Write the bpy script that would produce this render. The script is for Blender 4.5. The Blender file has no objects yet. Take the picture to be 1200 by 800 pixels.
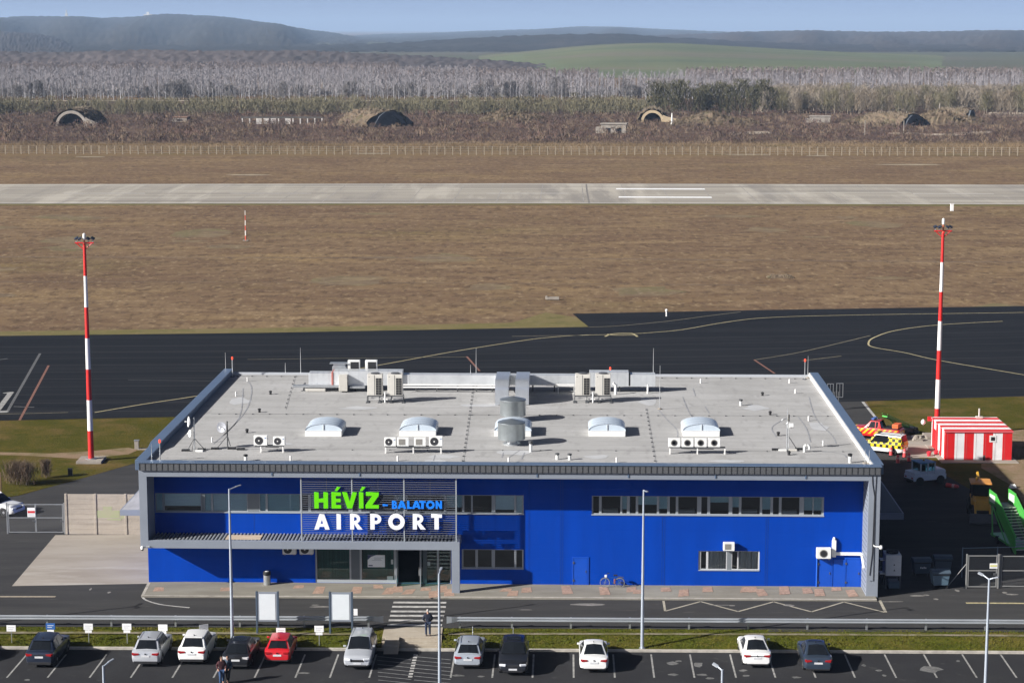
import bpy, math, random
import numpy as np
from math import sin, cos, tan, atan, atan2, pi, radians, sqrt
from mathutils import Vector, Matrix
random.seed(7); RNG = np.random.default_rng(11)
SC = bpy.context.scene
COL = SC.collection

# ------------------------------------------------------------------ camera model (surveyed from the photograph)
FPX, HOR, CAM_H = 2380.0, 34.0, 39.0
PITCH = atan((400 - HOR) / FPX)
CAM = Vector((0, 0, CAM_H))
def ray(px, py):
    fw = Vector((0, cos(PITCH), -sin(PITCH))); up = Vector((0, sin(PITCH), cos(PITCH)))
    return fw * FPX + Vector((1, 0, 0)) * (px - 600) + up * (400 - py)
def G(px, py, z=0.0):                       # picture point -> point on the level z
    d = ray(px, py); t = (z - CAM_H) / d.z
    return CAM + d * t
def AT(px, py, Y):                          # picture point at the depth Y -> x, z
    d = ray(px, py); t = Y / d.y
    return CAM + d * t
YAW = radians(1.56)
UX = Vector((cos(YAW), -sin(YAW), 0)); VX = Vector((sin(YAW), cos(YAW), 0))
ORG = G(174.5, 682.5, 0.0)
def F(px, py, v=0.0):                       # -> (u, z) on the terminal plane v
    d = ray(px, py); t = (v - VX.dot(CAM - ORG)) / VX.dot(d)
    p = CAM + d * t - ORG
    return UX.dot(p), p.z
def RF(px, py, z):                          # -> (u, v) on level z in the terminal frame
    p = G(px, py, z) - ORG
    return UX.dot(p), VX.dot(p)
def UV(u, v, z=0.0):
    return ORG + UX * u + VX * v + Vector((0, 0, z))

# ------------------------------------------------------------------ materials
MATS = {}
def nt(m):
    return m.node_tree.nodes, m.node_tree.links
def mat(name, col, rough=0.7, metal=0.0, var=0.0, scale=4.0, bump=0.0, bscale=None, coat=0.0, spec=None, stretch=(1, 1, 1), col2=None, em=None, detail=5.0):
    if name in MATS: return MATS[name]
    m = bpy.data.materials.new(name); m.use_nodes = True
    n, l = nt(m); b = n['Principled BSDF']
    b.inputs['Base Color'].default_value = (*col, 1); b.inputs['Roughness'].default_value = rough
    b.inputs['Metallic'].default_value = metal
    if coat: b.inputs['Coat Weight'].default_value = coat; b.inputs['Coat Roughness'].default_value = 0.04
    if spec is not None: b.inputs['Specular IOR Level'].default_value = spec
    if em: b.inputs['Emission Color'].default_value = (*em[0], 1); b.inputs['Emission Strength'].default_value = em[1]
    if var or bump:
        tc = n.new('ShaderNodeTexCoord'); mp = n.new('ShaderNodeMapping'); mp.inputs['Scale'].default_value = stretch
        l.new(tc.outputs['Object'], mp.inputs['Vector'])
        if var:
            no = n.new('ShaderNodeTexNoise'); no.inputs['Scale'].default_value = scale; no.inputs['Detail'].default_value = detail; no.inputs['Roughness'].default_value = 0.65
            l.new(mp.outputs[0], no.inputs['Vector'])
            r = n.new('ShaderNodeValToRGB'); c2 = col2 or tuple(min(1, c * (1 + var)) for c in col)
            c1 = tuple(c * (1 - var) for c in col) if not col2 else col
            r.color_ramp.elements[0].position = 0.3; r.color_ramp.elements[1].position = 0.7
            r.color_ramp.elements[0].color = (*c1, 1); r.color_ramp.elements[1].color = (*c2, 1)
            l.new(no.outputs['Fac'], r.inputs[0]); l.new(r.outputs[0], b.inputs['Base Color'])
        if bump:
            n2 = n.new('ShaderNodeTexNoise'); n2.inputs['Scale'].default_value = bscale or scale * 3; n2.inputs['Detail'].default_value = 4
            l.new(mp.outputs[0], n2.inputs['Vector'])
            bp = n.new('ShaderNodeBump'); bp.inputs['Strength'].default_value = bump; bp.inputs['Distance'].default_value = 0.05
            l.new(n2.outputs['Fac'], bp.inputs['Height']); l.new(bp.outputs[0], b.inputs['Normal'])
    MATS[name] = m
    return m
def layered(name, layers, rough=0.95, bump=0.0, bscale=6.0, spec=0.03, voro=None, coat=0.0):
    """layers: [(colour, None), (colour, scale, stretch, lo, hi, detail) ...] each mixed over the last by a noise mask"""
    m = bpy.data.materials.new(name); m.use_nodes = True; n, l = nt(m); b = n['Principled BSDF']
    b.inputs['Roughness'].default_value = rough; b.inputs['Specular IOR Level'].default_value = spec
    tc = n.new('ShaderNodeTexCoord'); prev = None
    for k, la in enumerate(layers):
        if k == 0:
            prev = n.new('ShaderNodeRGB'); prev.outputs[0].default_value = (*la[0], 1); prev = prev.outputs[0]; continue
        colr, sc, st, lo, hi, amt = la
        mp = n.new('ShaderNodeMapping'); mp.inputs['Scale'].default_value = st; mp.inputs['Location'].default_value = (k * 13.1, k * 7.7, 0)
        l.new(tc.outputs['Object'], mp.inputs['Vector'])
        no = n.new('ShaderNodeTexNoise'); no.inputs['Scale'].default_value = sc; no.inputs['Detail'].default_value = 6; no.inputs['Roughness'].default_value = 0.62
        l.new(mp.outputs[0], no.inputs['Vector'])
        mr = n.new('ShaderNodeMapRange'); mr.inputs['From Min'].default_value = lo; mr.inputs['From Max'].default_value = hi; mr.inputs['To Max'].default_value = amt
        l.new(no.outputs['Fac'], mr.inputs['Value'])
        mx = n.new('ShaderNodeMixRGB'); mx.inputs['Color2'].default_value = (*colr, 1)
        l.new(mr.outputs[0], mx.inputs['Fac']); l.new(prev, mx.inputs['Color1']); prev = mx.outputs[0]
    l.new(prev, b.inputs['Base Color'])
    if bump:
        n2 = n.new('ShaderNodeTexNoise'); n2.inputs['Scale'].default_value = bscale; n2.inputs['Detail'].default_value = 5
        l.new(tc.outputs['Object'], n2.inputs['Vector'])
        bp = n.new('ShaderNodeBump'); bp.inputs['Strength'].default_value = bump; bp.inputs['Distance'].default_value = 0.1
        l.new(n2.outputs['Fac'], bp.inputs['Height']); l.new(bp.outputs[0], b.inputs['Normal'])
    MATS[name] = m
    return m
def banded(name, cols, axis, size, rough=0.5, offset=0.0, metal=0.0):
    """flat paint in equal bands along a local axis"""
    m = bpy.data.materials.new(name); m.use_nodes = True; n, l = nt(m); b = n['Principled BSDF']
    b.inputs['Roughness'].default_value = rough; b.inputs['Metallic'].default_value = metal
    tc = n.new('ShaderNodeTexCoord'); sp = n.new('ShaderNodeSeparateXYZ'); l.new(tc.outputs['Object'], sp.inputs[0])
    a = n.new('ShaderNodeMath'); a.operation = 'ADD'; a.inputs[1].default_value = offset; l.new(sp.outputs[axis], a.inputs[0])
    d = n.new('ShaderNodeMath'); d.operation = 'DIVIDE'; d.inputs[1].default_value = size * len(cols); l.new(a.outputs[0], d.inputs[0])
    f = n.new('ShaderNodeMath'); f.operation = 'FRACT'; l.new(d.outputs[0], f.inputs[0])
    r = n.new('ShaderNodeValToRGB'); r.color_ramp.interpolation = 'CONSTANT'
    for k, c in enumerate(cols):
        e = r.color_ramp.elements[k] if k < 2 else r.color_ramp.elements.new(k / len(cols))
        e.position = k / len(cols); e.color = (*c, 1)
    l.new(f.outputs[0], r.inputs[0])
    no = n.new('ShaderNodeTexNoise'); no.inputs['Scale'].default_value = 1.3; no.inputs['Detail'].default_value = 6
    l.new(tc.outputs['Object'], no.inputs['Vector'])
    mr = n.new('ShaderNodeMapRange'); mr.inputs['To Min'].default_value = 0.8; mr.inputs['To Max'].default_value = 1.1; l.new(no.outputs['Fac'], mr.inputs['Value'])
    mx = n.new('ShaderNodeMixRGB'); mx.blend_type = 'MULTIPLY'; mx.inputs['Fac'].default_value = 1
    l.new(r.outputs[0], mx.inputs['Color1']); l.new(mr.outputs[0], mx.inputs['Color2']); l.new(mx.outputs[0], b.inputs['Base Color'])
    MATS[name] = m
    return m
def glassy(name, tint, refl=0.08, rough=0.02):
    m = bpy.data.materials.new(name); m.use_nodes = True; n, l = nt(m)
    n.remove(n['Principled BSDF']); out = n['Material Output']
    t = n.new('ShaderNodeBsdfTransparent'); t.inputs[0].default_value = (*tint, 1)
    g = n.new('ShaderNodeBsdfGlossy'); g.inputs['Roughness'].default_value = rough; g.inputs['Color'].default_value = (.95, .97, 1, 1)
    fr = n.new('ShaderNodeFresnel'); fr.inputs['IOR'].default_value = 1.5
    ad = n.new('ShaderNodeMath'); ad.operation = 'ADD'; ad.inputs[1].default_value = refl; ad.use_clamp = True; l.new(fr.outputs[0], ad.inputs[0])
    mx = n.new('ShaderNodeMixShader'); l.new(ad.outputs[0], mx.inputs[0]); l.new(t.outputs[0], mx.inputs[1]); l.new(g.outputs[0], mx.inputs[2])
    l.new(mx.outputs[0], out.inputs['Surface'])
    MATS[name] = m
    return m
def wire_mesh(name, col, pitch=0.06, thick=0.06):
    """chain-link: metal wires with real gaps"""
    m = bpy.data.materials.new(name); m.use_nodes = True; n, l = nt(m); b = n['Principled BSDF']; out = n['Material Output']
    b.inputs['Base Color'].default_value = (*col, 1); b.inputs['Roughness'].default_value = 0.5
    t = n.new('ShaderNodeBsdfTransparent'); mx = n.new('ShaderNodeMixShader'); mx.inputs[0].default_value = thick
    l.new(t.outputs[0], mx.inputs[1]); l.new(b.outputs[0], mx.inputs[2]); l.new(mx.outputs[0], out.inputs['Surface'])
    MATS[name] = m
    return m

# ------------------------------------------------------------------ mesh builder
class MB:
    def __init__(s): s.v = []; s.f = []; s.m = []; s.k = 0
    def add(s, vs, fs, k=None):
        o = len(s.v); s.v += [tuple(p) for p in vs]; s.f += [tuple(i + o for i in f) for f in fs]; s.m += [s.k if k is None else k] * len(fs); return s
    def box(s, c, d, rz=0, k=None, M=None):
        x, y, z = d[0] / 2, d[1] / 2, d[2] / 2
        vs = [Vector((i * x, j * y, q * z)) for q in (-1, 1) for j in (-1, 1) for i in (-1, 1)]
        if rz: R = Matrix.Rotation(rz, 3, 'Z'); vs = [R @ p for p in vs]
        if M: vs = [M @ p for p in vs]
        return s.add([p + Vector(c) for p in vs], [(0, 2, 3, 1), (4, 5, 7, 6), (0, 1, 5, 4), (2, 6, 7, 3), (0, 4, 6, 2), (1, 3, 7, 5)], k)
    def bb(s, x0, x1, y0, y1, z0, z1, k=None):
        return s.box(((x0 + x1) / 2, (y0 + y1) / 2, (z0 + z1) / 2), (abs(x1 - x0), abs(y1 - y0), abs(z1 - z0)), 0, k)
    def prism(s, poly, z0, z1, k=None):       # poly xy, counter-clockwise
        n = len(poly); vs = [(p[0], p[1], z0) for p in poly] + [(p[0], p[1], z1) for p in poly]
        return s.add(vs, [tuple(range(n))[::-1], tuple(range(n, 2 * n))] + [(i, (i + 1) % n, (i + 1) % n + n, i + n) for i in range(n)], k)
    def prism_y(s, poly, y0, y1, k=None):     # poly in xz
        n = len(poly); vs = [(p[0], y0, p[1]) for p in poly] + [(p[0], y1, p[1]) for p in poly]
        return s.add(vs, [tuple(range(n)), tuple(range(n, 2 * n))[::-1]] + [((i + 1) % n, i, i + n, (i + 1) % n + n) for i in range(n)], k)
    def prism_x(s, poly, x0, x1, k=None):     # poly in yz
        n = len(poly); vs = [(x0, p[0], p[1]) for p in poly] + [(x1, p[0], p[1]) for p in poly]
        return s.add(vs, [tuple(range(n))[::-1], tuple(range(n, 2 * n))] + [(i, (i + 1) % n, (i + 1) % n + n, i + n) for i in range(n)], k)
    def tube(s, pts, r, n=8, k=None, caps=True):
        pts = [Vector(p) for p in pts]; rs = r if isinstance(r, (list, tuple)) else [r] * len(pts)
        rings = []; o = len(s.v); prev = None
        for i, p in enumerate(pts):
            a = pts[max(i - 1, 0)]; b = pts[min(i + 1, len(pts) - 1)]; d = (b - a)
            if d.length < 1e-9: d = Vector((0, 0, 1))
            d.normalize(); ref = prev if prev is not None and abs(prev.dot(d)) < .95 else (Vector((0, 0, 1)) if abs(d.z) < .9 else Vector((1, 0, 0)))
            x = d.cross(ref).normalized(); y = d.cross(x); prev = ref
            rings.append([p + (x * cos(2 * pi * j / n) + y * sin(2 * pi * j / n)) * rs[i] for j in range(n)])
        vs = [q for rg in rings for q in rg]; fs = []
        for i in range(len(pts) - 1):
            for j in range(n):
                fs.append((i * n + j, i * n + (j + 1) % n, (i + 1) * n + (j + 1) % n, (i + 1) * n + j))
        if caps: fs += [tuple(range(n))[::-1], tuple(range((len(pts) - 1) * n, len(pts) * n))]
        return s.add(vs, fs, k)
    def lathe(s, prof, c=(0, 0, 0), n=20, axis='z', k=None):   # prof (r, h)
        vs = []; fs = []; c = Vector(c)
        for r, h in prof:
            for j in range(n):
                a = 2 * pi * j / n; p = (r * cos(a), r * sin(a), h)
                if axis == 'x': p = (p[2], p[0], p[1])
                if axis == 'y': p = (p[1], p[2], p[0])
                vs.append(c + Vector(p))
        for i in range(len(prof) - 1):
            for j in range(n): fs.append((i * n + j, i * n + (j + 1) % n, (i + 1) * n + (j + 1) % n, (i + 1) * n + j))
        fs += [tuple(range(n))[::-1], tuple(range((len(prof) - 1) * n, len(prof) * n))]
        return s.add(vs, fs, k)
    def poly(s, pts, k=None): return s.add(pts, [tuple(range(len(pts)))], k)
    def build(s, name, mats, parent=None, smooth=None, bevel=0, loc=None, rz=0, segs=2):
        me = bpy.data.meshes.new(name); me.from_pydata(s.v, [], s.f)
        mats = mats if isinstance(mats, (list, tuple)) else [mats]
        for m in mats: me.materials.append(m)
        if len(mats) > 1: me.polygons.foreach_set('material_index', s.m)
        me.validate()
        if smooth is not None:
            me.polygons.foreach_set('use_smooth', [True] * len(me.polygons))
            try: me.set_sharp_from_angle(angle=radians(smooth))
            except Exception: pass
        o = bpy.data.objects.new(name, me); COL.objects.link(o)
        if parent: o.parent = parent
        if loc is not None: o.location = loc
        if rz: o.rotation_euler.z = rz
        if bevel:
            bv = o.modifiers.new('bevel', 'BEVEL'); bv.width = bevel; bv.segments = segs; bv.limit_method = 'ANGLE'; bv.angle_limit = radians(35)
        return o
def np_mesh(name, V, Fc, m, parent=None, nper=3):
    """big mesh from numpy: V (n,3), Fc (k,nper)"""
    me = bpy.data.meshes.new(name); V = np.asarray(V, dtype=np.float32); Fc = np.asarray(Fc, dtype=np.int32)
    me.vertices.add(len(V)); me.vertices.foreach_set('co', V.ravel())
    me.loops.add(Fc.size); me.loops.foreach_set('vertex_index', Fc.ravel())
    me.polygons.add(len(Fc)); me.polygons.foreach_set('loop_start', np.arange(0, Fc.size, nper, dtype=np.int32))
    for mm in (m if isinstance(m, (list, tuple)) else [m]): me.materials.append(mm)
    me.update(calc_edges=True); me.validate()
    o = bpy.data.objects.new(name, me); COL.objects.link(o)
    if parent: o.parent = parent
    return o
def tag(o, label=None, cat=None, group=None, kind=None):
    if label: o['label'] = label
    if cat: o['category'] = cat
    if group: o['group'] = group
    if kind: o['kind'] = kind
    return o
def empty(name, loc=(0, 0, 0), rz=0, label=None, cat=None, group=None):
    o = bpy.data.objects.new(name, None); COL.objects.link(o); o.location = loc; o.rotation_euler.z = rz; o.empty_display_size = .2
    return tag(o, label, cat, group)
def kids(o): return [c for c in bpy.data.objects if c.parent == o]
def copy_tree(o, parent=None, _map=None):
    if _map is None:
        _map = {}
        for c in bpy.data.objects:
            if c.parent: _map.setdefault(c.parent.name, []).append(c)
    c = o.copy(); COL.objects.link(c); c.parent = parent
    for ch in _map.get(o.name, []): copy_tree(ch, c, _map)
    return c
def struct(o): o['kind'] = 'structure'; return o
HAZE = 7.6e-5
LOT = -0.45
# ------------------------------------------------------------------ materials of the setting
M_FIELD = layered('dry_field_grass', [((0.2070, 0.1417, 0.0825),), ((0.1429, 0.0914, 0.0590), .03, (1, 1, 1), .42, .62, .9), ((0.2760, 0.1920, 0.0970), .02, (1, 2.2, 1), .5, .68, .9),
    ((0.1478, 0.1189, 0.0488), .012, (1, 1.6, 1), .56, .7, .7), ((0.1232, 0.0787, 0.0506), .16, (.5, 1.3, 1), .46, .62, .85), ((0.2956, 0.2102, 0.1222), .11, (.45, 1.2, 1), .55, .68, .75), ((0.0838, 0.0548, 0.0355), .55, (1, .5, 1), .50, .64, .85), ((0.3548, 0.2651, 0.1559), .8, (1, .45, 1), .55, .68, .75), ((0.1675, 0.1143, 0.0674), 2.2, (1, .4, 1), .45, .6, .6)], bump=.8, bscale=1.2)
M_SCRUBSOIL = layered('scrub_soil', [((0.1120, 0.0760, 0.0576),), ((0.0800, 0.0528, 0.0440), .03, (1, 1, 1), .45, .62, .8), ((0.2160, 0.1520, 0.0960), .02, (1, 1.5, 1), .55, .7, .6)])
M_OCHRE = layered('ochre_stubble', [((0.2030, 0.1400, 0.0735),), ((0.1540, 0.1050, 0.0595), .05, (1, 1, 1), .4, .65, .7), ((0.1190, 0.1050, 0.0420), .02, (1, 1, 1), .55, .7, .5)])
M_GRASS = layered('short_winter_grass', [((0.0662, 0.0630, 0.0102),), ((0.1091, 0.0824, 0.0204), .25, (1, 1, 1), .42, .62, .8), ((0.0526, 0.0558, 0.0082), .7, (1, 1, 1), .5, .68, .8),
    ((0.1535, 0.1002, 0.0408), .12, (1, 1, 1), .52, .66, .8), ((0.0363, 0.0359, 0.0071), 3.0, (1, 1, 1), .5, .7, .6), ((0.1778, 0.1432, 0.0459), 5.0, (1, 1, 1), .58, .72, .6)], bump=.6, bscale=5)
M_APRON = layered('apron_asphalt', [((0.0156, 0.0173, 0.0208),), ((0.0240, 0.0253, 0.0289), .03, (.4, 6, 1), .42, .66, .8), ((0.0114, 0.0130, 0.0168), .05, (.3, 10, 1), .48, .66, .8),
    ((0.0330, 0.0340, 0.0370), .8, (.25, 3, 1), .6, .74, .4), ((0.0210, 0.0216, 0.0249), 4, (1, 1, 1), .5, .7, .5)], rough=.85, bump=.15, bscale=20)
M_ROAD = layered('road_asphalt', [((0.0522, 0.0513, 0.0513),), ((0.0713, 0.0696, 0.0672), .3, (.3, 2, 1), .45, .65, .6), ((0.0378, 0.0378, 0.0395), .2, (.5, 2.2, 1), .5, .7, .6),
    ((0.1260, 0.1176, 0.1050), 1.2, (.35, 1.6, 1), .62, .72, .5), ((0.0420, 0.0420, 0.0420), 9, (1, 1, 1), .5, .7, .5)], rough=.9, bump=.2, bscale=25)
M_LOT = layered('parking_asphalt', [((0.0354, 0.0354, 0.0376),), ((0.0450, 0.0450, 0.0459), .35, (1, 1, 1), .45, .65, .6), ((0.0271, 0.0271, 0.0301), .15, (1, 1, 1), .5, .68, .6),
    ((0.0751, 0.0736, 0.0714), .9, (1, 1, 1), .63, .72, .5), ((0.0285, 0.0285, 0.0301), 10, (1, 1, 1), .5, .7, .5)], rough=.9, bump=.2, bscale=25)
M_RWY = layered('runway_concrete', [((.35, .32, .27),), ((.27, .245, .21), .012, (1, 4, 1), .42, .62, .8), ((.43, .395, .335), .05, (1.5, .16, 1), .50, .58, .95), ((.245, .225, .20), .05, (1.2, .15, 1), .53, .62, .9),
    ((.24, .22, .195), .05, (.12, 3, 1), .53, .64, .9), ((.46, .43, .37), .06, (.1, 3.5, 1), .55, .66, .75)], rough=.85)
M_PAVE = layered('pavement_concrete', [((0.2408, 0.2254, 0.1900),), ((0.1849, 0.1702, 0.1425), .5, (.5, 2, 1), .42, .64, .7), ((0.2924, 0.2806, 0.2422), .35, (.4, 1, 1), .52, .7, .7), ((0.1462, 0.1334, 0.1092), 2.2, (.6, 2, 1), .58, .72, .5)], bump=.2, bscale=8)
M_YARD = layered('yard_concrete', [((.34, .305, .26),), ((.265, .23, .19), .25, (.6, 2, 1), .42, .64, .7), ((.48, .45, .40), .15, (.5, 1.8, 1), .55, .7, .8), ((.28, .24, .19), 1.2, (.4, 3, 1), .56, .72, .5)])
M_YEL = mat('yellow_line_paint', (.42, .36, .20), .8, var=.35, scale=3)
M_YEL2 = mat('faded_yellow_line', (.20, .175, .115), .85, var=.4, scale=2)
M_RED_L = mat('faded_red_line', (.19, .085, .06), .85, var=.4, scale=3)
M_WHITE_L = mat('white_line_paint', (.40, .39, .37), .8, var=.45, scale=2.2)
M_BRIGHT_L = mat('bright_white_paint', (.85, .85, .83), .7, var=.08, scale=1)
M_GREY_L = mat('worn_line_paint', (.10, .10, .10), .85, var=.4, scale=2.5)
M_KERB = mat('kerb_concrete', (.40, .37, .32), .9, var=.3, scale=2)
M_PATCHRED = mat('red_spray_paint', (.34, .225, .165), .9, var=.35, scale=5)

def sheet(name, pts, z, m, thick=None):
    """flat polygon given in picture points on level z"""
    b = MB(); b.poly([tuple(G(x, y, z)) for x, y in pts]); o = b.build(name, m)
    if o.data.polygons[0].normal.z < 0: o.data.flip_normals()
    return struct(o)
def strip_pts(P, wdt):
    L = []; R = []
    for i, p in enumerate(P):
        a = P[max(i - 1, 0)]; c = P[min(i + 1, len(P) - 1)]; d = Vector((c.x - a.x, c.y - a.y, 0)).normalized(); nn = Vector((-d.y, d.x, 0)) * wdt / 2
        L.append(p + nn); R.append(p - nn)
    return L, R
def smooth_pts(P, k=6):
    if len(P) < 3: return P
    out = []
    for i in range(len(P) - 1):
        p0, p1, p2, p3 = P[max(i - 1, 0)], P[i], P[i + 1], P[min(i + 2, len(P) - 1)]
        for j in range(k):
            t = j / k
            out.append(.5 * ((2 * p1) + (p2 - p0) * t + (2 * p0 - 5 * p1 + 4 * p2 - p3) * t * t + (3 * p1 - p0 - 3 * p2 + p3) * t ** 3))
    return out + [P[-1]]
def lines(name, items, z, m):
    """painted lines: [(picture points, width)] joined in one sheet of marking"""
    b = MB()
    for pts, wd in items:
        P = [G(x, y, z) for x, y in pts]; P = smooth_pts(P) if len(P) > 2 and wd < .6 else P
        L, R = strip_pts(P, wd); n = len(P)
        b.add(L + R, [(i, i + n, i + n + 1, i + 1) for i in range(n - 1)])
    return struct(b.build(name, m))

# ------------------------------------------------------------------ ground
def line_y(p, q, x): return p.y + (q.y - p.y) * (x - p.x) / (q.x - p.x)
K0, K1 = G(0, 759.6, LOT), G(1200, 765.2, LOT)          # kerb of the parking lot
T0, T1 = G(0, 733.5, 0), G(1200, 738.0, 0)              # top of the verge
def ky(x): return line_y(K0, K1, x)
def ty(x): return line_y(T0, T1, x)
xs = [-13900, -900, -200, -60, 0, 60, 200, 900, 13900]
b = MB(); n = len(xs)
rows = [[(x, -440, -.62) for x in xs], [(x, ky(x) + .10, -.60) for x in xs], [(x, ty(x) - .3, -.10) for x in xs], [(x, 300, -.06) for x in xs], [(x, 38500, -.06) for x in xs]]
for r in rows: b.v += r
for j in range(len(rows) - 1):
    for i in range(n - 1): b.add([], []); b.f.append((j * n + i, j * n + i + 1, (j + 1) * n + i + 1, (j + 1) * n + i)); b.m.append(0)
struct(b.build('ground', M_FIELD))
E = 1500
def wide(y0, y1): return None
# distant strips of open land
sheet('scrub_ground', [(-300, 168), (1500, 168), (1500, 117), (-300, 117)], -.02, M_SCRUBSOIL)
sheet('stubble_ground', [(-300, 183), (1500, 183), (1500, 168), (-300, 168)], -.01, M_OCHRE)
# runway
sheet('runway', [(-300, 239.2), (0, 238.7), (600, 238.4), (1200, 239.6), (1500, 240.4), (1500, 217.2), (1200, 216.6), (600, 214.9), (0, 215.9), (-300, 216.6)], .02, M_RWY)
lines('runway_edge_line', [([(-300, 238.4), (600, 237.7), (1500, 239.6)], .9), ([(-300, 217.3), (600, 215.6), (1500, 217.9)], .9)], .03, mat('runway_edge_paint', (.5, .48, .44), .8, var=.2, scale=.3))
lines('runway_centre_line', [([(x, 226.6 + (0 if x < 600 else (x - 600) * .0012)), (x + 95, 226.6 + (0 if x < 600 else (x - 500) * .0012))], .8) for x in (-120, 75, 270, 570, 850, 1070, 1260)], .03, mat('runway_centre_paint', (.52, .50, .47), .8, var=.25, scale=.3))
lines('runway_aiming_marking', [([(722, 221.3), (826, 221.6)], 3.4), ([(725, 230.9), (834, 231.3)], 3.4)], .034, M_BRIGHT_L)
lines('runway_joint', [([(687, 215.6), (688, 225), (690.5, 238)], .4)], .03, mat('runway_crack', (.17, .155, .14), .9, var=.2))
lines('runway_joints', [([(x0, 216.4 + abs(x0 - 600) * .0016), (x0 + (x0 - 665) * .1205, 238.2 + abs(x0 - 600) * .001)], .22) for x0 in range(-100, 1320, 46)] , .028, mat('joint_sealant', (.27, .25, .225), .9, var=.3, scale=.1))
lines('runway_lane_joints', [([(-300, y), (600, y - .5), (1500, y + .8)], .25) for y in (219.5, 223, 230.2, 234)], .026, MATS['joint_sealant'])
M_EDGEG = layered('olive_field_edge', [((.155, .135, .055),), ((.19, .15, .075), .2, (.4, 1, 1), .42, .62, .8), ((.10, .095, .035), .4, (.5, 1, 1), .5, .68, .7), ((.26, .20, .11), .9, (1, 1, 1), .56, .7, .7)], bump=.5)
sheet('field_edge', [(-300, 398.4), (0, 393.4), (300, 389.9), (600, 384.4), (690, 382.9), (676, 372), (640, 366), (600, 378), (300, 384.5), (0, 388), (-300, 392)], -.03, M_EDGEG)
sheet('runway_edge_grass', [(-300, 239.3), (600, 238.5), (1500, 240.5), (1500, 242.6), (600, 240.2), (-300, 241)], -.03, M_EDGEG)
lines('field_track', [([(-100, 301), (300, 301.8), (600, 302.6), (900, 305), (1300, 308)], .55), ([(-100, 330), (400, 331), (900, 334)], .3)], -.03, mat('worn_grass', (.13, .095, .068), .95, var=.35, scale=.3))
bq = MB(); r3 = random.Random(5)
for k in range(26):
    px, py = r3.uniform(-30, 1230), r3.uniform(246, 375); p = G(px, py, -.045 + .0002 * k); wd = r3.uniform(1.5, 9); dp = wd * r3.uniform(.4, 1.3); N = 12
    bq.poly([p + Vector((cos(2 * pi * j / N) * wd * r3.uniform(.5, 1), sin(2 * pi * j / N) * dp * r3.uniform(.5, 1), 0)) for j in range(N)])
struct(bq.build('field_patches', layered('bleached_patches', [((.22, .168, .10),), ((.14, .10, .068), .35, (.6, 1, 1), .38, .62, 1.0), ((.15, .13, .065), .12, (1, 1, 1), .5, .6, .8), ((.28, .22, .14), .9, (1, .5, 1), .54, .68, .7)])))
# apron and taxiway
sheet('apron', [(-300, 497), (0, 492.5), (215, 488), (600, 480), (1010, 470), (1200, 464), (1500, 456), (1500, 351), (1200, 358.5), (900, 363), (671, 367.5), (690, 383), (600, 384.5), (300, 390), (0, 393.5), (-300, 398.5)], .0, M_APRON)
lines('taxiway_centre_line', [([(111, 483), (170, 473), (235, 463), (340, 445), (442, 428), (530, 412), (605, 400), (640, 395.5), (680, 392.6), (730, 391.5), (770, 389), (800, 386), (850, 377.5), (900, 372), (1000, 369), (1200, 366), (1400, 363)], .22),
    ([(1175, 376.3), (1100, 380.5), (1050, 387), (1025, 395), (1018, 401), (1023, 406.5), (1060, 413), (1100, 422), (1200, 439), (1300, 456)], .22)], .006, M_YEL)
lines('taxiway_lead_line', [([(600, 394), (650, 393), (690, 392.8)], .2), ([(690, 383.2), (720, 382), (750, 379.5), (790, 375.3), (830, 370), (868, 365.3)], .2), ([(290, 421), (480, 418.6), (548, 418)], .15),
    ([(940, 422.5), (986, 417)], .2), ([(884, 421.5), (940, 412), (1020, 393)], .18), ([(-40, 485), (20, 484.5), (80, 483)], .15)], .006, M_YEL2)
lines('apron_red_line', [([(884, 421.5), (908, 437.5)], .25), ([(547, 417.5), (562, 434.5)], .25), ([(23, 492), (57, 428)], .25)], .008, M_RED_L)
lines('apron_grey_line', [([(8, 483), (47, 414)], .3), ([(-30, 425), (9, 420)], .4), ([(16, 476), (40, 477)], .3), ([(150, 445), (330, 447)], .12)], .008, M_GREY_L)
lines('apron_seam', [([(-150, y + 3.5), (300, y), (700, y - 6), (1350, y - 19)], .10) for y in (404, 411, 418, 426, 434, 442, 451, 460, 470, 480)], .004, mat('seam_sealant', (.038, .038, .04), .9, var=.5, scale=.15))
lines('apron_stand_marking', [([(-30, 483), (9, 482)], 1.1), ([(-4, 482), (13, 459.5)], .6), ([(4, 460.5), (16, 459.3)], .6)], .010, mat('stand_paint', (.27, .265, .25), .85, var=.4, scale=1.5))
lines('taxiway_holding_frame', [([(712, 391.2), (719, 392.6), (742, 392.6), (747, 392.8)], .28), ([(709, 394.2), (718, 391), (739, 390.3), (747, 394.4)], .3)], .012, M_YEL)
# grass strips beside the building
sheet('grass_strip', [(-300, 498), (0, 492.7), (215, 488.2), (262, 487), (262, 528), (163, 541), (100, 559), (22, 580), (-40, 590), (-300, 640)], -.012, M_GRASS)
sheet('grass_plot', [(1015, 470), (1200, 464.2), (1500, 456), (1500, 640), (1230, 640), (1180, 590), (1130, 575), (1085, 545), (1045, 520)], -.012, M_GRASS)
sheet('bare_earth', [(1150, 508), (1230, 500), (1300, 520), (1300, 600), (1210, 610), (1188, 570), (1150, 548)], -.008, layered('trodden_earth', [((.24, .17, .11),), ((.14, .12, .05), .4, (1, 1, 1), .45, .62, .8), ((.32, .25, .18), .9, (1, 1, 1), .55, .7, .6)], bump=.5))
sheet('mast_path', [(-20, 529), (60, 531), (110, 528), (150, 524), (162, 527), (150, 532), (112, 536), (90, 537), (40, 534), (-20, 532)], -.008, MATS['trodden_earth'])
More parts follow.
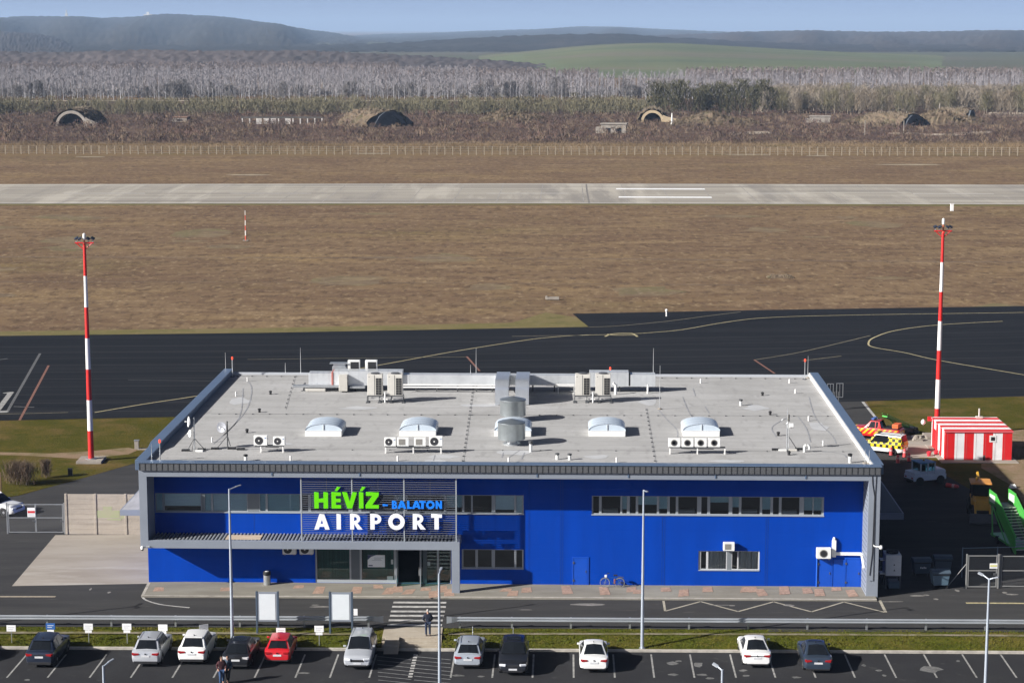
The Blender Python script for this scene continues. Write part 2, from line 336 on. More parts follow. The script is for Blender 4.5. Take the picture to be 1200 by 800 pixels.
sheet('hut_apron', [(1040, 519), (1062, 510), (1100, 508), (1118, 536), (1070, 536)], .002, M_YARD)
# roads round the terminal
sheet('service_road', [(-300, 641), (-40, 590.5), (22, 580.4), (100, 559.2), (163, 541.2), (200, 529), (262, 529), (262, 690), (-300, 710)], -.004, M_ROAD)
sheet('service_yard', [(960, 470), (1011, 470.2), (1031, 495), (1060, 525), (1100, 552), (1140, 575), (1180, 592), (1230, 640), (1500, 680), (1500, 740), (900, 740)], -.004, M_ROAD)
o = sheet('front_road', [(-300, 690), (1500, 690), (1500, 739.1), (1200, 738), (600, 735.8), (0, 733.5), (-300, 732.4)], .0, M_ROAD)
sheet('yard_slab', [(65, 626.5), (200, 626), (200, 683), (14, 686.2)], .006, M_YARD)
lines('yard_edge_line', [([(1011, 470.5), (1031, 495)], .3)], .004, M_WHITE_L)
# pavement in front of the terminal: a raised slab with a kerb
def slab(name, pts, z0, z1, mats, kerb=None):
    b = MB(); P = [G(x, y, z1) for x, y in pts]
    if sum((P[i].x * P[(i + 1) % len(P)].y - P[(i + 1) % len(P)].x * P[i].y) for i in range(len(P))) < 0: P = P[::-1]
    b.prism([(p.x, p.y) for p in P], z0, z1); return struct(b.build(name, mats, bevel=.02))
slab('pavement', [(174.3, 681.5), (166.2, 698), (1028, 702.5), (1024, 692), (1013, 684), (600, 678)], -.05, .10, M_PAVE)
lines('pavement_kerb', [([(167, 697.5), (600, 699.3), (1027.5, 701.9)], .22), ([(174.8, 682), (167, 697.5)], .2)], .106, M_KERB)
bq = MB()
for x, y, s in [(186, 690, .9), (264, 690, .8), (350, 687, .7), (374, 691, 1.6), (418, 691, 1.5), (443, 687, .8), (456, 692, 1.5), (466, 690, 1.4), (479, 693, 1.1), (499, 690, .7), (508, 696, 1.4), (518, 690, 1.4), (526, 694, 1.6), (593, 691, .7), (601, 695, 1.2), (617, 691, 1.1), (664, 691, 1.8), (708, 692, 1.8), (740, 690.5, 1.1), (748, 693, .9), (780, 690.5, .9), (801, 694.5, 1.5), (829, 690.5, 1.1), (874, 690.5, 1.2), (882, 690.5, 1.2), (892, 694, 1.5), (919, 691.5, 1.8), (946, 692, 1.2), (960, 694, 1.6), (980, 690, .8), (998, 695, 1.5)]:
    p = G(x, y, .104 + .0015 * bq.__len__()) if 0 else G(x, y, .104) + Vector((0, 0, .0006 * len(bq.f))); a = random.uniform(-.3, .3); q = Vector((cos(a) * .38, sin(a) * .2, 0)); r = Vector((random.uniform(-.15, .25), s, 0)) * .62
    bq.poly([p - q - r, p + q - r * .8, p + q * .9 + r, p - q * .8 + r * .9])
struct(bq.build('pavement_red_paint', M_PATCHRED))
lines('pavement_crossing_line', [([(166.5, 698.2), (172, 703), (190, 708), (222, 711.5)], .16)], .012, M_WHITE_L)
lines('road_zigzag_line', [([(777.5, 703.5), (779.5, 715.5)], .16)] + [([(a, y0), (c, y1)], .16) for a, y0, c, y1 in [(779.5, 715.5, 821, 704.3), (821, 704.3, 865, 716), (865, 716, 906.5, 704.6), (906.5, 704.6, 951, 716.3), (951, 716.3, 989, 704.8), (989, 704.8, 1037, 717)]] + [([(1031, 703), (1038, 717)], .2)], .012, mat('zigzag_paint', (.36, .33, .26), .85, var=.3, scale=3))
lines('road_yellow_line', [([(1132, 706), (1500, 708.3)], .28), ], .012, M_YEL)
lines('road_side_line', [([(-300, 698.4), (65, 698.6)], .3)], .012, mat('cream_line_paint', (.33, .28, .21), .85, var=.3))
bq = MB()
for x, y, wd, dp in [(845, 708.5, 2.2, .12), (858, 709, .5, .3), (1075, 697.5, 1.4, .35), (1085, 697, .5, .4), (1097, 701.5, .4, .4), (1122, 691.5, .4, .5), (1177, 694, .4, .4), (1186, 696, .9, .3), (616, 714, 1.1, .12), (925, 708.8, .9, .4), (690, 708, 3, .5), (375, 710.5, 1.6, .3), (370, 708.5, .6, .2), (1043, 704.5, 2.4, .15), (128, 693.5, .3, .4), (106, 690, .2, .6)]:
    p = G(x, y, .014); N = 9
    bq.poly([p + Vector((cos(2 * pi * j / N) * wd * random.uniform(.35, .55), sin(2 * pi * j / N) * dp * random.uniform(.4, .7), 0)) for j in range(N)])
struct(bq.build('road_stains', mat('pale_spill', (.19, .18, .165), .9, var=.4, scale=3)))
# zebra crossing
lines('zebra_crossing', [([(x0, y), (x1, y + .25)], .42) for x0, x1, y in [(461, 523, 705.4), (459.5, 522.5, 710.4), (458, 521.5, 715.8), (457, 520.5, 720.9), (455.5, 519, 726.2), (454, 518, 731.7)]], .012, M_WHITE_L)
# parking lot, kerb, bays
b = MB(); b.add([(-400, -300, LOT), (400, -300, LOT), (400, ky(400) - .1, LOT), (-400, ky(-400) - .1, LOT)], [(0, 1, 2, 3)]); struct(b.build('parking_lot', M_LOT))
b = MB(); kd = (K1 - K0).normalized(); kn = Vector((-kd.y, kd.x, 0))
P0 = Vector((-300, ky(-300), LOT)); P1 = Vector((300, ky(300), LOT))
b.add([P0 - kn * .12, P1 - kn * .12, P1 - kn * .12 + Vector((0, 0, .13)), P0 - kn * .12 + Vector((0, 0, .13)), P0 + kn * .12 + Vector((0, 0, .14)), P1 + kn * .12 + Vector((0, 0, .14)), P1 + kn * .12 - Vector((0, 0, .1)), P0 + kn * .12 - Vector((0, 0, .1))],
      [(0, 1, 2, 3), (3, 2, 5, 4), (4, 5, 6, 7)])
struct(b.build('parking_kerb', M_KERB))
bay = [(31, 767), (78, 767), (125, 767), (171.8, 767.5), (219, 767.5), (266, 768), (313, 768), (359, 767), (396.5, 765), (441, 768)]
bl = MB()
def bayline(x, y0=None):
    p = G(x, 766.2, LOT + .006); q = p - VX * 4.7; L, R = strip_pts([q, p], .11); bl.add(L + R, [(0, 2, 3, 1)])
for x in (-15.5, 31.5, 77.5, 125, 171.5, 218.5, 265, 311.5, 357.5, 396.5, 441, 533, 580, 625.5, 672, 718.5, 763, 808.5, 855.5, 900, 945.5, 990, 1036.5, 1082.5, 1127.5, 1172.5, 1219): bayline(x)
struct(bl.build('parking_bay_lines', mat('bay_paint', (.27, .265, .25), .85, var=.4, scale=2.5)))
hb_ = MB()
for k in range(14):
    for x0, x1 in ((448, 484), (490, 530)):
        yy = 768.5 + k * 4.6
        a, c = G(x0 - 6 + k * .2, yy, LOT + .006), G(x1 - 2, yy + 4.0, LOT + .006); L, R = strip_pts([a, c], .09); hb_.add(L + R, [(0, 2, 3, 1)])
struct(hb_.build('parking_hatching', mat('hatch_paint', (.19, .19, .19), .85, var=.45, scale=2)))
hb_ = MB()
for k in range(9):
    p = G(487, 766.8, LOT + .01) - VX * (k * .55); hb_.box(p, (.26, .3, .004), -YAW)
struct(hb_.build('parking_dotted_line', M_WHITE_L))
bq = MB()
for x, y, wd, dp in [(788, 777, .9, .6), (795, 774, .5, .3), (789, 790, .8, .3), (818, 778, .8, .7), (822, 790, 1.0, .3), (832, 794, .6, .3), (870, 785, .7, .3), (874, 791, .5, .3), (933, 793, .7, .3), (1030, 785, .5, .25), (1036, 791, .3, .3), (1123, 774, .3, .3), (538, 791, .9, .3), (564, 792, .5, .3), (1012, 779, .4, .3), (32, 796, .4, .3), (355, 788, .9, .3), (1090, 784, 1.6, 1.0)]:
    p = G(x, y, LOT + .008); N = 9
    bq.poly([p + Vector((cos(2 * pi * j / N) * wd * random.uniform(.3, .55), sin(2 * pi * j / N) * dp * random.uniform(.4, .9), 0)) for j in range(N)])
struct(bq.build('parking_stains', mat('pale_stain', (.13, .128, .122), .9, var=.5, scale=4)))

# verge: a bank down from the road to the kerb, with a worn track along it and grass tufts
STX0, STX1 = G(447.5, 752, -.2).x, G(517.5, 752, -.2).x
M_VERGE = layered('verge_turf', [((0.0689, 0.0778, 0.0096),), ((0.1193, 0.0972, 0.0210), .3, (1, 1, 1), .45, .64, .8), ((0.0459, 0.0544, 0.0072), .9, (1, 1, 1), .48, .66, .8), ((0.1561, 0.1011, 0.0420), .16, (1, 1, 1), .58, .7, .7), ((0.1836, 0.1477, 0.0450), 4.0, (1, 1, 1), .56, .7, .6)], bump=.6, bscale=5)
def verge(x0, x1):
    NX = 160; NY = 14; vs = []; fs = []
    for j in range(NY + 1):
        t = j / NY
        for i in range(NX + 1):
            x = x0 + (x1 - x0) * i / NX; y = ty(x) * (1 - t) + (ky(x) + .12) * t
            z = -.02 - (.29 * max(0, (t - .3) / .7)) + (random.uniform(-.025, .025) if 0 < j < NY else 0)
            vs.append((x, y, z))
    for j in range(NY):
        for i in range(NX): a = j * (NX + 1) + i; fs.append((a, a + NX + 1, a + NX + 2, a + 1))
    b = MB(); b.add(vs, fs); return struct(b.build('verge', M_VERGE, smooth=180))
verge(-120, STX0 - .02); verge(STX1 + .02, 120)
def vz(x, y):
    t = (ty(x) - y) / (ty(x) - ky(x) - .12); return -.02 - .29 * max(0, (t - .3) / .7)
lines('verge_track', [([(-60, 740.5), (200, 741), (440, 742.3)], .45), ([(525, 742), (800, 742.2), (1000, 743), (1260, 744.5)], .4)], .0, layered('worn_track', [((.24, .21, .15),), ((.12, .115, .04), .8, (1, 1, 1), .42, .6, .8)]))
# grass tufts of the verge (nobody could count them)
N = 34000; X = RNG.uniform(-62, 62, N); T = RNG.uniform(.03, .97, N)
keep = ~((X > STX0 - .1) & (X < STX1 + .1)) & (np.abs(T - .27) > .03); X = X[keep]; T = T[keep]; N = len(X)
Y = np.array([ty(x) for x in X]) * (1 - T) + (np.array([ky(x) for x in X]) + .12) * T; Z = -.02 - .29 * np.maximum(0, (T - .3) / .7) - .02
V = []; 
for k in range(3):
    a = RNG.uniform(0, 2 * pi, N); h = RNG.uniform(.03, .10, N); wd = RNG.uniform(.02, .06, N); ox = RNG.uniform(-.08, .08, N); oy = RNG.uniform(-.08, .08, N)
    b0 = np.stack([X + ox - np.cos(a) * wd, Y + oy - np.sin(a) * wd, Z], 1); b1 = np.stack([X + ox + np.cos(a) * wd, Y + oy + np.sin(a) * wd, Z], 1)
    tp = np.stack([X + ox + RNG.uniform(-.1, .1, N), Y + oy + RNG.uniform(-.1, .1, N), Z + h], 1); V.append(np.stack([b0, b1, tp], 1))
V = np.concatenate(V).reshape(-1, 3); tf = np_mesh('grass', V, np.arange(len(V)).reshape(-1, 3), layered('grass_blades', [((0.0781, 0.0894, 0.0120),), ((0.1469, 0.1205, 0.0300), .4, (1, 1, 1), .45, .64, .8), ((0.0504, 0.0622, 0.0084), 1.3, (1, 1, 1), .5, .66, .8)]))
tf['kind'] = 'stuff'
# landing and steps down to the lot
b = MB()
def stp(px0, px1, y0, y1, z0, z1):
    b.bb(px0, px1, y0, y1, z0, z1)
yk = ky((STX0 + STX1) / 2); yt = ty((STX0 + STX1) / 2)
yL = G(480, 746.6, 0).y
b.bb(STX0, STX1, yL, yt + .1, -.6, .02)
b.bb(STX0, STX1, yL - .38, yL + .1, -.6, -.14)
b.bb(STX0, STX1, yL - .76, yL + .1, -.6, -.29)
b.bb(STX0, STX1, yk - .1, yL + .1, -.6, -.435)
M_STEP = layered('step_concrete', [((.40, .35, .28),), ((.32, .275, .215), .6, (1, 1, 1), .42, .64, .7), ((.46, .42, .35), 1.2, (1, 2, 1), .55, .7, .6)], bump=.2)
struct(b.build('steps', M_STEP, bevel=.015))
b = MB(); cx0, cx1 = G(448.5, 766, -.2).x, G(465.5, 766, -.2).x
b.bb(cx0, cx1, yk - .75, yL - .02, -.6, .06); ob = b.build('stair_cheek_wall', M_STEP, bevel=.02); tag(ob, 'pale concrete block wall along the left of the steps down to the parking lot', 'low wall')

# ------------------------------------------------------------------ hills
def hill(name, pts, yc, yf, m, zf=0.0, rough=3.0, crest=1.0, label=None, back=900):
    P = np.array(pts, dtype=float); NX = 240; NY = 22; px = np.linspace(P[0, 0], P[-1, 0], NX); py = np.interp(px, P[:, 0], P[:, 1])
    ker = np.ones(9) / 9; py = np.convolve(np.pad(py, 4, mode='edge'), ker, mode='valid'); b = MB(); r2 = np.random.default_rng(len(name) * 7 + int(yc))
    ph = r2.uniform(0, 6.28, 12); fr = r2.uniform(.5, 5, 12)
    for j in range(NY + 3):
        for i in range(NX):
            c = AT(px[i], py[i], yc); t = j / NY
            if j <= NY:
                y = yf + (yc - yf) * t; s = t * t * (3 - 2 * t); s = .5 * s + .5 * sin(t * pi / 2) ** 1.5
                z = zf + (c.z - zf) * s
                nz = sum(sin(ph[k] + fr[k] * px[i] / 55 + (k % 3 - 1) * 3 * t) for k in range(12)) / 4
                z += rough * min(1, max(.1, c.z / 45)) * nz * sin(pi * min(t, .999)) + (r2.uniform(0, crest) if j >= NY - 1 else r2.uniform(-.5, .5) * crest)
                x = px[i]; d = ray(x, py[i]); X = d.x / d.y * y
            else:
                y = yc + back * (j - NY) / 2; z = (c.z) * (1 - .5 * (j - NY)) - 3; d = ray(px[i], py[i]); X = d.x / d.y * y
            b.v.append((X, y, max(z, -.05 if j < NY else -2)))
    for j in range(NY + 2):
        for i in range(NX - 1): b.f.append((j * NX + i, j * NX + i + 1, (j + 1) * NX + i + 1, (j + 1) * NX + i)); b.m.append(0)
    o = b.build(name, m, smooth=180); return struct(o)
def woodland(name, a, c, d, sc=.004):
    return layered(name, [(a,), (c, sc, (1, 1, 1), .42, .62, .85), (d, sc * 2.7, (1, 1, 1), .5, .68, .7), (tuple(x * .6 for x in a), sc * 8, (1, 1, 1), .5, .66, .6)], bump=.9, bscale=sc * 12)
M_H1 = woodland('far_wood', (.04, .038, .032), (.058, .05, .04), (.03, .033, .027))
M_H2 = woodland('near_wood', (.055, .047, .042), (.075, .06, .05), (.036, .038, .032))
M_H3 = woodland('dark_wood', (.035, .035, .032), (.05, .045, .04), (.028, .031, .027))
M_CROP = layered('winter_crop', [((.125, .14, .075),), ((.15, .16, .085), .003, (1, 1, 1), .45, .6, .8), ((.095, .12, .068), .002, (1, 3, 1), .5, .62, .8), ((.17, .145, .105), .0022, (.5, 1.5, 1), .56, .62, .7), ((.14, .165, .09), .0012, (3, .6, 1), .52, .56, .8)])
hill('hill_ridge', [(330, 52), (380, 46), (430, 41), (470, 40), (520, 38.5), (600, 35.5), (640, 34.5), (680, 31.5), (720, 32), (780, 35), (820, 36.5), (870, 39), (960, 46)], 12000, 6000, M_H1, 0, 8, 4)
hill('hill_massif', [(-160, 26), (-60, 23), (0, 22), (25, 19.5), (60, 20), (120, 22), (150, 20.5), (175, 19), (205, 18.3), (240, 19), (270, 21), (300, 26), (330, 31), (360, 35), (390, 39), (420, 44), (460, 52), (500, 62)], 8500, 3900, M_H1, 0, 15, 4)
hill('hill_range', [(640, 55), (700, 48), (760, 43), (840, 39.6), (900, 37.5), (950, 36.6), (1000, 37.5), (1050, 38.4), (1100, 38), (1150, 36.5), (1200, 36.5), (1360, 37)], 6800, 3800, M_H2, 0, 12, 4)
hill('hill_knoll', [(-160, 36), (-60, 36), (0, 37.5), (40, 40), (70, 45), (100, 54), (130, 65), (160, 74)], 5200, 3300, M_H2, 0, 4, 3)
hill('hill_wood', [(-160, 53.5), (0, 54), (120, 54.5), (190, 54.6), (240, 54), (290, 53.5), (330, 54), (420, 53), (480, 50.5), (560, 45.5), (640, 41.5), (720, 40.8), (800, 46), (900, 51), (960, 53.5), (1360, 54.5)], 4400, 3500, M_H3, 0, 3, 4)
M_H4 = woodland('plain_wood', (.105, .09, .088), (.135, .112, .105), (.075, .07, .07))
hill('hill_copse', [(-160, 62), (0, 62.5), (70, 63.5), (130, 61), (200, 60.5), (240, 62), (330, 60.5), (400, 62.5), (450, 65), (520, 68.5), (590, 73), (640, 77)], 2100, 1720, M_H4, 0, 1.0, 2.5, None, 300)
sheet('far_fields', [(-300, 84), (1500, 84), (1500, 44.5), (-300, 44.5)], -.03, layered('far_meadow', [((.10, .105, .07),), ((.13, .115, .085), .002, (1, 1, 1), .45, .6, .8), ((.085, .09, .065), .004, (1, 1, 1), .5, .64, .8)]))
hill('crop_field', [(360, 76), (440, 74), (560, 66.5), (620, 60), (680, 54), (720, 51.5), (760, 50.4), (800, 51), (860, 54.5), (960, 60), (1100, 66), (1170, 69), (1360, 78)], 2950, 1650, M_CROP, 0, .6, .2)

for px, py, w_, d_, h_, lab in [(174, 19.5, 34, 20, 22, 'tiny pale building with a tower on the top of the left hill'), (78, 20.5, 10, 10, 34, 'tiny white tower on the ridge of the left hill')]:
    c = AT(px, py, 8460); r = empty('hilltop_building', (c.x, c.y, c.z - 4), 0, lab, 'building'); b = MB(); b.bb(-w_ / 2, w_ / 2, -d_ / 2, d_ / 2, 0, h_ * .6); b.build('wall', mat('hilltop_plaster', (.6, .58, .54), .8), r); b = MB(); b.bb(-w_ * .2, w_ * .1, -4, 4, h_ * .6, h_); b.build('tower', MATS['hilltop_plaster'], r)
M_POPTRUNK = mat('pale_bark', (.33, .325, .33), .9, var=.25, scale=.5)
M_POPTWIG = mat('grey_twigs', (.25, .23, .235), .95, var=.25, scale=.05)
M_POPTWIG2 = mat('pinkish_twigs', (.18, .15, .14), .95, var=.35, scale=.02)
M_OLTWIG = mat('olive_twigs', (.135, .12, .075), .95, var=.35, scale=.06)
M_OLTRUNK = mat('grey_bark', (.22, .19, .15), .95)
M_DKTWIG = mat('dark_olive_twigs', (.135, .12, .07), .95, var=.35, scale=.06)
M_BRTWIG = mat('brown_twigs', (.18, .145, .105), .95, var=.35, scale=.06)
M_CONIF = mat('conifer_needles', (.03, .045, .03), .95, var=.3, scale=.5)
M_RUST = mat('rusty_leaves', (.26, .16, .09), .95, var=.3, scale=.2)
def trunk_tpl(h, r, n=3, bend=.0):
    V = []; F = []
    for j, t in enumerate((0, .5, 1)):
        for k in range(n):
            a = 2 * pi * k / n; rr = r * (1 - .85 * t); V.append((rr * cos(a) + bend * t * t, rr * sin(a), h * t))
    for j in range(2):
        for k in range(n):
            a, c = j * n + k, j * n + (k + 1) % n; F += [(a, c, c + n), (a, c + n, a + n)]
    return np.array(V), np.array(F)
def twig_tpl(h, N, z0, lmin, lmax, up, wd, seed, taper=.5, spread=0.0):
    """thin slivers leaving the stem upward and outward"""
    r = np.random.default_rng(seed); z = h * (z0 + (.98 - z0) * r.random(N) ** .8); a = r.uniform(0, 2 * pi, N)
    L = (lmin + (lmax - lmin) * r.random(N)) * (1 - taper * (z / h)); e = np.radians(r.normal(up, 14, N))
    sx = r.normal(0, spread, N) if spread else np.zeros(N); sy = r.normal(0, spread, N) if spread else np.zeros(N)
    bx, by = sx, sy; dx = np.cos(a) * np.cos(e) * L; dy = np.sin(a) * np.cos(e) * L; dz = np.sin(e) * L
    b = r.uniform(0, 2 * pi, N); wx, wy = np.cos(b) * wd / 2, np.sin(b) * wd / 2
    p0 = np.stack([bx - wx, by - wy, z], 1); p1 = np.stack([bx + wx, by + wy, z], 1); p2 = np.stack([bx + dx, by + dy, np.minimum(z + dz, h * 1.06)], 1)
    V = np.stack([p0, p1, p2], 1).reshape(-1, 3); return V, np.arange(len(V)).reshape(-1, 3)
def scatter(name, tpls, X, Y, Z, S, mats, kind='stuff'):
    """tpls: [[(V, F, material), ...], ...] -> one mesh holding a mass that reads as one"""
    r = np.random.default_rng(len(X)); which = r.integers(0, len(tpls), len(X)); VV = []; FF = []; MM = []; off = 0
    for t, tp in enumerate(tpls):
        idx = np.where(which == t)[0]
        if not len(idx): continue
        an = r.uniform(0, 2 * pi, len(idx)); c, s = np.cos(an), np.sin(an)
        for V, Fc, mi in tp:
            x = (V[None, :, 0] * c[:, None] - V[None, :, 1] * s[:, None]) * S[idx, None] + X[idx, None]
            y = (V[None, :, 0] * s[:, None] + V[None, :, 1] * c[:, None]) * S[idx, None] + Y[idx, None]
            z = V[None, :, 2] * S[idx, None] + Z[idx, None]
            VV.append(np.stack([x, y, z], 2).reshape(-1, 3)); n = len(V)
            FF.append((Fc[None] + (np.arange(len(idx)) * n)[:, None, None] + off).reshape(-1, 3)); MM.append(np.full(len(idx) * len(Fc), mi)); off += n * len(idx)
    o = np_mesh(name, np.concatenate(VV), np.concatenate(FF), mats); o.data.polygons.foreach_set('material_index', np.concatenate(MM).astype(np.int32)); o['kind'] = kind
    return o
pop = []
for k in range(6):
    h = 12 + k % 3 * .6; T = trunk_tpl(h, .17, 3, random.uniform(-.5, .5)); W = twig_tpl(h, 34, .22, 1.6, 4.2, 58, .30, 40 + k)
    pop.append([(T[0], T[1], 0), (W[0], W[1], 1)])
def far_band(n, px0, px1, d0, d1, s0, s1):
    D = np.sqrt(RNG.uniform(d0 ** 2, d1 ** 2, n)); PX = RNG.uniform(px0, px1, n); X = (PX - 600) / FPX * D / cos(PITCH) * .995
    return X, D, np.full(n, -.05), RNG.uniform(s0, s1, n)
def cat(*bs): return tuple(np.concatenate([b[i] for b in bs]) for i in range(4))
B1 = cat(far_band(3000, -80, 1280, 1150, 1330, .68, 1.06), far_band(1500, -80, 560, 1330, 1500, .85, 1.05))
scatter('poplar_forest', pop, *B1, [M_POPTRUNK, M_POPTWIG])
top = []
for k in range(4):
    W = twig_tpl(15, 30, .35, 2, 5, 50, .55, 60 + k); top.append([(W[0], W[1], 0)])
B2 = cat(far_band(3000, -80, 470, 1480, 1700, .62, .85), far_band(1000, 440, 700, 1330, 1480, .62, .8), far_band(1700, 800, 1280, 1330, 1420, .68, .9))
scatter('mixed_forest', top, *B2, [M_POPTWIG2])
# a darker underlayer along the foot of the plantation
und = []
for k in range(4):
    W = twig_tpl(4.5, 40, .02, 1, 2.4, 60, .4, 80 + k, .3, 1.0); und.append([(W[0], W[1], 0)])
scatter('plantation_undergrowth', und, *far_band(1500, -80, 1280, 1160, 1240, .7, 1.3), [mat('shadowy_twigs', (.17, .155, .15), .95, var=.3, scale=.1)])

def tree_proto(name, h, tr, tw, mt, mw, seed, z0, l0, l1, up, wd, taper=.5, spread=0.0):
    T = trunk_tpl(h * (1 if not spread else .7), tr, 5, random.uniform(-.4, .4)); W = twig_tpl(h, tw, z0, l0, l1, up, wd, seed, taper, spread)
    r = empty(name); np_mesh('trunk', T[0], T[1], mt, r); np_mesh('crown', W[0], W[1], mw, r); return r
def plant(protos, used, pts, label, cat_, group, s0=.85, s1=1.12):
    for i, (x, y) in enumerate(pts):
        pi_ = random.randrange(len(protos)); p = protos[pi_]
        o = p if pi_ not in used else copy_tree(p, None, TREEMAP); used.add(pi_)
        s = random.uniform(s0, s1); o.location = (x, y, -.05); o.scale = (s, s, s); o.rotation_euler.z = random.uniform(0, 6.28); tag(o, label, cat_, group)
poplars = [tree_proto('poplar_tree', 12 + k * .45, .2, 70, M_POPTRUNK, M_POPTWIG, 100 + k, .22, 1.4, 3.8, 60, .24) for k in range(5)]
willows = [tree_proto('willow_tree', 6.2 + k * .5, .16, 110, M_OLTRUNK, M_OLTWIG, 120 + k, .05, 1.2, 3.2, 62, .26, .35, 1.0) for k in range(5)]
woods = [tree_proto('bare_tree', 9.5 + k * .8, .3, 260, M_OLTRUNK, M_DKTWIG if k % 2 else M_BRTWIG, 140 + k, .12, 2, 5.2, 50, .22, .4, 1.4) for k in range(4)]
bushtrees = [tree_proto('bushy_tree', 13 + k, .3, 420, M_OLTRUNK, mat('deep_olive_twigs', (.075, .07, .04), .95, var=.35, scale=.06), 160 + k, .06, 2, 6, 45, .42, .45, 2.0) for k in range(3)]
TREEMAP = {}
for c in bpy.data.objects:
    if c.parent: TREEMAP.setdefault(c.parent.name, []).append(c)
used = set(); plant(poplars, used, [(lambda p: (p.x, p.y + random.uniform(-6, 6)))(G(px + random.uniform(-3, 3), 117.2)) for px in range(-20, 905, 8)],
    'pale bare poplar in the front row of the plantation beyond the olive thicket', 'tree', 'front row of the poplar plantation', .78, 1.12)
used = set(); plant(willows, used, [(lambda p: (p.x, p.y))(G(px + random.uniform(-3, 3), random.uniform(131.5, 137))) for px in list(range(-20, 760, 6)) if not (60 < px < 105 or 440 < px < 478)],
    'olive grey leafless willow in the thicket row behind the old shelters', 'tree', 'willow thicket behind the shelters')
used = set(); plant(woods, used, [(lambda p: (p.x, p.y))(G(px + random.uniform(-4, 4), random.uniform(128, 136))) for px in list(range(905, 1225, 5)) if not (1120 < px < 1150)],
    'dull brown leafless tree in the wood behind the shelters and sandy track', 'tree', 'brown wood beyond the runway', .8, 1.1)
used = set(); plant(bushtrees, used, [(lambda p: (p.x, p.y))(G(px + random.uniform(-4, 4), random.uniform(132, 137))) for px in range(768, 905, 11)],
    'tall dark bushy tree in the clump behind the sunlit arched shelter', 'tree', 'dark tree clump', .85, 1.12)
Wl = [[(W[0], W[1], 0)] for W in (twig_tpl(6.5, 70, .03, 1.2, 3, 62, .3, 200 + k, .35, 1.2) for k in range(4))]
scatter('willow_thicket', Wl, *far_band(520, -60, 770, 930, 985, .8, 1.15), [M_OLTWIG])
Wd = [[(W[0], W[1], 0)] for W in (twig_tpl(9, 110, .03, 2, 5, 55, .28, 220 + k, .35, 1.4) for k in range(4))]
scatter('brown_wood', Wd, *far_band(420, 890, 1260, 950, 1100, .85, 1.2), [mat('grey_brown_twigs', (.19, .16, .125), .95, var=.35, scale=.04)])
used = set(); rt = [tree_proto('dark_round_tree', 8.5 + k, .25, 240, M_OLTRUNK, mat('dark_grey_twigs', (.14, .13, .125), .95, var=.3, scale=.2), 180 + k, .08, 2, 4.6, 48, .3, .4, 1.3) for k in range(3)]
for c in bpy.data.objects:
    if c.parent and c.parent in rt: TREEMAP.setdefault(c.parent.name, []).append(c)
r4 = random.Random(9); plant(rt, used, [(lambda p: (p.x, p.y + r4.uniform(-8, 30)))(G(cx_ + r4.gauss(0, 14), 117.2)) for cx_ in (20, 40, 190, 200, 215, 330, 405, 475, 575, 590, 660, 745, 870) for _ in range(4)],
    'dark rounded bare tree scattered among the pale poplars beyond the thicket', 'tree', 'dark trees among the poplars', .6, 1.15)
# single trees that stand out
c = G(621, 117.5); r = empty('conifer_tree', c, 0, 'narrow dark evergreen tree standing in front of the pale poplars', 'tree')
T = trunk_tpl(9.5, .2, 5); np_mesh('trunk', T[0], T[1], M_OLTRUNK, r); W = twig_tpl(9.5, 240, .05, 1.2, 3.0, 10, .5, 301, .85); np_mesh('crown', W[0], W[1], M_CONIF, r)
for px, py, hh, lab in [(205, 117.5, 10, 'dark rounded bare tree breaking the pale poplar row on the far side'), (268, 118, 9, 'small dark bare tree before the poplars near the long low ruin'), (560, 117.8, 8.5, 'low rounded grey tree before the pale poplars above the rubble mound'), (733, 118, 11.5, 'spreading grey bare tree before the poplars above the sunlit shelter')]:
    c = G(px, py); r = empty('round_tree', c, 0, lab, 'tree'); T = trunk_tpl(hh * .6, .3, 5); np_mesh('trunk', T[0], T[1], M_OLTRUNK, r); W = twig_tpl(hh, 260, .1, 2, 5, 40, .4, int(px), .5, 1.6); np_mesh('crown', W[0], W[1], mat('dark_grey_twigs', (.14, .13, .125), .95, var=.3, scale=.2), r)
c = G(1193, 131); r = empty('rusty_tree', c, 0, 'broad tree with a rust coloured crown at the edge of the far wood', 'tree'); T = trunk_tpl(6, .3, 5); np_mesh('trunk', T[0], T[1], M_OLTRUNK, r); W = twig_tpl(9.5, 420, .15, 2, 5.5, 35, .5, 977, .4, 2.4); np_mesh('crown', W[0], W[1], M_RUST, r)
# red-brown scrub and ochre stubble (masses)
sc = []
for k in range(6):
    W = twig_tpl(1.5, 16, .0, .6, 1.6, 62, .16, 240 + k, .2, .5); sc.append([(W[0], W[1], k % 3)])
D = np.sqrt(RNG.uniform(700 ** 2, 925 ** 2, 15000)); PX = RNG.uniform(-60, 1260, 15000); X = (PX - 600) / FPX * D * 1.006
dens = .55 + .45 * np.sin(PX / 61 + D / 37) * np.sin(PX / 23 - D / 61 + 1); S = np.where(RNG.random(15000) < .13, RNG.uniform(1.3, 2.1, 15000), RNG.uniform(.5, 1.1, 15000)) * (.6 + .6 * dens)
scatter('scrub', sc, X, D, np.full(15000, -.05), S, [mat('red_brown_scrub', (.115, .074, .06), .95, var=.35, scale=.03), mat('purple_brown_scrub', (.07, .05, .044), .95, var=.35, scale=.03), mat('straw_scrub', (.155, .115, .08), .95, var=.35, scale=.03)])
rd = [[(W[0], W[1], 0)] for W in (twig_tpl(1.0, 12, .0, .5, 1.2, 75, .12, 260 + k, .1, .8) for k in range(4))]
scatter('dry_reeds', rd, *(lambda b: (b[0], b[1], b[2], b[3]))(far_band(6500, -60, 1260, 642, 705, .6, 1.2)), [mat('ochre_reeds', (.165, .12, .075), .95, var=.35, scale=.03)])

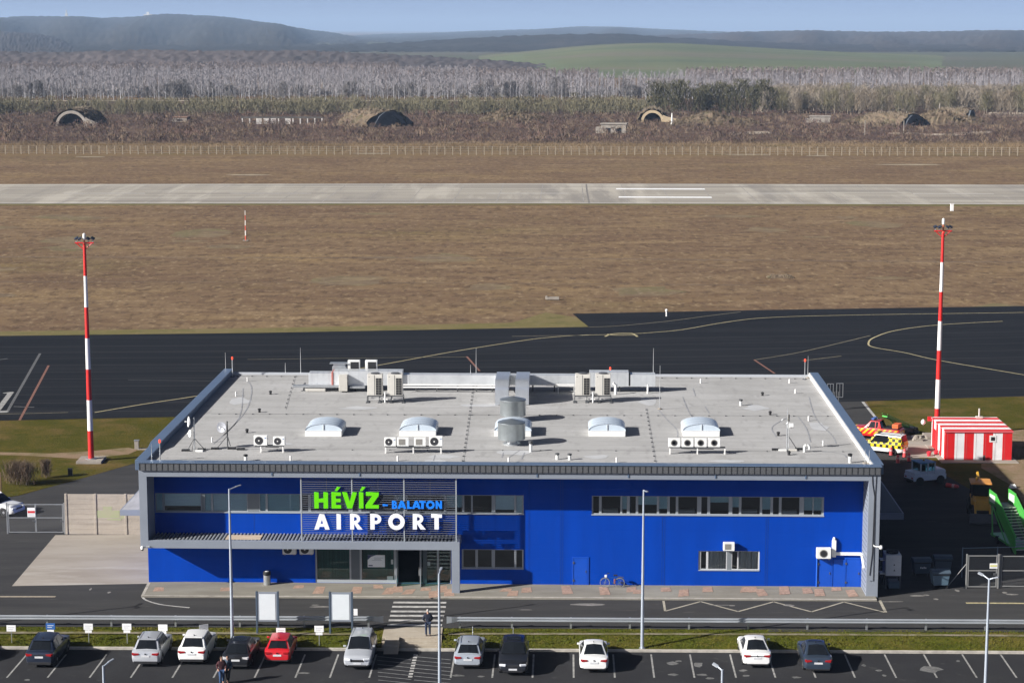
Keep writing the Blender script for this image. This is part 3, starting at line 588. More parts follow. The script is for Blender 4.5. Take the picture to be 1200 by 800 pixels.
# ------------------------------------------------------------------ shelters, ruins, mounds beyond the runway
M_OLDCON = layered('old_concrete', [((.32, .29, .25),), ((.22, .19, .16), .4, (1, 1, 1), .42, .64, .8), ((.40, .37, .33), .2, (1, 1, 1), .55, .7, .6)], bump=.3)
M_TANCON = layered('tan_concrete', [((.50, .40, .26),), ((.38, .30, .20), .4, (1, 1, 1), .42, .64, .8)], bump=.3)
M_DARKIN = mat('dark_interior', (.012, .013, .016), .9)  # near-black colour standing for unlit insides of arches and openings
M_SHADE_DK = mat('shaded_shelter_dark', (.05, .058, .07), .6, var=.3, scale=.3)  # shade of the sun-averted shelter fronts put into this dark colour
M_MOUND = layered('mound_soil', [((.13, .10, .07),), ((.17, .125, .085), .15, (1, 1, 1), .45, .62, .8), ((.10, .09, .05), .3, (1, 1, 1), .5, .66, .8)], bump=1, bscale=1)
def mound(name, L, W, H, m, parent=None, seed=1, c=(0, 0)):
    r = np.random.default_rng(seed); b = MB(); nx, ny = 34, 18
    for j in range(ny + 1):
        for i in range(nx + 1):
            u, v = i / nx * 2 - 1, j / ny * 2 - 1; q = max(0, 1 - u * u) ** .8 * max(0, 1 - v * v) ** .6
            b.v.append((c[0] + u * L, c[1] + v * W, H * q * (.72 + .2 * sin(5 * u + seed) + .1 * sin(13 * u + 9 * v)) + (r.uniform(-.55, .65) * min(1, H / 3) if q > .05 else -.3)))
    for j in range(ny):
        for i in range(nx): a = j * (nx + 1) + i; b.f.append((a, a + 1, a + nx + 2, a + nx + 1)); b.m.append(0)
    return b.build(name, m, parent)
def earth_cover(hw, hh, depth, par, seed):
    rr = np.random.default_rng(seed); b = MB(); NA, NY = 22, 16
    for j in range(NY + 1):
        t = j / NY; y = 1.0 + (depth + 4) * t; k_ = 1.1 if t < .75 else 1.1 * sqrt(max(0.02, 1 - ((t - .75) / .25) ** 2))
        for i in range(NA + 1):
            a = pi * i / NA; e = 1 + rr.uniform(-.04, .09); b.v.append((-hw * (k_ + .22 * (1 - sin(a))) * cos(a) * e, y + rr.uniform(-.3, .3), hh * k_ * sin(a) * e - .2))
    for j in range(NY):
        for i in range(NA): q = j * (NA + 1) + i; b.f.append((q, q + 1, q + NA + 2, q + NA + 1)); b.m.append(0)
    o = b.build('earth_cover', M_MOUND, par)
    tufts(o, par, 160, seed)
def tufts(o, par, n, seed, m=None):
    """dry growth on a mound"""
    me = o.data; me.calc_loop_triangles(); rr = np.random.default_rng(seed); ps = [p.center for p in me.polygons if p.center.z > .3]
    if not ps: return
    V = []
    for k in range(n):
        c = ps[rr.integers(len(ps))]
        for q in range(6):
            a = rr.uniform(0, 6.28); h = rr.uniform(.4, 1.3); x, y = c.x + rr.uniform(-.6, .6), c.y + rr.uniform(-.6, .6); V += [(x - .12 * cos(a), y - .12 * sin(a), c.z - .2), (x + .12 * cos(a), y + .12 * sin(a), c.z - .2), (x + rr.uniform(-.5, .5), y + rr.uniform(-.5, .5), c.z + h)]
    g = np_mesh('dry_growth', V, np.arange(len(V)).reshape(-1, 3), m or M_BRTWIG, par); g['kind'] = 'stuff'
def shelter(px, py, hw, hh, rot, mface, lab, wing=0.0, depth=22, rim=1.1, cover=True, trap=False):
    p = G(px, py); r = empty('aircraft_shelter', (p.x, p.y, -.05), rot, lab, 'shelter', 'old aircraft shelters beyond the runway')
    N = 20; b = MB()
    if trap: out = [(-hw, 0), (-hw * .62, hh * .72), (-hw * .3, hh), (hw * .22, hh), (hw * .62, hh * .66), (hw, 0)]; inn = [(x * .72, z * .74) for x, z in out]
    else:
        out = [(-hw * cos(pi * k / N), hh * sin(pi * k / N)) for k in range(N + 1)]; inn = [(-(hw - rim) * cos(pi * k / N), (hh - rim) * sin(pi * k / N)) for k in range(N + 1)]
    n = len(out)
    for y in (0, depth):
        b.v += [(x, y, z) for x, z in out] + [(x, y, z) for x, z in inn]
    for k in range(n - 1):
        b.f += [(k, k + 1, n + k + 1, n + k), (k, 2 * n + k, 2 * n + k + 1, k + 1), (n + k, n + k + 1, 3 * n + k + 1, 3 * n + k)]; b.m += [0] * 3
    b.build('arch', mface, r)
    b = MB(); b.add([(x, 5 if not trap else 1.5, z) for x, z in inn], [tuple(range(n))]); b.build('door', M_SHADE_DK if trap else M_DARKIN, r)  # open arches: flat near-black sheet in place of unlit depth
    if wing:
        b = MB(); b.prism_y([(hw - .4, 0), (hw + wing, 0), (hw + wing, hh * .25), (hw + wing * .3, hh * .42), (hw - .6, hh * .6)], -.2, .8); b.build('wing_wall', mface, r)
    if cover:
        earth_cover(hw, hh, depth, r, int(px))
    return r
shelter(83.5, 148, 6.6, 6.3, radians(-6), M_OLDCON, 'grey arched concrete shelter standing in scrub on the left beyond the runway', wing=4.2)
shelter(458, 148.5, 8.6, 6.0, radians(38), M_SHADE_DK, 'dark shadowed shelter with sloping sides between willow thicket and scrub', wing=2.5, trap=True)
shelter(764.5, 143, 4.9, 5.0, radians(-4), M_TANCON, 'sunlit tan arched shelter with a stepped side wall beyond the runway', wing=6.5)
shelter(1073, 149.5, 6.8, 5.0, radians(38), M_SHADE_DK, 'dark shadowed shelter behind the pale sandy track', wing=2, trap=True)
shelter(1139.5, 143, 3.2, 5.0, radians(45), M_SHADE_DK, 'small pointed dark shelter at the edge of the brown mound', trap=True, depth=14)
def blockhouse(px, py, w_, d, h, lab, m, openings, roofm=None):
    p = G(px, py); r = empty('blockhouse', (p.x, p.y, -.05), radians(-8), lab, 'bunker')
    b = MB(); b.bb(-w_ / 2, w_ / 2, 0, d, 0, h); b.bb(-w_ * .72, -w_ / 2, .6, d * .8, 0, h * .7); b.build('wall', m, r, bevel=.08)
    b = MB(); b.bb(-w_ / 2 - .3, w_ / 2 + .3, -.3, d + .3, h, h + .45); b.build('roof', roofm or m, r, bevel=.08)
    for x, z0, ww, hh in openings:
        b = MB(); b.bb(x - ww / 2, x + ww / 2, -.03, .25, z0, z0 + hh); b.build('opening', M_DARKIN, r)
blockhouse(719, 156.5, 9.5, 6, 3.4, 'low stone bunker with two dark openings in the red scrub', M_OLDCON, [(-2, .2, 1.7, 1.9), (2, .2, 1.9, 1.9)])
blockhouse(961, 144, 8.5, 5, 2.5, 'small plain pale bunker half hidden in scrub near the wood', M_OLDCON, [])
blockhouse(211, 143, 6, 5, 1.8, 'small bunker with a brown roof and one opening left of the long ruin', M_OLDCON, [(0, .3, 2.2, 1.0)], mat('rust_roof', (.20, .12, .08), .9, var=.3))
p = G(330, 145.5); r = empty('ruin', (p.x, p.y, -.05), 0, 'long low ruined wall with broken pale bays under a dark lintel', 'ruin')
b = MB(); b.bb(-17, 17, 0, .5, 2.4, 3.1); b.build('lintel', mat('dark_concrete', (.09, .08, .07), .9, var=.4, scale=.5), r)  # lintel is darker than the bays
for k in range(12):
    x = -16.5 + k * 3.0
    b = MB(); b.bb(x, x + (2.2 if k in (2, 3, 4, 6) else .5), 0, .45, 0, 2.4); b.build('wall_bay', mat('chalky_wall', (.55, .52, .48), .9, var=.3, scale=.5), r)
for px, py, L, W, H, lab in [(600, 143, 15, 8, 5.0, 'brown rubble mound overgrown with dry grass in the middle of the scrub'), (838, 147, 19, 9, 5.5, 'long brown earth mound right of the sunlit arched shelter'), (1108, 146, 17, 12, 6.2, 'brown earth mound between the two dark shelters on the right'), (1020, 146, 12, 7, 3.2, 'low earth mound left of the shelter by the sandy track'), (425, 145, 7, 6, 3.6, 'small tan earth mound against the left of the dark trapezoid shelter')]:
    p = G(px, py); r = empty('earth_mound', (p.x, p.y + W * .5, -.05), 0, lab, 'mound'); o = mound('soil', L, W, H, M_MOUND, r, int(px)); tufts(o, r, 420, int(px), mat('tan_twigs', (.12, .092, .062), .95, var=.4, scale=.3))
sheet('sand_track', [(1075, 156.5), (1110, 156.5), (1150, 153.8), (1168, 153.5), (1160, 156), (1120, 159), (1085, 158.5)], .03, mat('pale_sand', (.40, .33, .25), .95, var=.2, scale=.1))
sheet('sand_patch', [(1040, 155.6), (1075, 155.6), (1075, 157), (1040, 157)], .03, MATS['pale_sand'])
sheet('gravel_patch', [(855, 155), (900, 153.5), (905, 156.5), (858, 158)], .03, MATS['pale_sand'])
sheet('far_track', [(-100, 117.9), (620, 117.4), (620, 118.3), (-100, 118.8)], .03, MATS['pale_sand'])
sheet('far_sand', [(1160, 131.5), (1260, 131), (1260, 136), (1150, 137.5)], .0, MATS['pale_sand'])
b = MB()
for px, py, wd in [(880, 181.6, 9), (108, 184, 6), (1067, 193, 13), (960, 182.5, 5), (436, 180, 8), (290, 205, 7), (530, 167, 6)]:
    p = G(px, py, .03); b.poly([p + Vector((cos(2 * pi * j / 9) * wd * random.uniform(.6, 1), sin(2 * pi * j / 9) * 3 * random.uniform(.6, 1), 0)) for j in range(9)])
struct(b.build('dry_patches', mat('bleached_grass', (.30, .24, .155), .95, var=.3, scale=.3)))
for px, y0, y1, lab in [(787.5, 147, 132.5, 'slender white concrete pylon leaning beside the sunlit shelter'), (1101, 141, 121.5, 'tall pale pole on the brown mound beyond the runway')]:
    p = G(px, y0); top_ = AT(px, y1, p.y); b = MB(); b.tube([(0, 0, 0), (0, 0, top_.z)], [.7, .25], 6); tag(b.build('pylon', M_OLDCON if px > 1000 else mat('white_concrete', (.7, .68, .63), .8), loc=(p.x, p.y, -.05)), lab, 'pole')
for px in (1013.5, 1059):
    p = G(px, 158); b = MB(); b.tube([(0, 0, 0), (0, 0, 5.5)], .16, 6); tag(b.build('pole', M_OLDCON, loc=(p.x, p.y, -.05)), 'thin grey pole in red scrub, ' + ('left of the dark shelter by the sandy track' if px < 1050 else 'standing before the dark shelter by the sandy track'), 'pole')
# fence along the far side of the runway strip
f0, f1 = G(-30, 180.6), G(1230, 182.8); fr = empty('field_fence', f0, 0, 'long post and wire fence crossing the dry field beyond the runway', 'fence'); fd = f1 - f0; NP = 136
M_POST = mat('fence_post_concrete', (.30, .25, .18), .9, var=.15, scale=.05); pm = None
far_posts = MB()
for k in range(NP + 1):
    q = fd * (k / NP); lean = random.uniform(-.04, .04)
    if 18 <= k < 118:
        if pm is None:
            b = MB(); b.bb(-.14, .14, -.1, .1, 0, 2.7); pm = b.build('post', M_POST, fr); o = pm
        else: o = pm.copy(); COL.objects.link(o); o.parent = fr
        o.location = q; o.rotation_euler = (0, lean, 0)
    else: far_posts.bb(q.x - .14, q.x + .14, q.y - .1, q.y + .1, 0, 2.7)
o = far_posts.build('outer_posts', M_POST, fr); o['kind'] = 'stuff'
b = MB()
for z in (.5, 1.2, 1.9, 2.5): b.tube([(0, -.12, z), tuple(fd + Vector((0, -.12, z)))], .025, 4)
b.build('wire', mat('fence_wire', (.3, .27, .22), .6), fr)
# small things on the field
p = G(288, 282); r = empty('marker_mast', p, 0, 'thin orange and white banded mast standing alone in the dry field', 'mast')
b = MB(); b.tube([(0, 0, 0), (0, 0, 2.8), (0, 0, 5.6)], [.14, .10, .06], 8); b.build('pole', banded('orange_white_bands', [(.62, .10, .05), (.8, .76, .7)], 'Z', .95), r)
b = MB(); b.bb(-.5, .5, -.4, .4, 0, .12); b.build('base', M_OLDCON, r)
p = G(1115.5, 247.3); r = empty('runway_marker', p, 0, 'white marker cabinet beside the runway edge on the grass', 'marker')
b = MB(); b.prism([(-.36, -.2), (.36, -.2), (.36, .2), (-.36, .2)], 0, 1.5); b.build('body', mat('white_enamel', (.82, .81, .78), .5, var=.08), r, bevel=.05); b = MB(); b.bb(-.42, .42, -.26, .26, 1.5, 1.6); b.build('lid', MATS['white_enamel'], r)
p = G(781, 370.5); r = empty('edge_light', p, 0, 'small pale stake light on the dark taxiway corner', 'light'); b = MB(); b.tube([(0, 0, 0), (0, 0, .7)], .10, 8); b.build('stem', MATS['white_enamel'], r); b = MB(); b.lathe([(.16, .7), (.2, .85), (.1, 1.0)], n=8); b.build('lamp_head', MATS['white_enamel'], r)
p = G(648, 350.8); b = MB(); b.bb(-.9, .9, -.4, .4, 0, .35); b.bb(-1.1, -.8, -.3, .3, 0, .5); tag(b.build('ground_box', M_OLDCON, loc=p, bevel=.04), 'small low concrete box on a greener patch of the dry field', 'box')
p = G(914, 324.8); o = mound('soil_heap', 2.2, 1.0, .6, M_MOUND, None, 5); o.location = p; tag(o, 'small dark heap of soil on the dry field right of centre', 'heap')
# ------------------------------------------------------------------ terminal materials
def panel_blue():
    m = mat('blue_cladding', (.001, .045, .35), .7, var=.10, scale=.3, spec=.05, stretch=(2.5, 1, .35))
    n, l = nt(m); b = n['Principled BSDF']; tc = n.new('ShaderNodeTexCoord'); sp = n.new('ShaderNodeSeparateXYZ'); l.new(tc.outputs['Object'], sp.inputs[0])
    h = []
    for ax, per, wd in (('Z', 1.0, .012), ('X', 5.95, .004)):
        dv = n.new('ShaderNodeMath'); dv.operation = 'DIVIDE'; dv.inputs[1].default_value = per; l.new(sp.outputs[ax], dv.inputs[0])
        fr = n.new('ShaderNodeMath'); fr.operation = 'FRACT'; l.new(dv.outputs[0], fr.inputs[0])
        lt = n.new('ShaderNodeMath'); lt.operation = 'GREATER_THAN'; lt.inputs[1].default_value = wd; l.new(fr.outputs[0], lt.inputs[0]); h.append(lt)
    mi = n.new('ShaderNodeMath'); mi.operation = 'MINIMUM'; l.new(h[0].outputs[0], mi.inputs[0]); l.new(h[1].outputs[0], mi.inputs[1])
    bp = n.new('ShaderNodeBump'); bp.inputs['Strength'].default_value = .5; bp.inputs['Distance'].default_value = .02; l.new(mi.outputs[0], bp.inputs['Height']); l.new(bp.outputs[0], b.inputs['Normal'])
    return m
M_BLUE = panel_blue()
M_FRAME = mat('grey_aluminium_cladding', (.225, .25, .29), .45, var=.06, scale=.5, spec=.4)
M_FASCIA = mat('anthracite_sheet', (.085, .088, .093), .55, var=.12, scale=.8)
M_SEAM = mat('anthracite_seam', (.045, .047, .05), .5)
M_COPE = mat('coping_sheet', (.13, .185, .275), .35, var=.08, scale=.6, metal=.3)  # sky reflection on the copings put into the blue base colour
M_ROOF = layered('roof_membrane', [((.395, .39, .38),), ((.335, .33, .32), .35, (.5, 2, 1), .42, .64, .8), ((.45, .445, .44), .22, (.4, 1.4, 1), .5, .7, .7), ((.26, .255, .25), .9, (1.6, .5, 1), .55, .72, .65), ((.30, .295, .285), .13, (1, .6, 1), .54, .66, .55), ((.355, .35, .34), 5, (1, 1, 1), .5, .7, .5)], rough=.85, bump=.15, bscale=6)
M_DKFRAME = mat('window_frame_grey', (.32, .35, .37), .45)
M_GLASS = glassy('window_glass', (.95, .98, .98), .06)
M_GLASS_DK = glassy('entrance_glass', (.42, .66, .64), .03)
M_ROOM = mat('room_interior_wall', (.035, .04, .045), .9, var=.3, scale=.7)
M_BLIND = mat('teal_blind', (.50, .74, .78), .8, var=.08, scale=1, stretch=(1, 1, 12))
M_BLIND2 = mat('pale_blind', (.75, .92, .97), .8, var=.08, scale=1, stretch=(1, 1, 10))
M_CURTAIN = mat('white_curtain', (.62, .62, .58), .9, var=.35, scale=2, stretch=(4, 1, .15))
M_GALV = mat('galvanised_steel', (.52, .54, .55), .38, metal=.75, var=.12, scale=1.2)
M_DUCT = mat('duct_sheet', (.66, .68, .69), .38, metal=.45, var=.10, scale=.9)
M_WHITE = mat('white_casing', (.74, .74, .71), .5, var=.06, scale=2)
M_CREAM = mat('cream_casing', (.56, .54, .49), .5, var=.06, scale=2)
M_BLACK = mat('black_plastic', (.015, .015, .016), .55)
M_DGREY = mat('dark_grey_metal', (.075, .078, .082), .5, var=.15, scale=2)
M_PIPEW = mat('white_pipe', (.78, .77, .74), .5)
M_RUST = MATS['rusty_leaves']
M_WOOD = mat('pale_board', (.50, .40, .29), .8, var=.2, scale=1, stretch=(1, 6, 1))

TERM = empty('airport_terminal', ORG, -YAW, 'long blue clad airport terminal with a flat pale roof and grey entrance frame', 'building')
ZR, ZT = 9.05, 9.30
U0, U1, VB = 0.0, 50.65, 35.4
def wall_grid(name, u0, u1, z0, z1, v, depth, openings, m, parent, mrev=None):
    """a front wall at v with real openings and reveals"""
    us = sorted({u0, u1, *[o[0] for o in openings], *[o[1] for o in openings]}); zs = sorted({z0, z1, *[o[2] for o in openings], *[o[3] for o in openings]}); b = MB()
    for i in range(len(us) - 1):
        for j in range(len(zs) - 1):
            cu, cz = (us[i] + us[i + 1]) / 2, (zs[j] + zs[j + 1]) / 2
            if any(o[0] < cu < o[1] and o[2] < cz < o[3] for o in openings): continue
            b.add([(us[i], v, zs[j]), (us[i + 1], v, zs[j]), (us[i + 1], v, zs[j + 1]), (us[i], v, zs[j + 1])], [(0, 1, 2, 3)], 0)
    for a, c, p, q in openings:
        b.add([(a, v, p), (c, v, p), (c, v + depth, p), (a, v + depth, p)], [(0, 3, 2, 1)], 1); b.add([(a, v, q), (c, v, q), (c, v + depth, q), (a, v + depth, q)], [(0, 1, 2, 3)], 1)
        b.add([(a, v, p), (a, v, q), (a, v + depth, q), (a, v + depth, p)], [(0, 3, 2, 1)], 1); b.add([(c, v, p), (c, v, q), (c, v + depth, q), (c, v + depth, p)], [(0, 1, 2, 3)], 1)
    return b.build(name, [m, mrev or m], parent)
ZW0, ZW1, ZL0, ZL1 = 5.22, 6.55, 1.25, 2.62
def fu(px, py, v=0): return F(px, py, v)[0]
wL = (fu(182, 588), fu(613.5, 590)); wR = (fu(693.5, 592), fu(965.5, 592)); wC = (fu(818.5, 656), fu(890, 656)); wE = (fu(541, 656), fu(613.5, 656)); ent = (fu(369.5, 660), fu(528.5, 660))
wall_grid('front_wall', U0, U1 + .1, 0.0, 8.6, 0, .22, [(wL[0], wL[1], ZW0, ZW1), (wR[0], wR[1], ZW0, ZW1), (wC[0], wC[1], ZL0, ZL1), (wE[0], wE[1], ZL0, ZL1), (ent[0], ent[1], .12, 3.1)], M_BLUE, TERM, M_DKFRAME)
b = MB(); b.bb(.02, .2, .02, VB, 0, 8.7); b.bb(U1 + .45, U1 + .63, .02, VB, 0, 8.7); b.bb(.2, U1 + .45, VB - .2, VB, 0, 8.7); b.build('outer_wall', M_BLUE, TERM)
b = MB()   # rooms seen through the glazing
for a, c, p, q, dp in [(wL[0], wL[1], ZW0 - .9, ZW1 + .4, 5), (wR[0], wR[1], ZW0 - .9, ZW1 + .4, 5), (wC[0], wC[1], ZL0 - .9, ZL1 + .3, 4), (wE[0], wE[1], ZL0 - .9, ZL1 + .3, 4), (ent[0], ent[1], .11, 3.2, 9)]:
    a -= .1; c += .1; y0 = .225
    b.add([(a, y0, p), (c, y0, p), (c, dp, p), (a, dp, p), (a, y0, q), (c, y0, q), (c, dp, q), (a, dp, q)], [(0, 1, 2, 3), (4, 7, 6, 5), (3, 2, 6, 7), (0, 3, 7, 4), (1, 5, 6, 2)])
b.build('room_interior', M_ROOM, TERM)
def window_row(items, z0, z1, lo, hi, frame=M_DKFRAME):
    """items: (px0, px1, py, kind): each unit is a window part with its pane and blind as sub-parts"""
    E_ = [(fu(a, py), fu(c, py), k) for a, c, py, k in items]
    for i, (a, c, k) in enumerate(E_):
        l = lo if i == 0 else (E_[i - 1][1] + a) / 2; r = hi if i == len(E_) - 1 else (c + E_[i + 1][0]) / 2; b = MB(); t = .055
        y0, y1 = .07 + .001 * (i % 2), .15
        if k == 'panel': b.bb(l, r, y0, y1, z0, z1); b.build('window_infill', mat('infill_panel', (.17, .19, .205), .5), TERM); continue
        b.bb(l, a, y0, y1, z0, z1); b.bb(c, r, y0, y1, z0, z1); b.bb(a, c, y0, y1, z0, z0 + t); b.bb(a, c, y0, y1, z1 - t, z1)
        wo = b.build('window', frame, TERM)
        b = MB(); b.bb(a, c, .10, .115, z0 + t, z1 - t); b.build('pane', M_GLASS, wo)
        H = z1 - z0
        if k[0] == 'b':      # blind down to a fraction
            f = float(k[2:] or 1); b = MB(); b.bb(a - .02, c + .02, .19, .21, z1 - H * f, z1); b.build('blind', M_BLIND2 if k[1] == 'p' else M_BLIND, wo)
        if k[0] == 'c':
            b = MB(); n = 28
            vs = []
            for j in range(n + 1):
                u = a + (c - a) * j / n; vs += [(u, .24 + .035 * sin(j * 1.7) + .02 * sin(j * .6), z0 + .02), (u, .24 + .035 * sin(j * 1.7), z1)]
            b.add(vs, [(2 * j, 2 * j + 2, 2 * j + 3, 2 * j + 1) for j in range(n) if not (n * .62 < j < n * .66)]); b.build('curtain', M_CURTAIN, wo, smooth=60)
        if k[0] == 's':      # pale desk behind
            b = MB(); b.bb(a + .1, c - .15, .4, .9, z0 - .1, z0 + .22); b.build('sill_insert', M_CREAM, wo)  # a pale block low behind the pane
P = 588
window_row([(183, 190, P, 'bt'), (192.5, 235, P, 'bp.72'), (236.5, 239, P, 'panel'), (240, 247, P, 'bt'), (249.5, 289, P, 'bp'), (291, 303, P, 'panel'), (304.5, 311, P, 'bt'), (313.5, 351, P, 'bt'), (354, 361, P, 'd'), (364, 408, P, 'bt.8'), (412, 420, P, 'd'), (423, 462, P, 'd'), (466, 474, P, 'bt'), (477, 520, P, 'd'), (523, 541.5, P, 'bt.7'), (544, 552, P, 'd'), (554, 576, P, 'd'), (580.5, 602.5, P, 'bp.82'), (605, 612, P, 'bp')], ZW0, ZW1, *wL)
P = 592
window_row([(695.2, 702, P, 'd'), (705, 727, P, 's'), (729.2, 734.6, P, 'bt.75'), (738, 745, P, 'd'), (748, 769.8, P, 'bt.5'), (772.6, 782, P, 'bt.72'), (785, 792, P, 'd'), (795, 817, P, 's'), (822, 829, P, 'd'), (832.4, 854, P, 'bt.35'), (858.4, 866, P, 'bt.6'), (869, 890.6, P, 's'), (893.4, 903, P, 'bt.72'), (906, 913, P, 'd'), (916, 937, P, 's'), (942.4, 952.4, P, 'bt.75'), (953.6, 963, P, 'bt.75')], ZW0, ZW1, *wR)
P = 656
window_row([(821.4, 827.6, P, 'd'), (830, 851, P, 'c'), (853, 857, P, 'panel'), (858, 864, P, 'd'), (865.5, 888.5, P, 'c')], ZL0, ZL1, *wC, M_WHITE if False else mat('pale_window_frame', (.50, .51, .52), .5))
window_row([(543, 557, P, 'd'), (560, 576, P, 'd'), (580, 602.5, P, 'd'), (605, 612, P, 'd')], ZL0, ZL1, *wE)
# cladding joints
for px, z0, z1 in [(657, .02, 8.3), (659.5, .02, 8.3), (776, .02, ZW0 - .1), (779, .02, ZW0 - .1), (897.5, .02, ZW0 - .1), (900, .02, ZW0 - .1), (298, 3.75, ZW0 - .1), (620, .02, 8.3)]:
    u = fu(px, 620); b = MB(); b.bb(u - .012, u + .012, -.012, -.001, z0, z1); b.build('cladding_joint', mat('joint_blue', (.0, .035, .22), .6), TERM)
# sills
b = MB(); b.bb(wR[0] - .03, wR[1] + .03, -.05, .0, ZW0 - .07, ZW0 - .005); b.build('window_sill', M_DKFRAME, TERM)
b = MB(); b.bb(wL[0], wL[1] + .03, -.05, .0, ZW0 - .07, ZW0 - .005); b.build('window_sill', M_DKFRAME, TERM)
for bb_, zz in ((wC, ZL0), (wE, ZL0)):
    b = MB(); b.bb(bb_[0], bb_[1], -.05, .0, zz - .06, zz - .005); b.build('window_sill', M_DKFRAME, TERM)
# entrance glazing
ez0, ez1 = .12, 3.1
def eu(px): return fu(px, 662)
b = MB()
for a, c in [(ent[0], eu(371.5)), (eu(409.5), eu(411.5)), (eu(421.5), eu(424)), (eu(461.5), eu(466.5)), (eu(512), eu(514.5)), (eu(527.3), ent[1])]: b.bb(a, c, .05, .17, ez0, ez1)
b.bb(ent[0], ent[1], .052, .168, ez1 - .1, ez1 - .002); b.bb(ent[0], eu(462), .045, .165, ez0, ez0 + .22); b.build('entrance_frame', M_DKFRAME, TERM)
b = MB(); b.bb(eu(411.5), eu(421.5), .06, .15, ez0 + .02, ez1 - .02); b.build('entrance_pillar', mat('slate_panel', (.10, .12, .135), .5), TERM)
for a, c, m_ in [(371.5, 409.5, M_GLASS_DK), (424, 461.5, M_GLASS_DK), (500, 512, M_GLASS_DK), (514.5, 527.3, M_GLASS_DK)]:
    b = MB(); b.bb(eu(a), eu(c), .10, .115, ez0 + .2, ez1 - .1); b.build('entrance_pane', m_, TERM)
b = MB(); b.bb(eu(372), eu(409), .5, .53, ez0, ez1); b.bb(eu(424), eu(461), .9, .93, ez0, ez1); b.build('entrance_blind', mat('green_grey_drapes', (.16, .34, .32), .9, var=.3, scale=1.5, stretch=(5, 1, .1)), TERM)
b = MB()
for k in range(7): b.bb(eu(501), eu(527), .35, .37, .35 + k * .36, .42 + k * .36)
b.build('inner_shutter', M_DGREY, TERM)
# the open door leaves: glass doors swung out to the pavement
for px, sgn in ((465.6, 1), (493.6, 1)):
    u = eu(px); b = MB(); t = .07
    b.bb(u - .03, u + .03, -.92, .05, .13, .25); b.bb(u - .03, u + .03, -.92, .05, 2.88, 2.98); b.bb(u - .03, u + .03, -.92, -.84, .25, 2.88); b.bb(u - .03, u + .03, -.04, .05, .25, 2.88)
    d_ = b.build('entrance_door', mat('door_frame_grey', (.26, .28, .30), .4), TERM); b = MB(); b.bb(u - .01, u + .01, -.84, -.04, .25, 2.88); b.build('pane', M_GLASS_DK, d_)
    b = MB(); b.tube([(u - .09, -.8, .9), (u - .09, -.8, 1.5)], .022, 6); b.tube([(u + .09, -.8, .9), (u + .09, -.8, 1.5)], .022, 6); b.build('handle', M_GALV, d_)
u0, u1 = eu(495.5), eu(500); b = MB(); b.bb(u0, u1, -.02, .16, .12, 3.0); b.build('door_post', mat('slate_panel', (.1, .12, .135), .5), TERM)
# poster and notices behind the glass
zz = F(440, 651, .08); b = MB(); p0 = F(431, 664, .08); p1 = F(451, 650, .08); b.bb(p0[0], p1[0], .07, .09, p0[1], p1[1]); po = b.build('poster', mat('poster_paper', (.70, .76, .78), .6), TERM)
b = MB()
b.prism_y([(p0[0], p1[1]), (p0[0], p1[1] - .35), (p0[0] + .25, p1[1] - .12), (p0[0] + .6, p1[1])], .060, .068, 0)
for k, (a, c) in enumerate(((.45, 1.1), (.45, .95), (.3, 1.0))): b.bb(p0[0] + a, p0[0] + c, .060, .068, p1[1] - .22 - k * .09, p1[1] - .19 - k * .09, 1)
b.bb(p0[0] + .05, p0[0] + .35, .060, .068, p0[1] + .08, p0[1] + .16, 0)
b.build('poster_print', [mat('poster_navy', (.04, .06, .13), .6), mat('poster_grey', (.35, .42, .45), .6)], po)
for px, py, w_, h_ in [(459.5, 658, .16, .34), (457, 677, .42, .3), (502.5, 660, .2, .3)]:
    p = F(px, py, .08); b = MB(); b.bb(p[0] - w_ / 2, p[0] + w_ / 2, .07, .09, p[1] - h_ / 2, p[1] + h_ / 2); b.build('notice', mat('notice_paper', (.45, .52, .52), .7), TERM)
# blue service doors in the right half
def blue_door(px0, px1, py0, py1, hinge=True):
    a = F(px0, py0)[0]; c = F(px1, py0)[0]; z1 = F(px0, py0)[1]; b = MB()
    b.bb(a - .09, a, -.045, .0, 0, z1 + .09); b.bb(c, c + .09, -.045, .0, 0, z1 + .09); b.bb(a, c, -.045, .0, z1, z1 + .09); b.bb(a + .015, c - .015, -.022, .0, .05, z1 - .015)
    d_ = b.build('service_door', mat('blue_door_paint', (.005, .07, .45), .4, var=.05, scale=2, spec=.4), TERM)
    b = MB()
    for z in (.35, z1 - .4): b.bb(a - .05, a + .06, -.07, -.04, z, z + .14)
    b.build('hinge', M_DGREY, d_); b = MB(); b.bb(c - .14, c - .09, -.09, -.02, 1.0, 1.15); b.build('handle', M_DGREY, d_)
blue_door(672, 688.5, 653.5, 685); blue_door(959, 974.5, 655, 685); blue_door(991.5, 1008.5, 654.5, 686)
u = fu(976.5, 670); b = MB(); b.bb(u, fu(990, 670), -.05, 0, 0.04, 2.05); b.build('blue_panel', MATS['blue_door_paint'], TERM)
u = fu(957, 670); b = MB(); b.tube([(u, -.06, .1), (u, -.06, 2.15)], .05, 8); b.build('downpipe', mat('blue_pipe', (.02, .12, .55), .4), TERM)
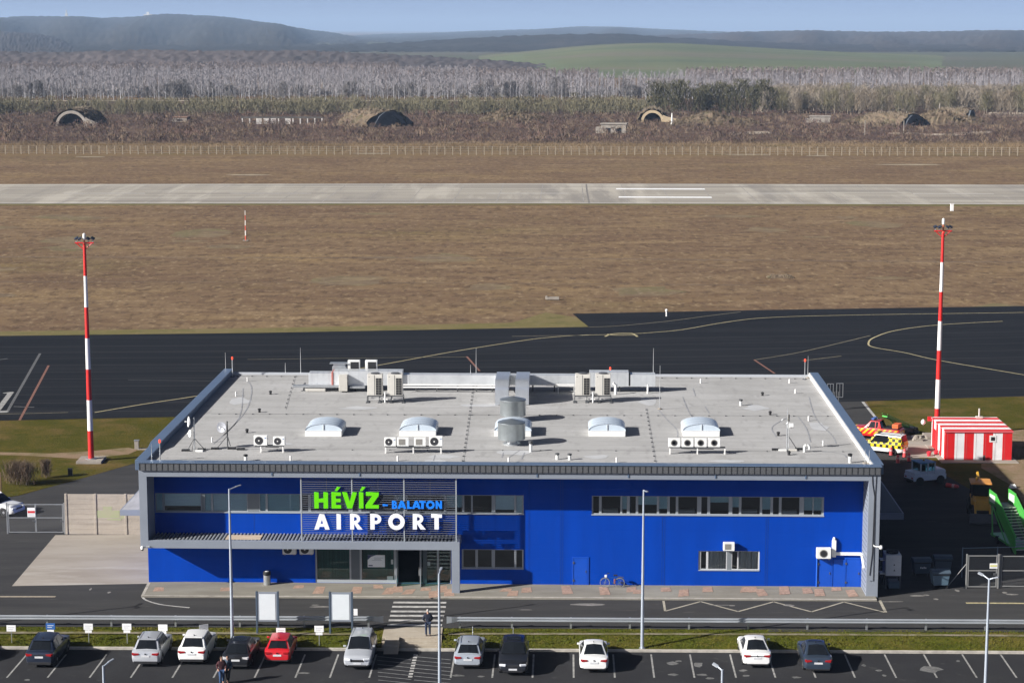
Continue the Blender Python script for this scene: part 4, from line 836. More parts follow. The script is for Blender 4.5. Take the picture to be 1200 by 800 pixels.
# main frame: fascia, beam, coping, wings
FV = -2.42
b = MB(); b.k = 0; b.bb(.1, 51.3, FV - .14, FV + .1, 8.73, 9.26); NS = 131
for k in range(NS): 
    u = .1 + 51.2 * k / (NS - 1); b.bb(u - .022, u + .022, FV - .165, FV - .139, 8.75, 9.255, 1)
b.build('fascia', [M_FASCIA, M_SEAM], TERM)
b = MB(); b.bb(-.02, 51.42, FV - .2, FV + .65, 9.262, 9.32); b.build('front_coping', M_COPE, TERM, bevel=.015)
b = MB(); b.bb(.0, 51.36, FV, FV + .35, 8.27, 8.728); b.build('fascia_beam', M_FRAME, TERM, bevel=.01)
b = MB(); b.bb(.5, 50.5, FV + .36, -.004, 8.40, 8.60); b.build('soffit', M_FRAME, TERM)
for u in (9.3, 15.4, 27.7, 34, 40, 46.2):
    b = MB(); b.bb(u - .05, u + .05, FV - .04, FV - .002, 8.4, 8.62); b.build('beam_bracket', M_COPE, TERM)
b = MB(); b.bb(.0, .56, FV + .002, -.003, 3.17, 8.268); b.bb(.0, .24, FV + .002, .6, 3.17, 3.3); b.build('left_wing', M_FRAME, TERM, bevel=.01)
b = MB(); b.bb(50.55, 51.36, FV + .002, .1, .0, 8.268); b.build('right_wing', M_FRAME, TERM, bevel=.01)
b = MB()
for k in range(22): b.bb(50.53, 50.549, FV + .2, -.1, .3 + k * .36, .33 + k * .36)
b.build('wing_panel_joint', M_DGREY, TERM)
# cable run and lamp on the right wing
b = MB(); b.tube([(50.75, FV - .03, 8.7), (50.8, FV - .03, 8.0), (50.95, FV - .03, 7.2), (50.9, FV - .03, 3.2), (50.75, FV - .03, 1.6)], .02, 5); b.tube([(51.05, FV - .03, 8.9), (51.0, FV - .03, 7.4), (51.02, FV - .03, 1.2), (50.8, FV - .03, 1.2)], .018, 5); b.build('cable', M_BLACK, TERM)
def camera_unit(u, v, z, lab, side):
    r = empty('security_camera', UV(u, v, z), -YAW, lab, 'camera'); b = MB(); b.tube([(0, .3, 0), (0, 0, 0), (side * .35, -.15, 0)], .04, 8); b.build('arm', M_WHITE, r)
    b = MB(); b.lathe([(.05, -.08), (.12, -.06), (.13, .08), (.07, .16)], (side * .42, -.2, -.05), 12); b.build('housing', M_WHITE, r, smooth=50); b = MB(); b.lathe([(.06, -.15), (.10, -.08)], (side * .42, -.2, -.06), 12); b.build('lens_dome', M_BLACK, r, smooth=50)
camera_unit(*F(1024, 638.5, FV)[:1], FV - .3, F(1024, 638.5, FV)[1], 'white camera on an arm at the right end wing of the blue terminal', 1)
camera_unit(.62, FV - .15, 3.3, 'white camera under the left corner of the terminal frame', -1)
# canopy over the entrance
cb0, cb1 = 3.17, 3.72
b = MB(); b.bb(.562, 22.32, FV, FV + .3, cb0, cb1); b.bb(21.76, 22.318, FV + .001, FV + .45, .0, cb0 - .002); b.bb(21.9, 22.316, FV + .3, -.004, cb0 + .02, cb1 - .02); b.build('canopy', M_FRAME, TERM, bevel=.01)
b = MB(); b.bb(.565, 21.9, FV + .302, -.004, 3.25, 3.36); b.build('canopy_deck', M_DGREY, TERM)
b = MB(); NSL = 83
for k in range(NSL): u = .8 + 21 * k / (NSL - 1); b.bb(u - .055, u + .055, FV + .303, -.006, 3.55, 3.69)
b.build('canopy_slats', mat('slat_aluminium', (.26, .275, .29), .5), TERM)
# louvre screen carrying the name
lu0, lu1 = F(353, 590, -2.2)[0], F(534.5, 590, -2.2)[0]; lp = [lu0, F(412.5, 590, -2.2)[0], F(473.5, 590, -2.2)[0], lu1]
for k in range(3):
    b = MB(); NB = 27
    for j in range(NB): z = 4.0 + j * .157; b.box(((lp[k] + lp[k + 1]) / 2, -2.2, z), (lp[k + 1] - lp[k] - .06, .085, .028), 0, None, Matrix.Rotation(radians(-20), 3, 'X'))
    b.bb((lp[k] + lp[k + 1]) / 2 - .012, (lp[k] + lp[k + 1]) / 2 + .012, -2.15, -2.12, 3.75, 8.268); b.build('louvre_panel', mat('louvre_aluminium', (.12, .13, .15), .45), TERM)
for u in lp:
    b = MB(); b.bb(u - .04, u + .04, -2.26, -2.12, 3.73, 8.268); b.build('screen_post', M_DKFRAME, TERM)
# roof, parapets
b = MB(); b.bb(.2, 51.1, FV + .6, VB - .1, 8.62, ZR); ro = b.build('roof', M_ROOF, TERM)
b = MB(); pr = [(VB + .1, 8.6), (VB + .1, 9.52), (3.6, 9.52), (2.6, 9.315), (FV + .6, 9.315), (FV + .6, 8.6)]; b.prism_x(pr[::-1], -.35, .42); b.build('left_parapet', M_COPE, TERM, bevel=.02)
b = MB(); pr = [(VB + .1, 8.6), (VB + .1, 9.42), (FV + .6, 9.325), (FV + .6, 8.6)]; b.prism_x(pr[::-1], 50.92, 51.62); b.build('right_parapet', M_COPE, TERM, bevel=.02)
b = MB(); pr = [(VB, 9.05), (VB, 9.40), (FV + .8, 9.30), (FV + .8, 9.05)]; b.prism_x(pr[::-1], 50.80, 50.915); b.build('sunlit_parapet_strip', mat('sunlit_white', (.66, .65, .62), .7, var=.1, scale=1), TERM)  # white strip paints the sunlit inner face of the right parapet
b = MB(); b.bb(.42, 50.9, VB - .25, VB + .1, 8.6, 9.22); b.build('back_parapet', mat('pale_coping', (.42, .44, .47), .5), TERM, bevel=.02)
# membrane laps, scuffs, conductor lines on the roof
b = MB()
for k in range(1, 26): 
    v = FV + .8 + k * 1.42; b.bb(.45, 50.78, v - .012, v + .012, ZR + .001, ZR + .008)
b.build('roof_lap', mat('lap_seam', (.30, .295, .29), .85, var=.2, scale=1, stretch=(.3, 1, 1)), TERM)
def rpt(px, py, z=ZR): u, v = RF(px, py, z); return Vector((u, v, z))
def conductor(pts, step=.62, sz=.1):
    b = MB(); Q = [rpt(*p) + Vector((0, 0, .05)) for p in pts]; b.tube(Q, .007, 4); 
    for a, c in zip(Q, Q[1:]):
        n = max(1, int((c - a).length / step))
        for k in range(n): p = a + (c - a) * ((k + .5) / n); b.box(p - Vector((0, 0, .02)), (sz * 1.3, sz, .07))
    b.build('conductor_line', M_DGREY, TERM)
conductor([(346, 440), (334, 480)], 1.7, .09); conductor([(556, 443), (551, 480), (542, 543)], 1.5, .11); conductor([(757, 478), (768, 543)], 1.5, .11)
conductor([(247, 485.3), (1000, 488)], 1.3, .10); conductor([(215, 526.5), (1010, 529.5)], 2.6, .07); conductor([(270, 441), (940, 444)], 1.25, .10)
b = MB()
for pts in [[(255, 447), (292, 448), (290, 478), (262, 510)], [(285, 455), (280, 490), (250, 520)], [(800, 465), (806, 480), (812, 490)], [(770, 478), (782, 492), (793, 503), (794, 512)], [(935, 488), (945, 502), (950, 518)], [(948, 465), (956, 490), (975, 510), (980, 520)], [(812, 455), (815, 464)], [(826, 476), (831, 484)], [(610, 527), (596, 536)], [(905, 527), (950, 528), (985, 531), (992, 536)], [(925, 488), (905, 500), (910, 512)], [(590, 530), (588, 536)], [(615, 530), (611, 538)], [(510, 533), (508, 540)]]:
    b = MB(); Q = smooth_pts([rpt(*p) + Vector((0, 0, .012)) for p in pts], 4); L, R = strip_pts(Q, .09); n = len(Q); b.add(L + R, [(i, i + n, i + n + 1, i + 1) for i in range(n - 1)])
    b.build('roof_cable', mat('grey_scuff', (.27, .275, .29), .85, var=.3, scale=2), TERM)
b = MB()
for px, py, w_, h_ in [(520, 535, 1.4, 1.0), (605, 530, 1.6, 1.2), (560, 475, 2.2, .8), (420, 478, 1.8, .9), (700, 535, 1.2, .9), (510, 540, 1.0, .7), (850, 540, 1.5, .6), (280, 470, 1.2, 2), (330, 520, 1, .8), (760, 470, 1.1, 2), (885, 478, 1.2, 1.5), (960, 500, .9, 2)]:
    b = MB(); p = rpt(px, py) + Vector((0, 0, .0095)); b.poly([p + Vector((cos(2 * pi * j / 11) * w_ * random.uniform(.5, 1), sin(2 * pi * j / 11) * h_ * random.uniform(.5, 1), 0)) for j in range(11)])
    b.build('roof_patch', mat('pale_patch', (.44, .445, .45), .85, var=.1, scale=.8), TERM)
# barrel skylights
M_DOME = mat('skylight_sheet', (.52, .60, .67), .25, var=.06, scale=1.5, spec=.5)
M_DOMERIB = mat('skylight_rib', (.62, .64, .66), .4)
for px in (379, 489.5, 601, 711.5, 822):
    c = rpt(px, 511.5); w_, dp, hc, hv = 2.72, 3.0, .42, .5; s = empty('skylight', (c.x, c.y, ZR)); s.parent = TERM
    b = MB(); b.bb(-w_ / 2, w_ / 2, 0, dp, 0, hc); b.build('curb', M_WHITE, s, bevel=.02)
    N = 18; ring = [(-w_ / 2 * cos(pi * k / N) * 1.02, hc + .02 + hv * sin(pi * k / N)) for k in range(N + 1)]; b = MB(); b.prism_y(ring, .05, dp - .05); b.build('glazing', M_DOME, s, smooth=30)
    b = MB()
    for y in (.0, .75, 1.5, 2.25, 2.94):
        rr = [(x * 1.012, z + .025) for x, z in ring]; vs = [(x, y, z) for x, z in rr] + [(x, y + .06, z) for x, z in rr]; n = N + 1
        b.add(vs, [(i, i + n, i + n + 1, i + 1) for i in range(N)])
    b.bb(-.02, .02, -.005, .04, hc, hc + hv); b.bb(-w_ / 2, w_ / 2, -.006, .04, hc + .002, hc + .05); b.build('glazing_bar', M_DOMERIB, s)
# side canopies at both ends (left roof pale, right shade-dark, grey edges)
ZC_ = 3.3
ua, va = RF(140.5, 597, ZC_); ub, vb_ = RF(1059.5, 601, ZC_)
b = MB(); b.bb(ua, -.001, va, va + 11, ZC_ - .45, ZC_ - .02); b.build('side_canopy', M_FRAME, TERM, bevel=.02); b = MB(); b.bb(ua + .12, -.002, va + .14, va + 10.9, ZC_ - .018, ZC_); b.build('side_canopy_top', M_ROOF, TERM)
b = MB(); b.bb(51.285, ub, vb_, vb_ + 11, ZC_ - .5, ZC_ - .02); b.build('side_canopy', M_FRAME, TERM, bevel=.02); b = MB(); b.bb(51.29, ub - .12, vb_ + .14, vb_ + 10.9, ZC_ - .018, ZC_); b.build('side_canopy_top', mat('shaded_canopy_sheet', (.06, .065, .07), .6), TERM)  # right roof: shade painted in as a dark sheet
# white conduit by the right door
p0 = F(977, 663 - 11, -.1); b = MB(); zt = F(977, 632.5, -.1)[1]; zb_ = F(977, 652, -.1)[1]; uu = p0[0]; zh = F(990, 648.5, -.1)[1]
b.bb(uu - .14, uu + .14, -.2, -.02, zb_, zt); b.lathe([(.1, zt), (.1, zt + .12), (.04, zt + .22)], (uu, -.1, 0), 10); b.bb(uu + .142, 50.5, -.16, -.02, zh - .1, zh + .1); b.box((50.52, -.7, zh - .35), (.12, 1.5, .18), 0, None, Matrix.Rotation(radians(28), 3, 'X')); b.build('conduit', M_PIPEW, TERM)

# ------------------------------------------------------------------ the name: one thing, its letters are parts
SIGN = empty('airport_name_sign', UV(lu0, -2.34, 4.4), -YAW, 'green, blue and white lettering reading HÉVÍZ – BALATON AIRPORT on the louvre screen', 'sign')
def arc(cx, cz, rx, rz, a0, a1, n=14): return [(cx + rx * cos(radians(a0 + (a1 - a0) * k / n)), cz + rz * sin(radians(a0 + (a1 - a0) * k / n))) for k in range(n + 1)]
T_ = .27
def glyph(ch):
    """outlines in a unit-high box: [outer, hole, ...], width"""
    if ch == 'H': return [[(0, 0), (T_, 0), (T_, .38), (.55, .38), (.55, 0), (.55 + T_, 0), (.55 + T_, 1), (.55, 1), (.55, .61), (T_, .61), (T_, 1), (0, 1)]], .82
    if ch in 'EÉ':
        g = [[(0, 0), (.58, 0), (.58, .22), (T_, .22), (T_, .39), (.56, .39), (.56, .61), (T_, .61), (T_, .78), (.58, .78), (.58, 1), (0, 1)]]
        if ch == 'É': g.append([(.20, 1.08), (.36, 1.08), (.56, 1.33), (.33, 1.33)])
        return g, .58
    if ch == 'V': return [[(.28, 0), (.56, 0), (.86, 1), (.58, 1), (.42, .42), (.27, 1), (-.02, 1)]], .84
    if ch in 'IÍ':
        g = [[(0, 0), (T_, 0), (T_, 1), (0, 1)]]
        if ch == 'Í': g.append([(.05, 1.08), (.21, 1.08), (.42, 1.33), (.19, 1.33)])
        return g, T_
    if ch == 'Z': return [[(0, 0), (.72, 0), (.72, .22), (.36, .22), (.72, .80), (.72, 1), (.03, 1), (.03, .78), (.36, .78), (0, .20)]], .72
    if ch == '-': return [[(0, .36), (.42, .36), (.42, .56), (0, .56)]], .42
    if ch == 'A': return [[(-.02, 0), (.25, 0), (.31, .18), (.59, .18), (.65, 0), (.92, 0), (.60, 1), (.30, 1)], [(.37, .37), (.45, .64), (.53, .37)]], .9
    if ch == 'B': return [[(0, 0)] + arc(.38, .28, .28, .28, -90, 55) + arc(.34, .755, .245, .245, -35, 90) + [(0, 1)], [(T_ - .02, .20)] + arc(.34, .30, .09, .10, -90, 90, 8) + [(T_ - .02, .40)], [(T_ - .02, .60)] + arc(.31, .70, .08, .10, -90, 90, 8) + [(T_ - .02, .80)]], .66
    if ch == 'L': return [[(0, 0), (.55, 0), (.55, .23), (T_, .23), (T_, 1), (0, 1)]], .55
    if ch == 'T': return [[(.20, 0), (.20 + T_, 0), (.20 + T_, .77), (.67, .77), (.67, 1), (0, 1), (0, .77), (.20, .77)]], .67
    if ch == 'O': return [arc(.5, .5, .52, .53, 0, 360, 36)[:-1], arc(.5, .5, .25, .27, 0, 360, 28)[:-1][::-1]], 1.02
    if ch == 'N': return [[(0, 0), (T_, 0), (T_, .52), (.60, 0), (.86, 0), (.86, 1), (.59, 1), (.59, .48), (.26, 1), (0, 1)]], .86
    if ch == 'R': return [[(0, 0), (T_, 0), (T_, .37), (.50, 0), (.84, 0), (.49, .42)] + arc(.37, .70, .31, .30, -50, 90) + [(0, 1)], [(T_, .56)] + arc(.36, .69, .10, .12, -90, 90, 8) + [(T_, .81)]], .78
    if ch == 'P': return [[(0, 0), (T_, 0), (T_, .36)] + arc(.37, .68, .31, .32, -90, 90) + [(0, 1)], [(T_, .56)] + arc(.36, .68, .10, .12, -90, 90, 8) + [(T_, .80)]], .68
def letter(ch, u, z, h, wdt, m, depth=.09):
    g, gw = glyph(ch); sx = wdt / gw
    cu = bpy.data.curves.new('tmp', 'CURVE'); cu.dimensions = '2D'; cu.fill_mode = 'BOTH'; cu.extrude = depth / 2
    for loop in g:
        s = cu.splines.new('POLY'); s.points.add(len(loop) - 1); s.use_cyclic_u = True
        for q, (x, y) in zip(s.points, loop): q.co = (x * sx, y * h, 0, 1)
    ob = bpy.data.objects.new('tmp', cu); COL.objects.link(ob); dg = bpy.context.evaluated_depsgraph_get(); me = bpy.data.meshes.new_from_object(ob.evaluated_get(dg)); bpy.data.objects.remove(ob)
    me.materials.clear(); me.materials.append(m); o = bpy.data.objects.new('letter', me); COL.objects.link(o); o.parent = SIGN; o.rotation_euler = (pi / 2, 0, 0); o.location = (u, 0, z); return o
M_LG = mat('green_letter', (.13, .66, .0), .45, spec=.3); M_LB = mat('blue_letter', (.01, .21, .88), .45, spec=.3); M_LW = mat('white_letter', (.84, .85, .9), .45, spec=.3)
def sl(px, py): u, z = F(px, py, -2.34); return u - lu0, z - 4.4
def word(chars, ytop, ybot, m):
    for ch, x0, x1 in chars:
        u0_, z0_ = sl(x0, ybot); u1_, _ = sl(x1, ybot); _, z1_ = sl(x0, ytop); letter(ch, u0_, z0_, z1_ - z0_, u1_ - u0_, m)
word([('H', 368.4, 384.6), ('É', 388.6, 399.8), ('V', 401.6, 418.2), ('Í', 420.8, 426), ('Z', 428.4, 444)], 576.4, 595.2, M_LG)
word([('-', 448.5, 454.5), ('B', 459.4, 465.6), ('A', 466, 476), ('L', 477.2, 482.6), ('A', 483, 493), ('T', 491.4, 499), ('O', 499.6, 509.4), ('N', 510.6, 518)], 586.6, 595.6, M_LB)
word([('A', 368.8, 386), ('I', 394.6, 399.6), ('R', 410.4, 424), ('P', 434, 447), ('O', 455.4, 474.4), ('R', 483.8, 498), ('T', 505.4, 518)], 602, 619.8, M_LW)
# ------------------------------------------------------------------ things standing on the terminal roof
def roofpos(px, py, z=ZR): u, v = RF(px, py, z); return UV(u, v, ZR)
M_GRILLE = mat('fan_grille', (.025, .025, .028), .6); M_LGRILLE = mat('light_grille', (.22, .21, .19), .6, var=.2, scale=12)
def ac_proto(kind):
    r = empty('air_conditioner'); w_, d_, h_ = .84, .34, .62
    b = MB(); b.bb(-w_ / 2, w_ / 2, -d_ / 2, d_ / 2, 0, h_); b.build('casing', M_WHITE, r, bevel=.02)
    b = MB()
    if kind == 'fan':
        b.lathe([(.255, 0), (.255, .012), (.2, .018)], (-.1, -d_ / 2 - .012, h_ / 2), 20, 'y'); b.build('fan_grille', M_GRILLE, r); b = MB(); b.lathe([(.05, -.03), (.05, 0)], (-.1, -d_ / 2 - .005, h_ / 2), 10, 'y'); b.build('fan_hub', M_WHITE, r)
        b = MB(); b.bb(.26, .36, -d_ / 2 - .006, -d_ / 2, h_ - .17, h_ - .12); b.build('maker_badge', mat('badge_blue', (.05, .16, .4), .5), r)
    elif kind == 'ring':
        b.lathe([(.235, 0), (.235, .012)], (-.02, -d_ / 2 - .012, h_ / 2), 20, 'y'); b.build('fan_grille', M_LGRILLE, r)
        b = MB(); b.lathe([(.19, -.004), (.19, .01), (.10, .01), (.10, -.004)], (-.02, -d_ / 2 - .02, h_ / 2), 20, 'y'); b.build('fan_hub', M_GRILLE, r)
    else:
        b.bb(-.3, .16, -d_ / 2 - .012, -d_ / 2, .1, h_ - .1); b.build('fan_grille', M_LGRILLE, r)
    b = MB(); b.bb(-.34, -.26, -.2, .2, -.05, 0); b.bb(.26, .34, -.2, .2, -.05, 0); b.build('foot_rail', M_DGREY, r)
    return r
ACP = {k: None for k in ('fan', 'ring', 'square')}
def ac(kind, loc, rz, lab, group=None, s=1.0):
    if ACP[kind] is None: ACP[kind] = ac_proto(kind); o = ACP[kind]
    else: o = copy_tree(ACP[kind])
    o.location = loc; o.rotation_euler = (0, 0, rz); o.scale = (s, s, s); tag(o, lab, 'air conditioner', group); return o
def stand(px0, px1, py, lab, legs=2, h=.45):
    a = roofpos(px0, py); c = roofpos(px1, py); L = (c - a).length; r = empty('mounting_frame', a, -YAW, lab, 'stand')
    b = MB(); b.bb(-.05, L + .05, -.2, -.14, h, h + .06); b.bb(-.05, L + .05, .14, .2, h, h + .06); b.build('beam', M_DGREY, r)
    for k in range(legs):
        x = L * k / (legs - 1); b = MB(); b.bb(x - .04, x + .04, -.2, -.12, 0, h); b.bb(x - .04, x + .04, .12, .2, 0, h); b.bb(x - .045, x + .045, -.115, .115, h - .08, h); b.build('leg', M_PIPEW, r)
    b = MB(); b.tube([(L * .2, .02, h - .06), (L * .8, .05, h - .1)], .03, 6); b.build('pipe', M_BLACK, r); return a
GRP = 'small white air conditioners along the front of the roof'
a = stand(306, 332, 529.5, 'short white legged frame holding two air conditioners, left of the roof front'); AH = .52
def on(px, ref_y, kind, lab, s=1.0):
    p = roofpos(px, ref_y); ac(kind, p + Vector((0, 0, AH)), -YAW, lab, GRP, s)
on(306, 529.5, 'fan', 'larger of the two air conditioners on the short roof frame beside the dish', 1.15); on(327.5, 529.5, 'fan', 'smaller of the two air conditioners on the short roof frame beside the dish')
stand(452, 517, 530.5, 'long frame in front of a skylight holding four mixed air conditioners', 3)
on(457.5, 530.5, 'fan', 'air conditioner with a dark fan at the outer end of the four mixed units'); on(472.5, 530.5, 'square', 'air conditioner with a square grille next to the smaller dark fan unit'); on(492.5, 530.5, 'square', 'air conditioner with a square grille next to the larger dark fan unit'); on(511, 530.5, 'fan', 'larger air conditioner with a dark fan closing the row of four mixed units', 1.15)
stand(785, 849, 531.5, 'long frame in front of a skylight holding four identical ring fan air conditioners', 3)
for px, w_ in ((790, 'farthest from the mast'), (805.5, 'second farthest from the mast'), (821, 'second nearest to the mast'), (836.8, 'nearest the mast')): on(px, 531.5, 'ring', 'ring fan unit in the row of four alike, ' + w_)
# tall condensers
def vrf_proto():
    r = empty('condenser_unit'); w_, d_, h_ = 1.22, .78, 1.72
    b = MB(); b.bb(-w_ / 2, w_ / 2, -d_ / 2, d_ / 2, 0, h_); b.build('casing', M_CREAM, r, bevel=.025)
    b = MB(); b.bb(-.045, .0, -d_ / 2 - .008, -d_ / 2, .03, h_ - .05); b.build('panel_joint', M_DGREY, r)
    b = MB(); b.bb(.08, .54, -d_ / 2 - .012, -d_ / 2, .05, h_ - .3, 0)
    for k in range(1, 7): b.bb(.085, .535, -d_ / 2 - .02, -d_ / 2 - .012, .05 + k * .195, .075 + k * .195, 1)
    b.bb(.30, .325, -d_ / 2 - .022, -d_ / 2 - .012, .05, h_ - .3, 1); b.build('intake_grille', [M_BLACK, M_LGRILLE], r)
    b = MB(); b.lathe([(.36, 0), (.36, .08), (.3, .08)], (0, 0, h_), 16); b.build('fan_outlet', M_DGREY, r); b = MB(); b.bb(-.5, -.42, -d_ / 2 - .006, -d_ / 2, h_ - .22, h_ - .17); b.build('maker_badge', M_DGREY, r)
    return r
VP_ = None
def vrf(px, py, lab):
    global VP_
    p = roofpos(px, py) + Vector((0, 0, .62))
    if VP_ is None: VP_ = vrf_proto(); o = VP_
    else: o = copy_tree(VP_)
    o.location = p; o.rotation_euler = (0, 0, -YAW); tag(o, lab, 'air conditioner', 'tall cream condensers before the duct'); return o
VY = 471
def vstand(px0, px1, lab):
    a = roofpos(px0, VY); c = roofpos(px1, VY); L = (c - a).length; r = empty('condenser_stand', a, -YAW, lab, 'stand')
    b = MB(); b.bb(0, L, -.4, -.32, .52, .61); b.bb(0, L, .32, .4, .52, .61); b.build('beam', M_DGREY, r)
    for k in range(4):
        x = L * k / 3; b = MB(); b.bb(x - .03, x + .03, -.4, -.34, 0, .52); b.bb(x - .03, x + .03, .34, .4, 0, .52); b.bb(x - .12, x + .12, -.46, .46, 0, .05); b.build('leg', M_DGREY, r)
    b = MB(); b.tube([(L * .1, -.2, .4), (L * .6, -.25, .25), (L, -.1, .35)], .06, 6); b.tube([(L * .5, -.45, .05), (L * .5, -.45, .9)], .07, 6); b.build('pipe', M_PIPEW, r)
vstand(431, 473, 'steel stand under the two condensers nearer the dish end of the roof'); vstand(673.5, 716, 'steel stand under the two condensers right of the twin drop ducts')
vrf(440, VY, 'tall cream condenser, first of the pair left of the twin drop ducts'); vrf(463.5, VY, 'tall cream condenser, second of the pair left of the twin drop ducts'); vrf(682.8, VY, 'tall cream condenser, first of the pair right of the twin drop ducts'); vrf(706.5, VY, 'tall cream condenser, second of the pair right of the twin drop ducts')
# ducts: one run with its segments
vD = RF(540, 459, ZR)[1]
def ru(px, py=452): return RF(px, py, ZR)[0]
DU = empty('air_duct', UV(ru(350), vD, ZR), -YAW, 'long galvanised duct running along the back of the roof on short feet', 'duct'); d0 = ru(350)
def dbox(name, px0, px1, y0, y1, z0, z1, m=None, ribs=0, bevel=.03):
    x0, x1 = ru(px0) - d0, ru(px1) - d0; b = MB(); b.bb(x0, x1, y0, y1, z0, z1, 0)
    for k in range(ribs):
        x = x0 + (x1 - x0) * (k + .5) / ribs; b.bb(x - .012, x + .012, y0 - .012, y1 + .012, z1, z1 + .015, 0); b.bb(x - .012, x + .012, y0 - .012, y0 - .001, z0, z1 + .014, 0)
        if k < ribs - 1:
            xn = x0 + (x1 - x0) * (k + 1.5) / ribs; b.tube([(x, y0 - .004, z0 + .02), (xn, y0 - .004, z1 - .02)] if k % 2 else [(x, y0 - .004, z1 - .02), (xn, y0 - .004, z0 + .02)], .008, 3)
    return b.build(name, m or M_DUCT, DU, bevel=bevel, segs=1)
dbox('duct_segment', 366, 392.5, .1, 1.3, .55, 1.5, None, 4); dbox('duct_joint', 392.6, 394.9, .0, 1.4, .5, 1.62, mat('red_sealant', (.35, .12, .10), .7))
dbox('duct_segment', 395, 474.5, .05, 1.4, .5, 1.68, None, 7); dbox('duct_segment', 475, 690, .25, 1.3, .55, 1.38, None, 15); dbox('duct_segment', 690.2, 735.3, .05, 1.4, .5, 1.68, None, 5); dbox('duct_joint', 735.5, 737.2, .15, 1.3, .55, 1.6, M_DGREY); dbox('duct_segment', 737.4, 766, .1, 1.3, .5, 1.5, None, 4)
dbox('low_duct', 348, 402, -.35, .08, .35, .55, M_GALV); dbox('low_duct', 414, 432, -.4, .0, .3, .5, M_GALV); dbox('duct_cabinet', 402, 412, -.6, .045, .1, 1.45, mat('beige_sheet', (.50, .48, .43), .6, var=.08, scale=2)); dbox('plinth', 363, 386, -.25, .35, .02, .3, M_CREAM)
b = MB()
for px in (360, 375, 395, 420, 450, 490, 514, 538, 560, 578, 625, 650, 672, 700, 725, 757):
    x = ru(px) - d0; b = MB(); b.bb(x - .05, x + .05, .3, .38, 0, .52); b.bb(x - .05, x + .05, 1.1, 1.18, 0, .52); b.bb(x - .06, x + .06, .2, 1.3, .44, .5); b.build('duct_foot', M_DGREY, DU)
for px0, px1 in ((584.5, 599.5), (607, 622)):
    x0, x1 = ru(px0) - d0, ru(px1) - d0; b = MB(); vf = RF((px0 + px1) / 2, 474.5, ZR)[1] - vD
    pr = [(.24, .7), (.24, 1.55), (-1.2, 1.92)] + [(vf + .75 - .75 * sin(t), 1.2 + .78 * cos(t)) for t in np.linspace(0, pi / 2, 9)] + [(vf, .03), (vf + 1.0, .03), (vf + 1.0, .9), (vf + 1.3, 1.1)]
    b.prism_x(pr[::-1], x0, x1); b.build('drop_duct', mat('bright_sheet', (.60, .63, .66), .3, metal=.7, var=.1, scale=1.5), DU, smooth=25)
b = MB()
for px0, px1, y, z in ((476, 583, -.3, .62), (476, 583, -.45, .45), (652, 672, -.35, .55), (640, 672, -.2, .66)): b = MB(); b.tube([(ru(px0) - d0, y, z), (ru(px1) - d0, y, z)], .07, 8); b.build('service_pipe', M_PIPEW, DU, smooth=60)
b = MB(); b.tube([(ru(720) - d0, -.9, .0), (ru(720) - d0, -.9, .8), (ru(717) - d0, -.9, .95)], .12, 8); b.build('service_pipe', M_PIPEW, DU, smooth=60); b = MB(); b.tube([(ru(757) - d0, -.2, .72), (ru(757) - d0, -.35, .6), (ru(757) - d0, -.4, .0)], .07, 8); b.build('service_pipe', M_PIPEW, DU, smooth=60)
b = MB(); x0, x1 = ru(654) - d0, ru(673) - d0; b.bb(x0, x1, -.7, -.3, .62, .78); b.bb(x0, x0 + .06, -.7, -.3, .0, .62); b.bb(x1 - .06, x1, -.7, -.3, 0, .62); b.build('cable_tray', M_WHITE, DU)
# small units behind the duct, on a platform
vP = vD + 2.0; q = roofpos(400, 441); pl = empty('roof_platform', UV(ru(398), vP, ZR), -YAW, 'small steel platform behind the duct carrying two square units', 'platform')
b = MB(); b.bb(0, 3.2, -.4, .4, .95, 1.0); b.build('deck', M_DGREY, pl)
for x in (.05, 3.15): b = MB(); b.bb(x - .04, x + .04, -.35, .35, 0, .95); b.build('leg', M_DGREY, pl)
for px, lab in ((415, 'dark grilled square unit behind the duct, first of two on the platform'), (435.3, 'dark grilled square unit behind the duct, second of two on the platform')):
    u, z = F(px, 433.5, vP); r = empty('air_handler', UV(u, vP, z), -YAW, lab, 'air conditioner'); b = MB(); b.bb(-.5, .5, -.25, .25, 0, .86); b.build('casing', M_WHITE, r, bevel=.02); b = MB(); b.bb(-.28, .42, -.27, -.25, .06, .74); b.build('intake_grille', M_BLACK, r)
u, z = F(398, 433, vP); b = MB(); b.bb(u - .6, u + .6, vP - .3, vP + .3, 9.05, z + .3); b.bb(u - .8, u + .8, vP - .4, vP + .4, z + .55, z + .6); b.bb(u - .5, u + .5, vP - .25, vP + .25, z + .3, z + .55); o = b.build('air_intake', M_GALV, loc=ORG, rz=-YAW); tag(o, 'flat topped sheet metal air intake behind the left end of the duct', 'vent')
# round cowls
for px, py, lab in ((601, 492.5, 'round steel cowl behind the middle skylight, below the drop ducts'), (599.5, 520.5, 'round steel cowl with a conical hat in front of the middle skylight')):
    p = roofpos(px, py); r = empty('roof_cowl', p, -YAW, lab, 'vent'); b = MB(); b.lathe([(.62, 0), (.62, .12), (.42, .12), (.42, .5)], (0, 0, 0), 28); b.build('neck', M_GALV, r, smooth=40)
    b = MB(); b.lathe([(.6, .36), (.97, .42), (1.0, .44), (1.0, 1.58), (1.03, 1.64), (1.0, 1.68), (.04, 1.92), (.0, 1.93)], (0, 0, 0), 40); b.build('drum', mat('cowl_sheet', (.42, .46, .47), .32, metal=.8, var=.08, scale=2), r, smooth=30)
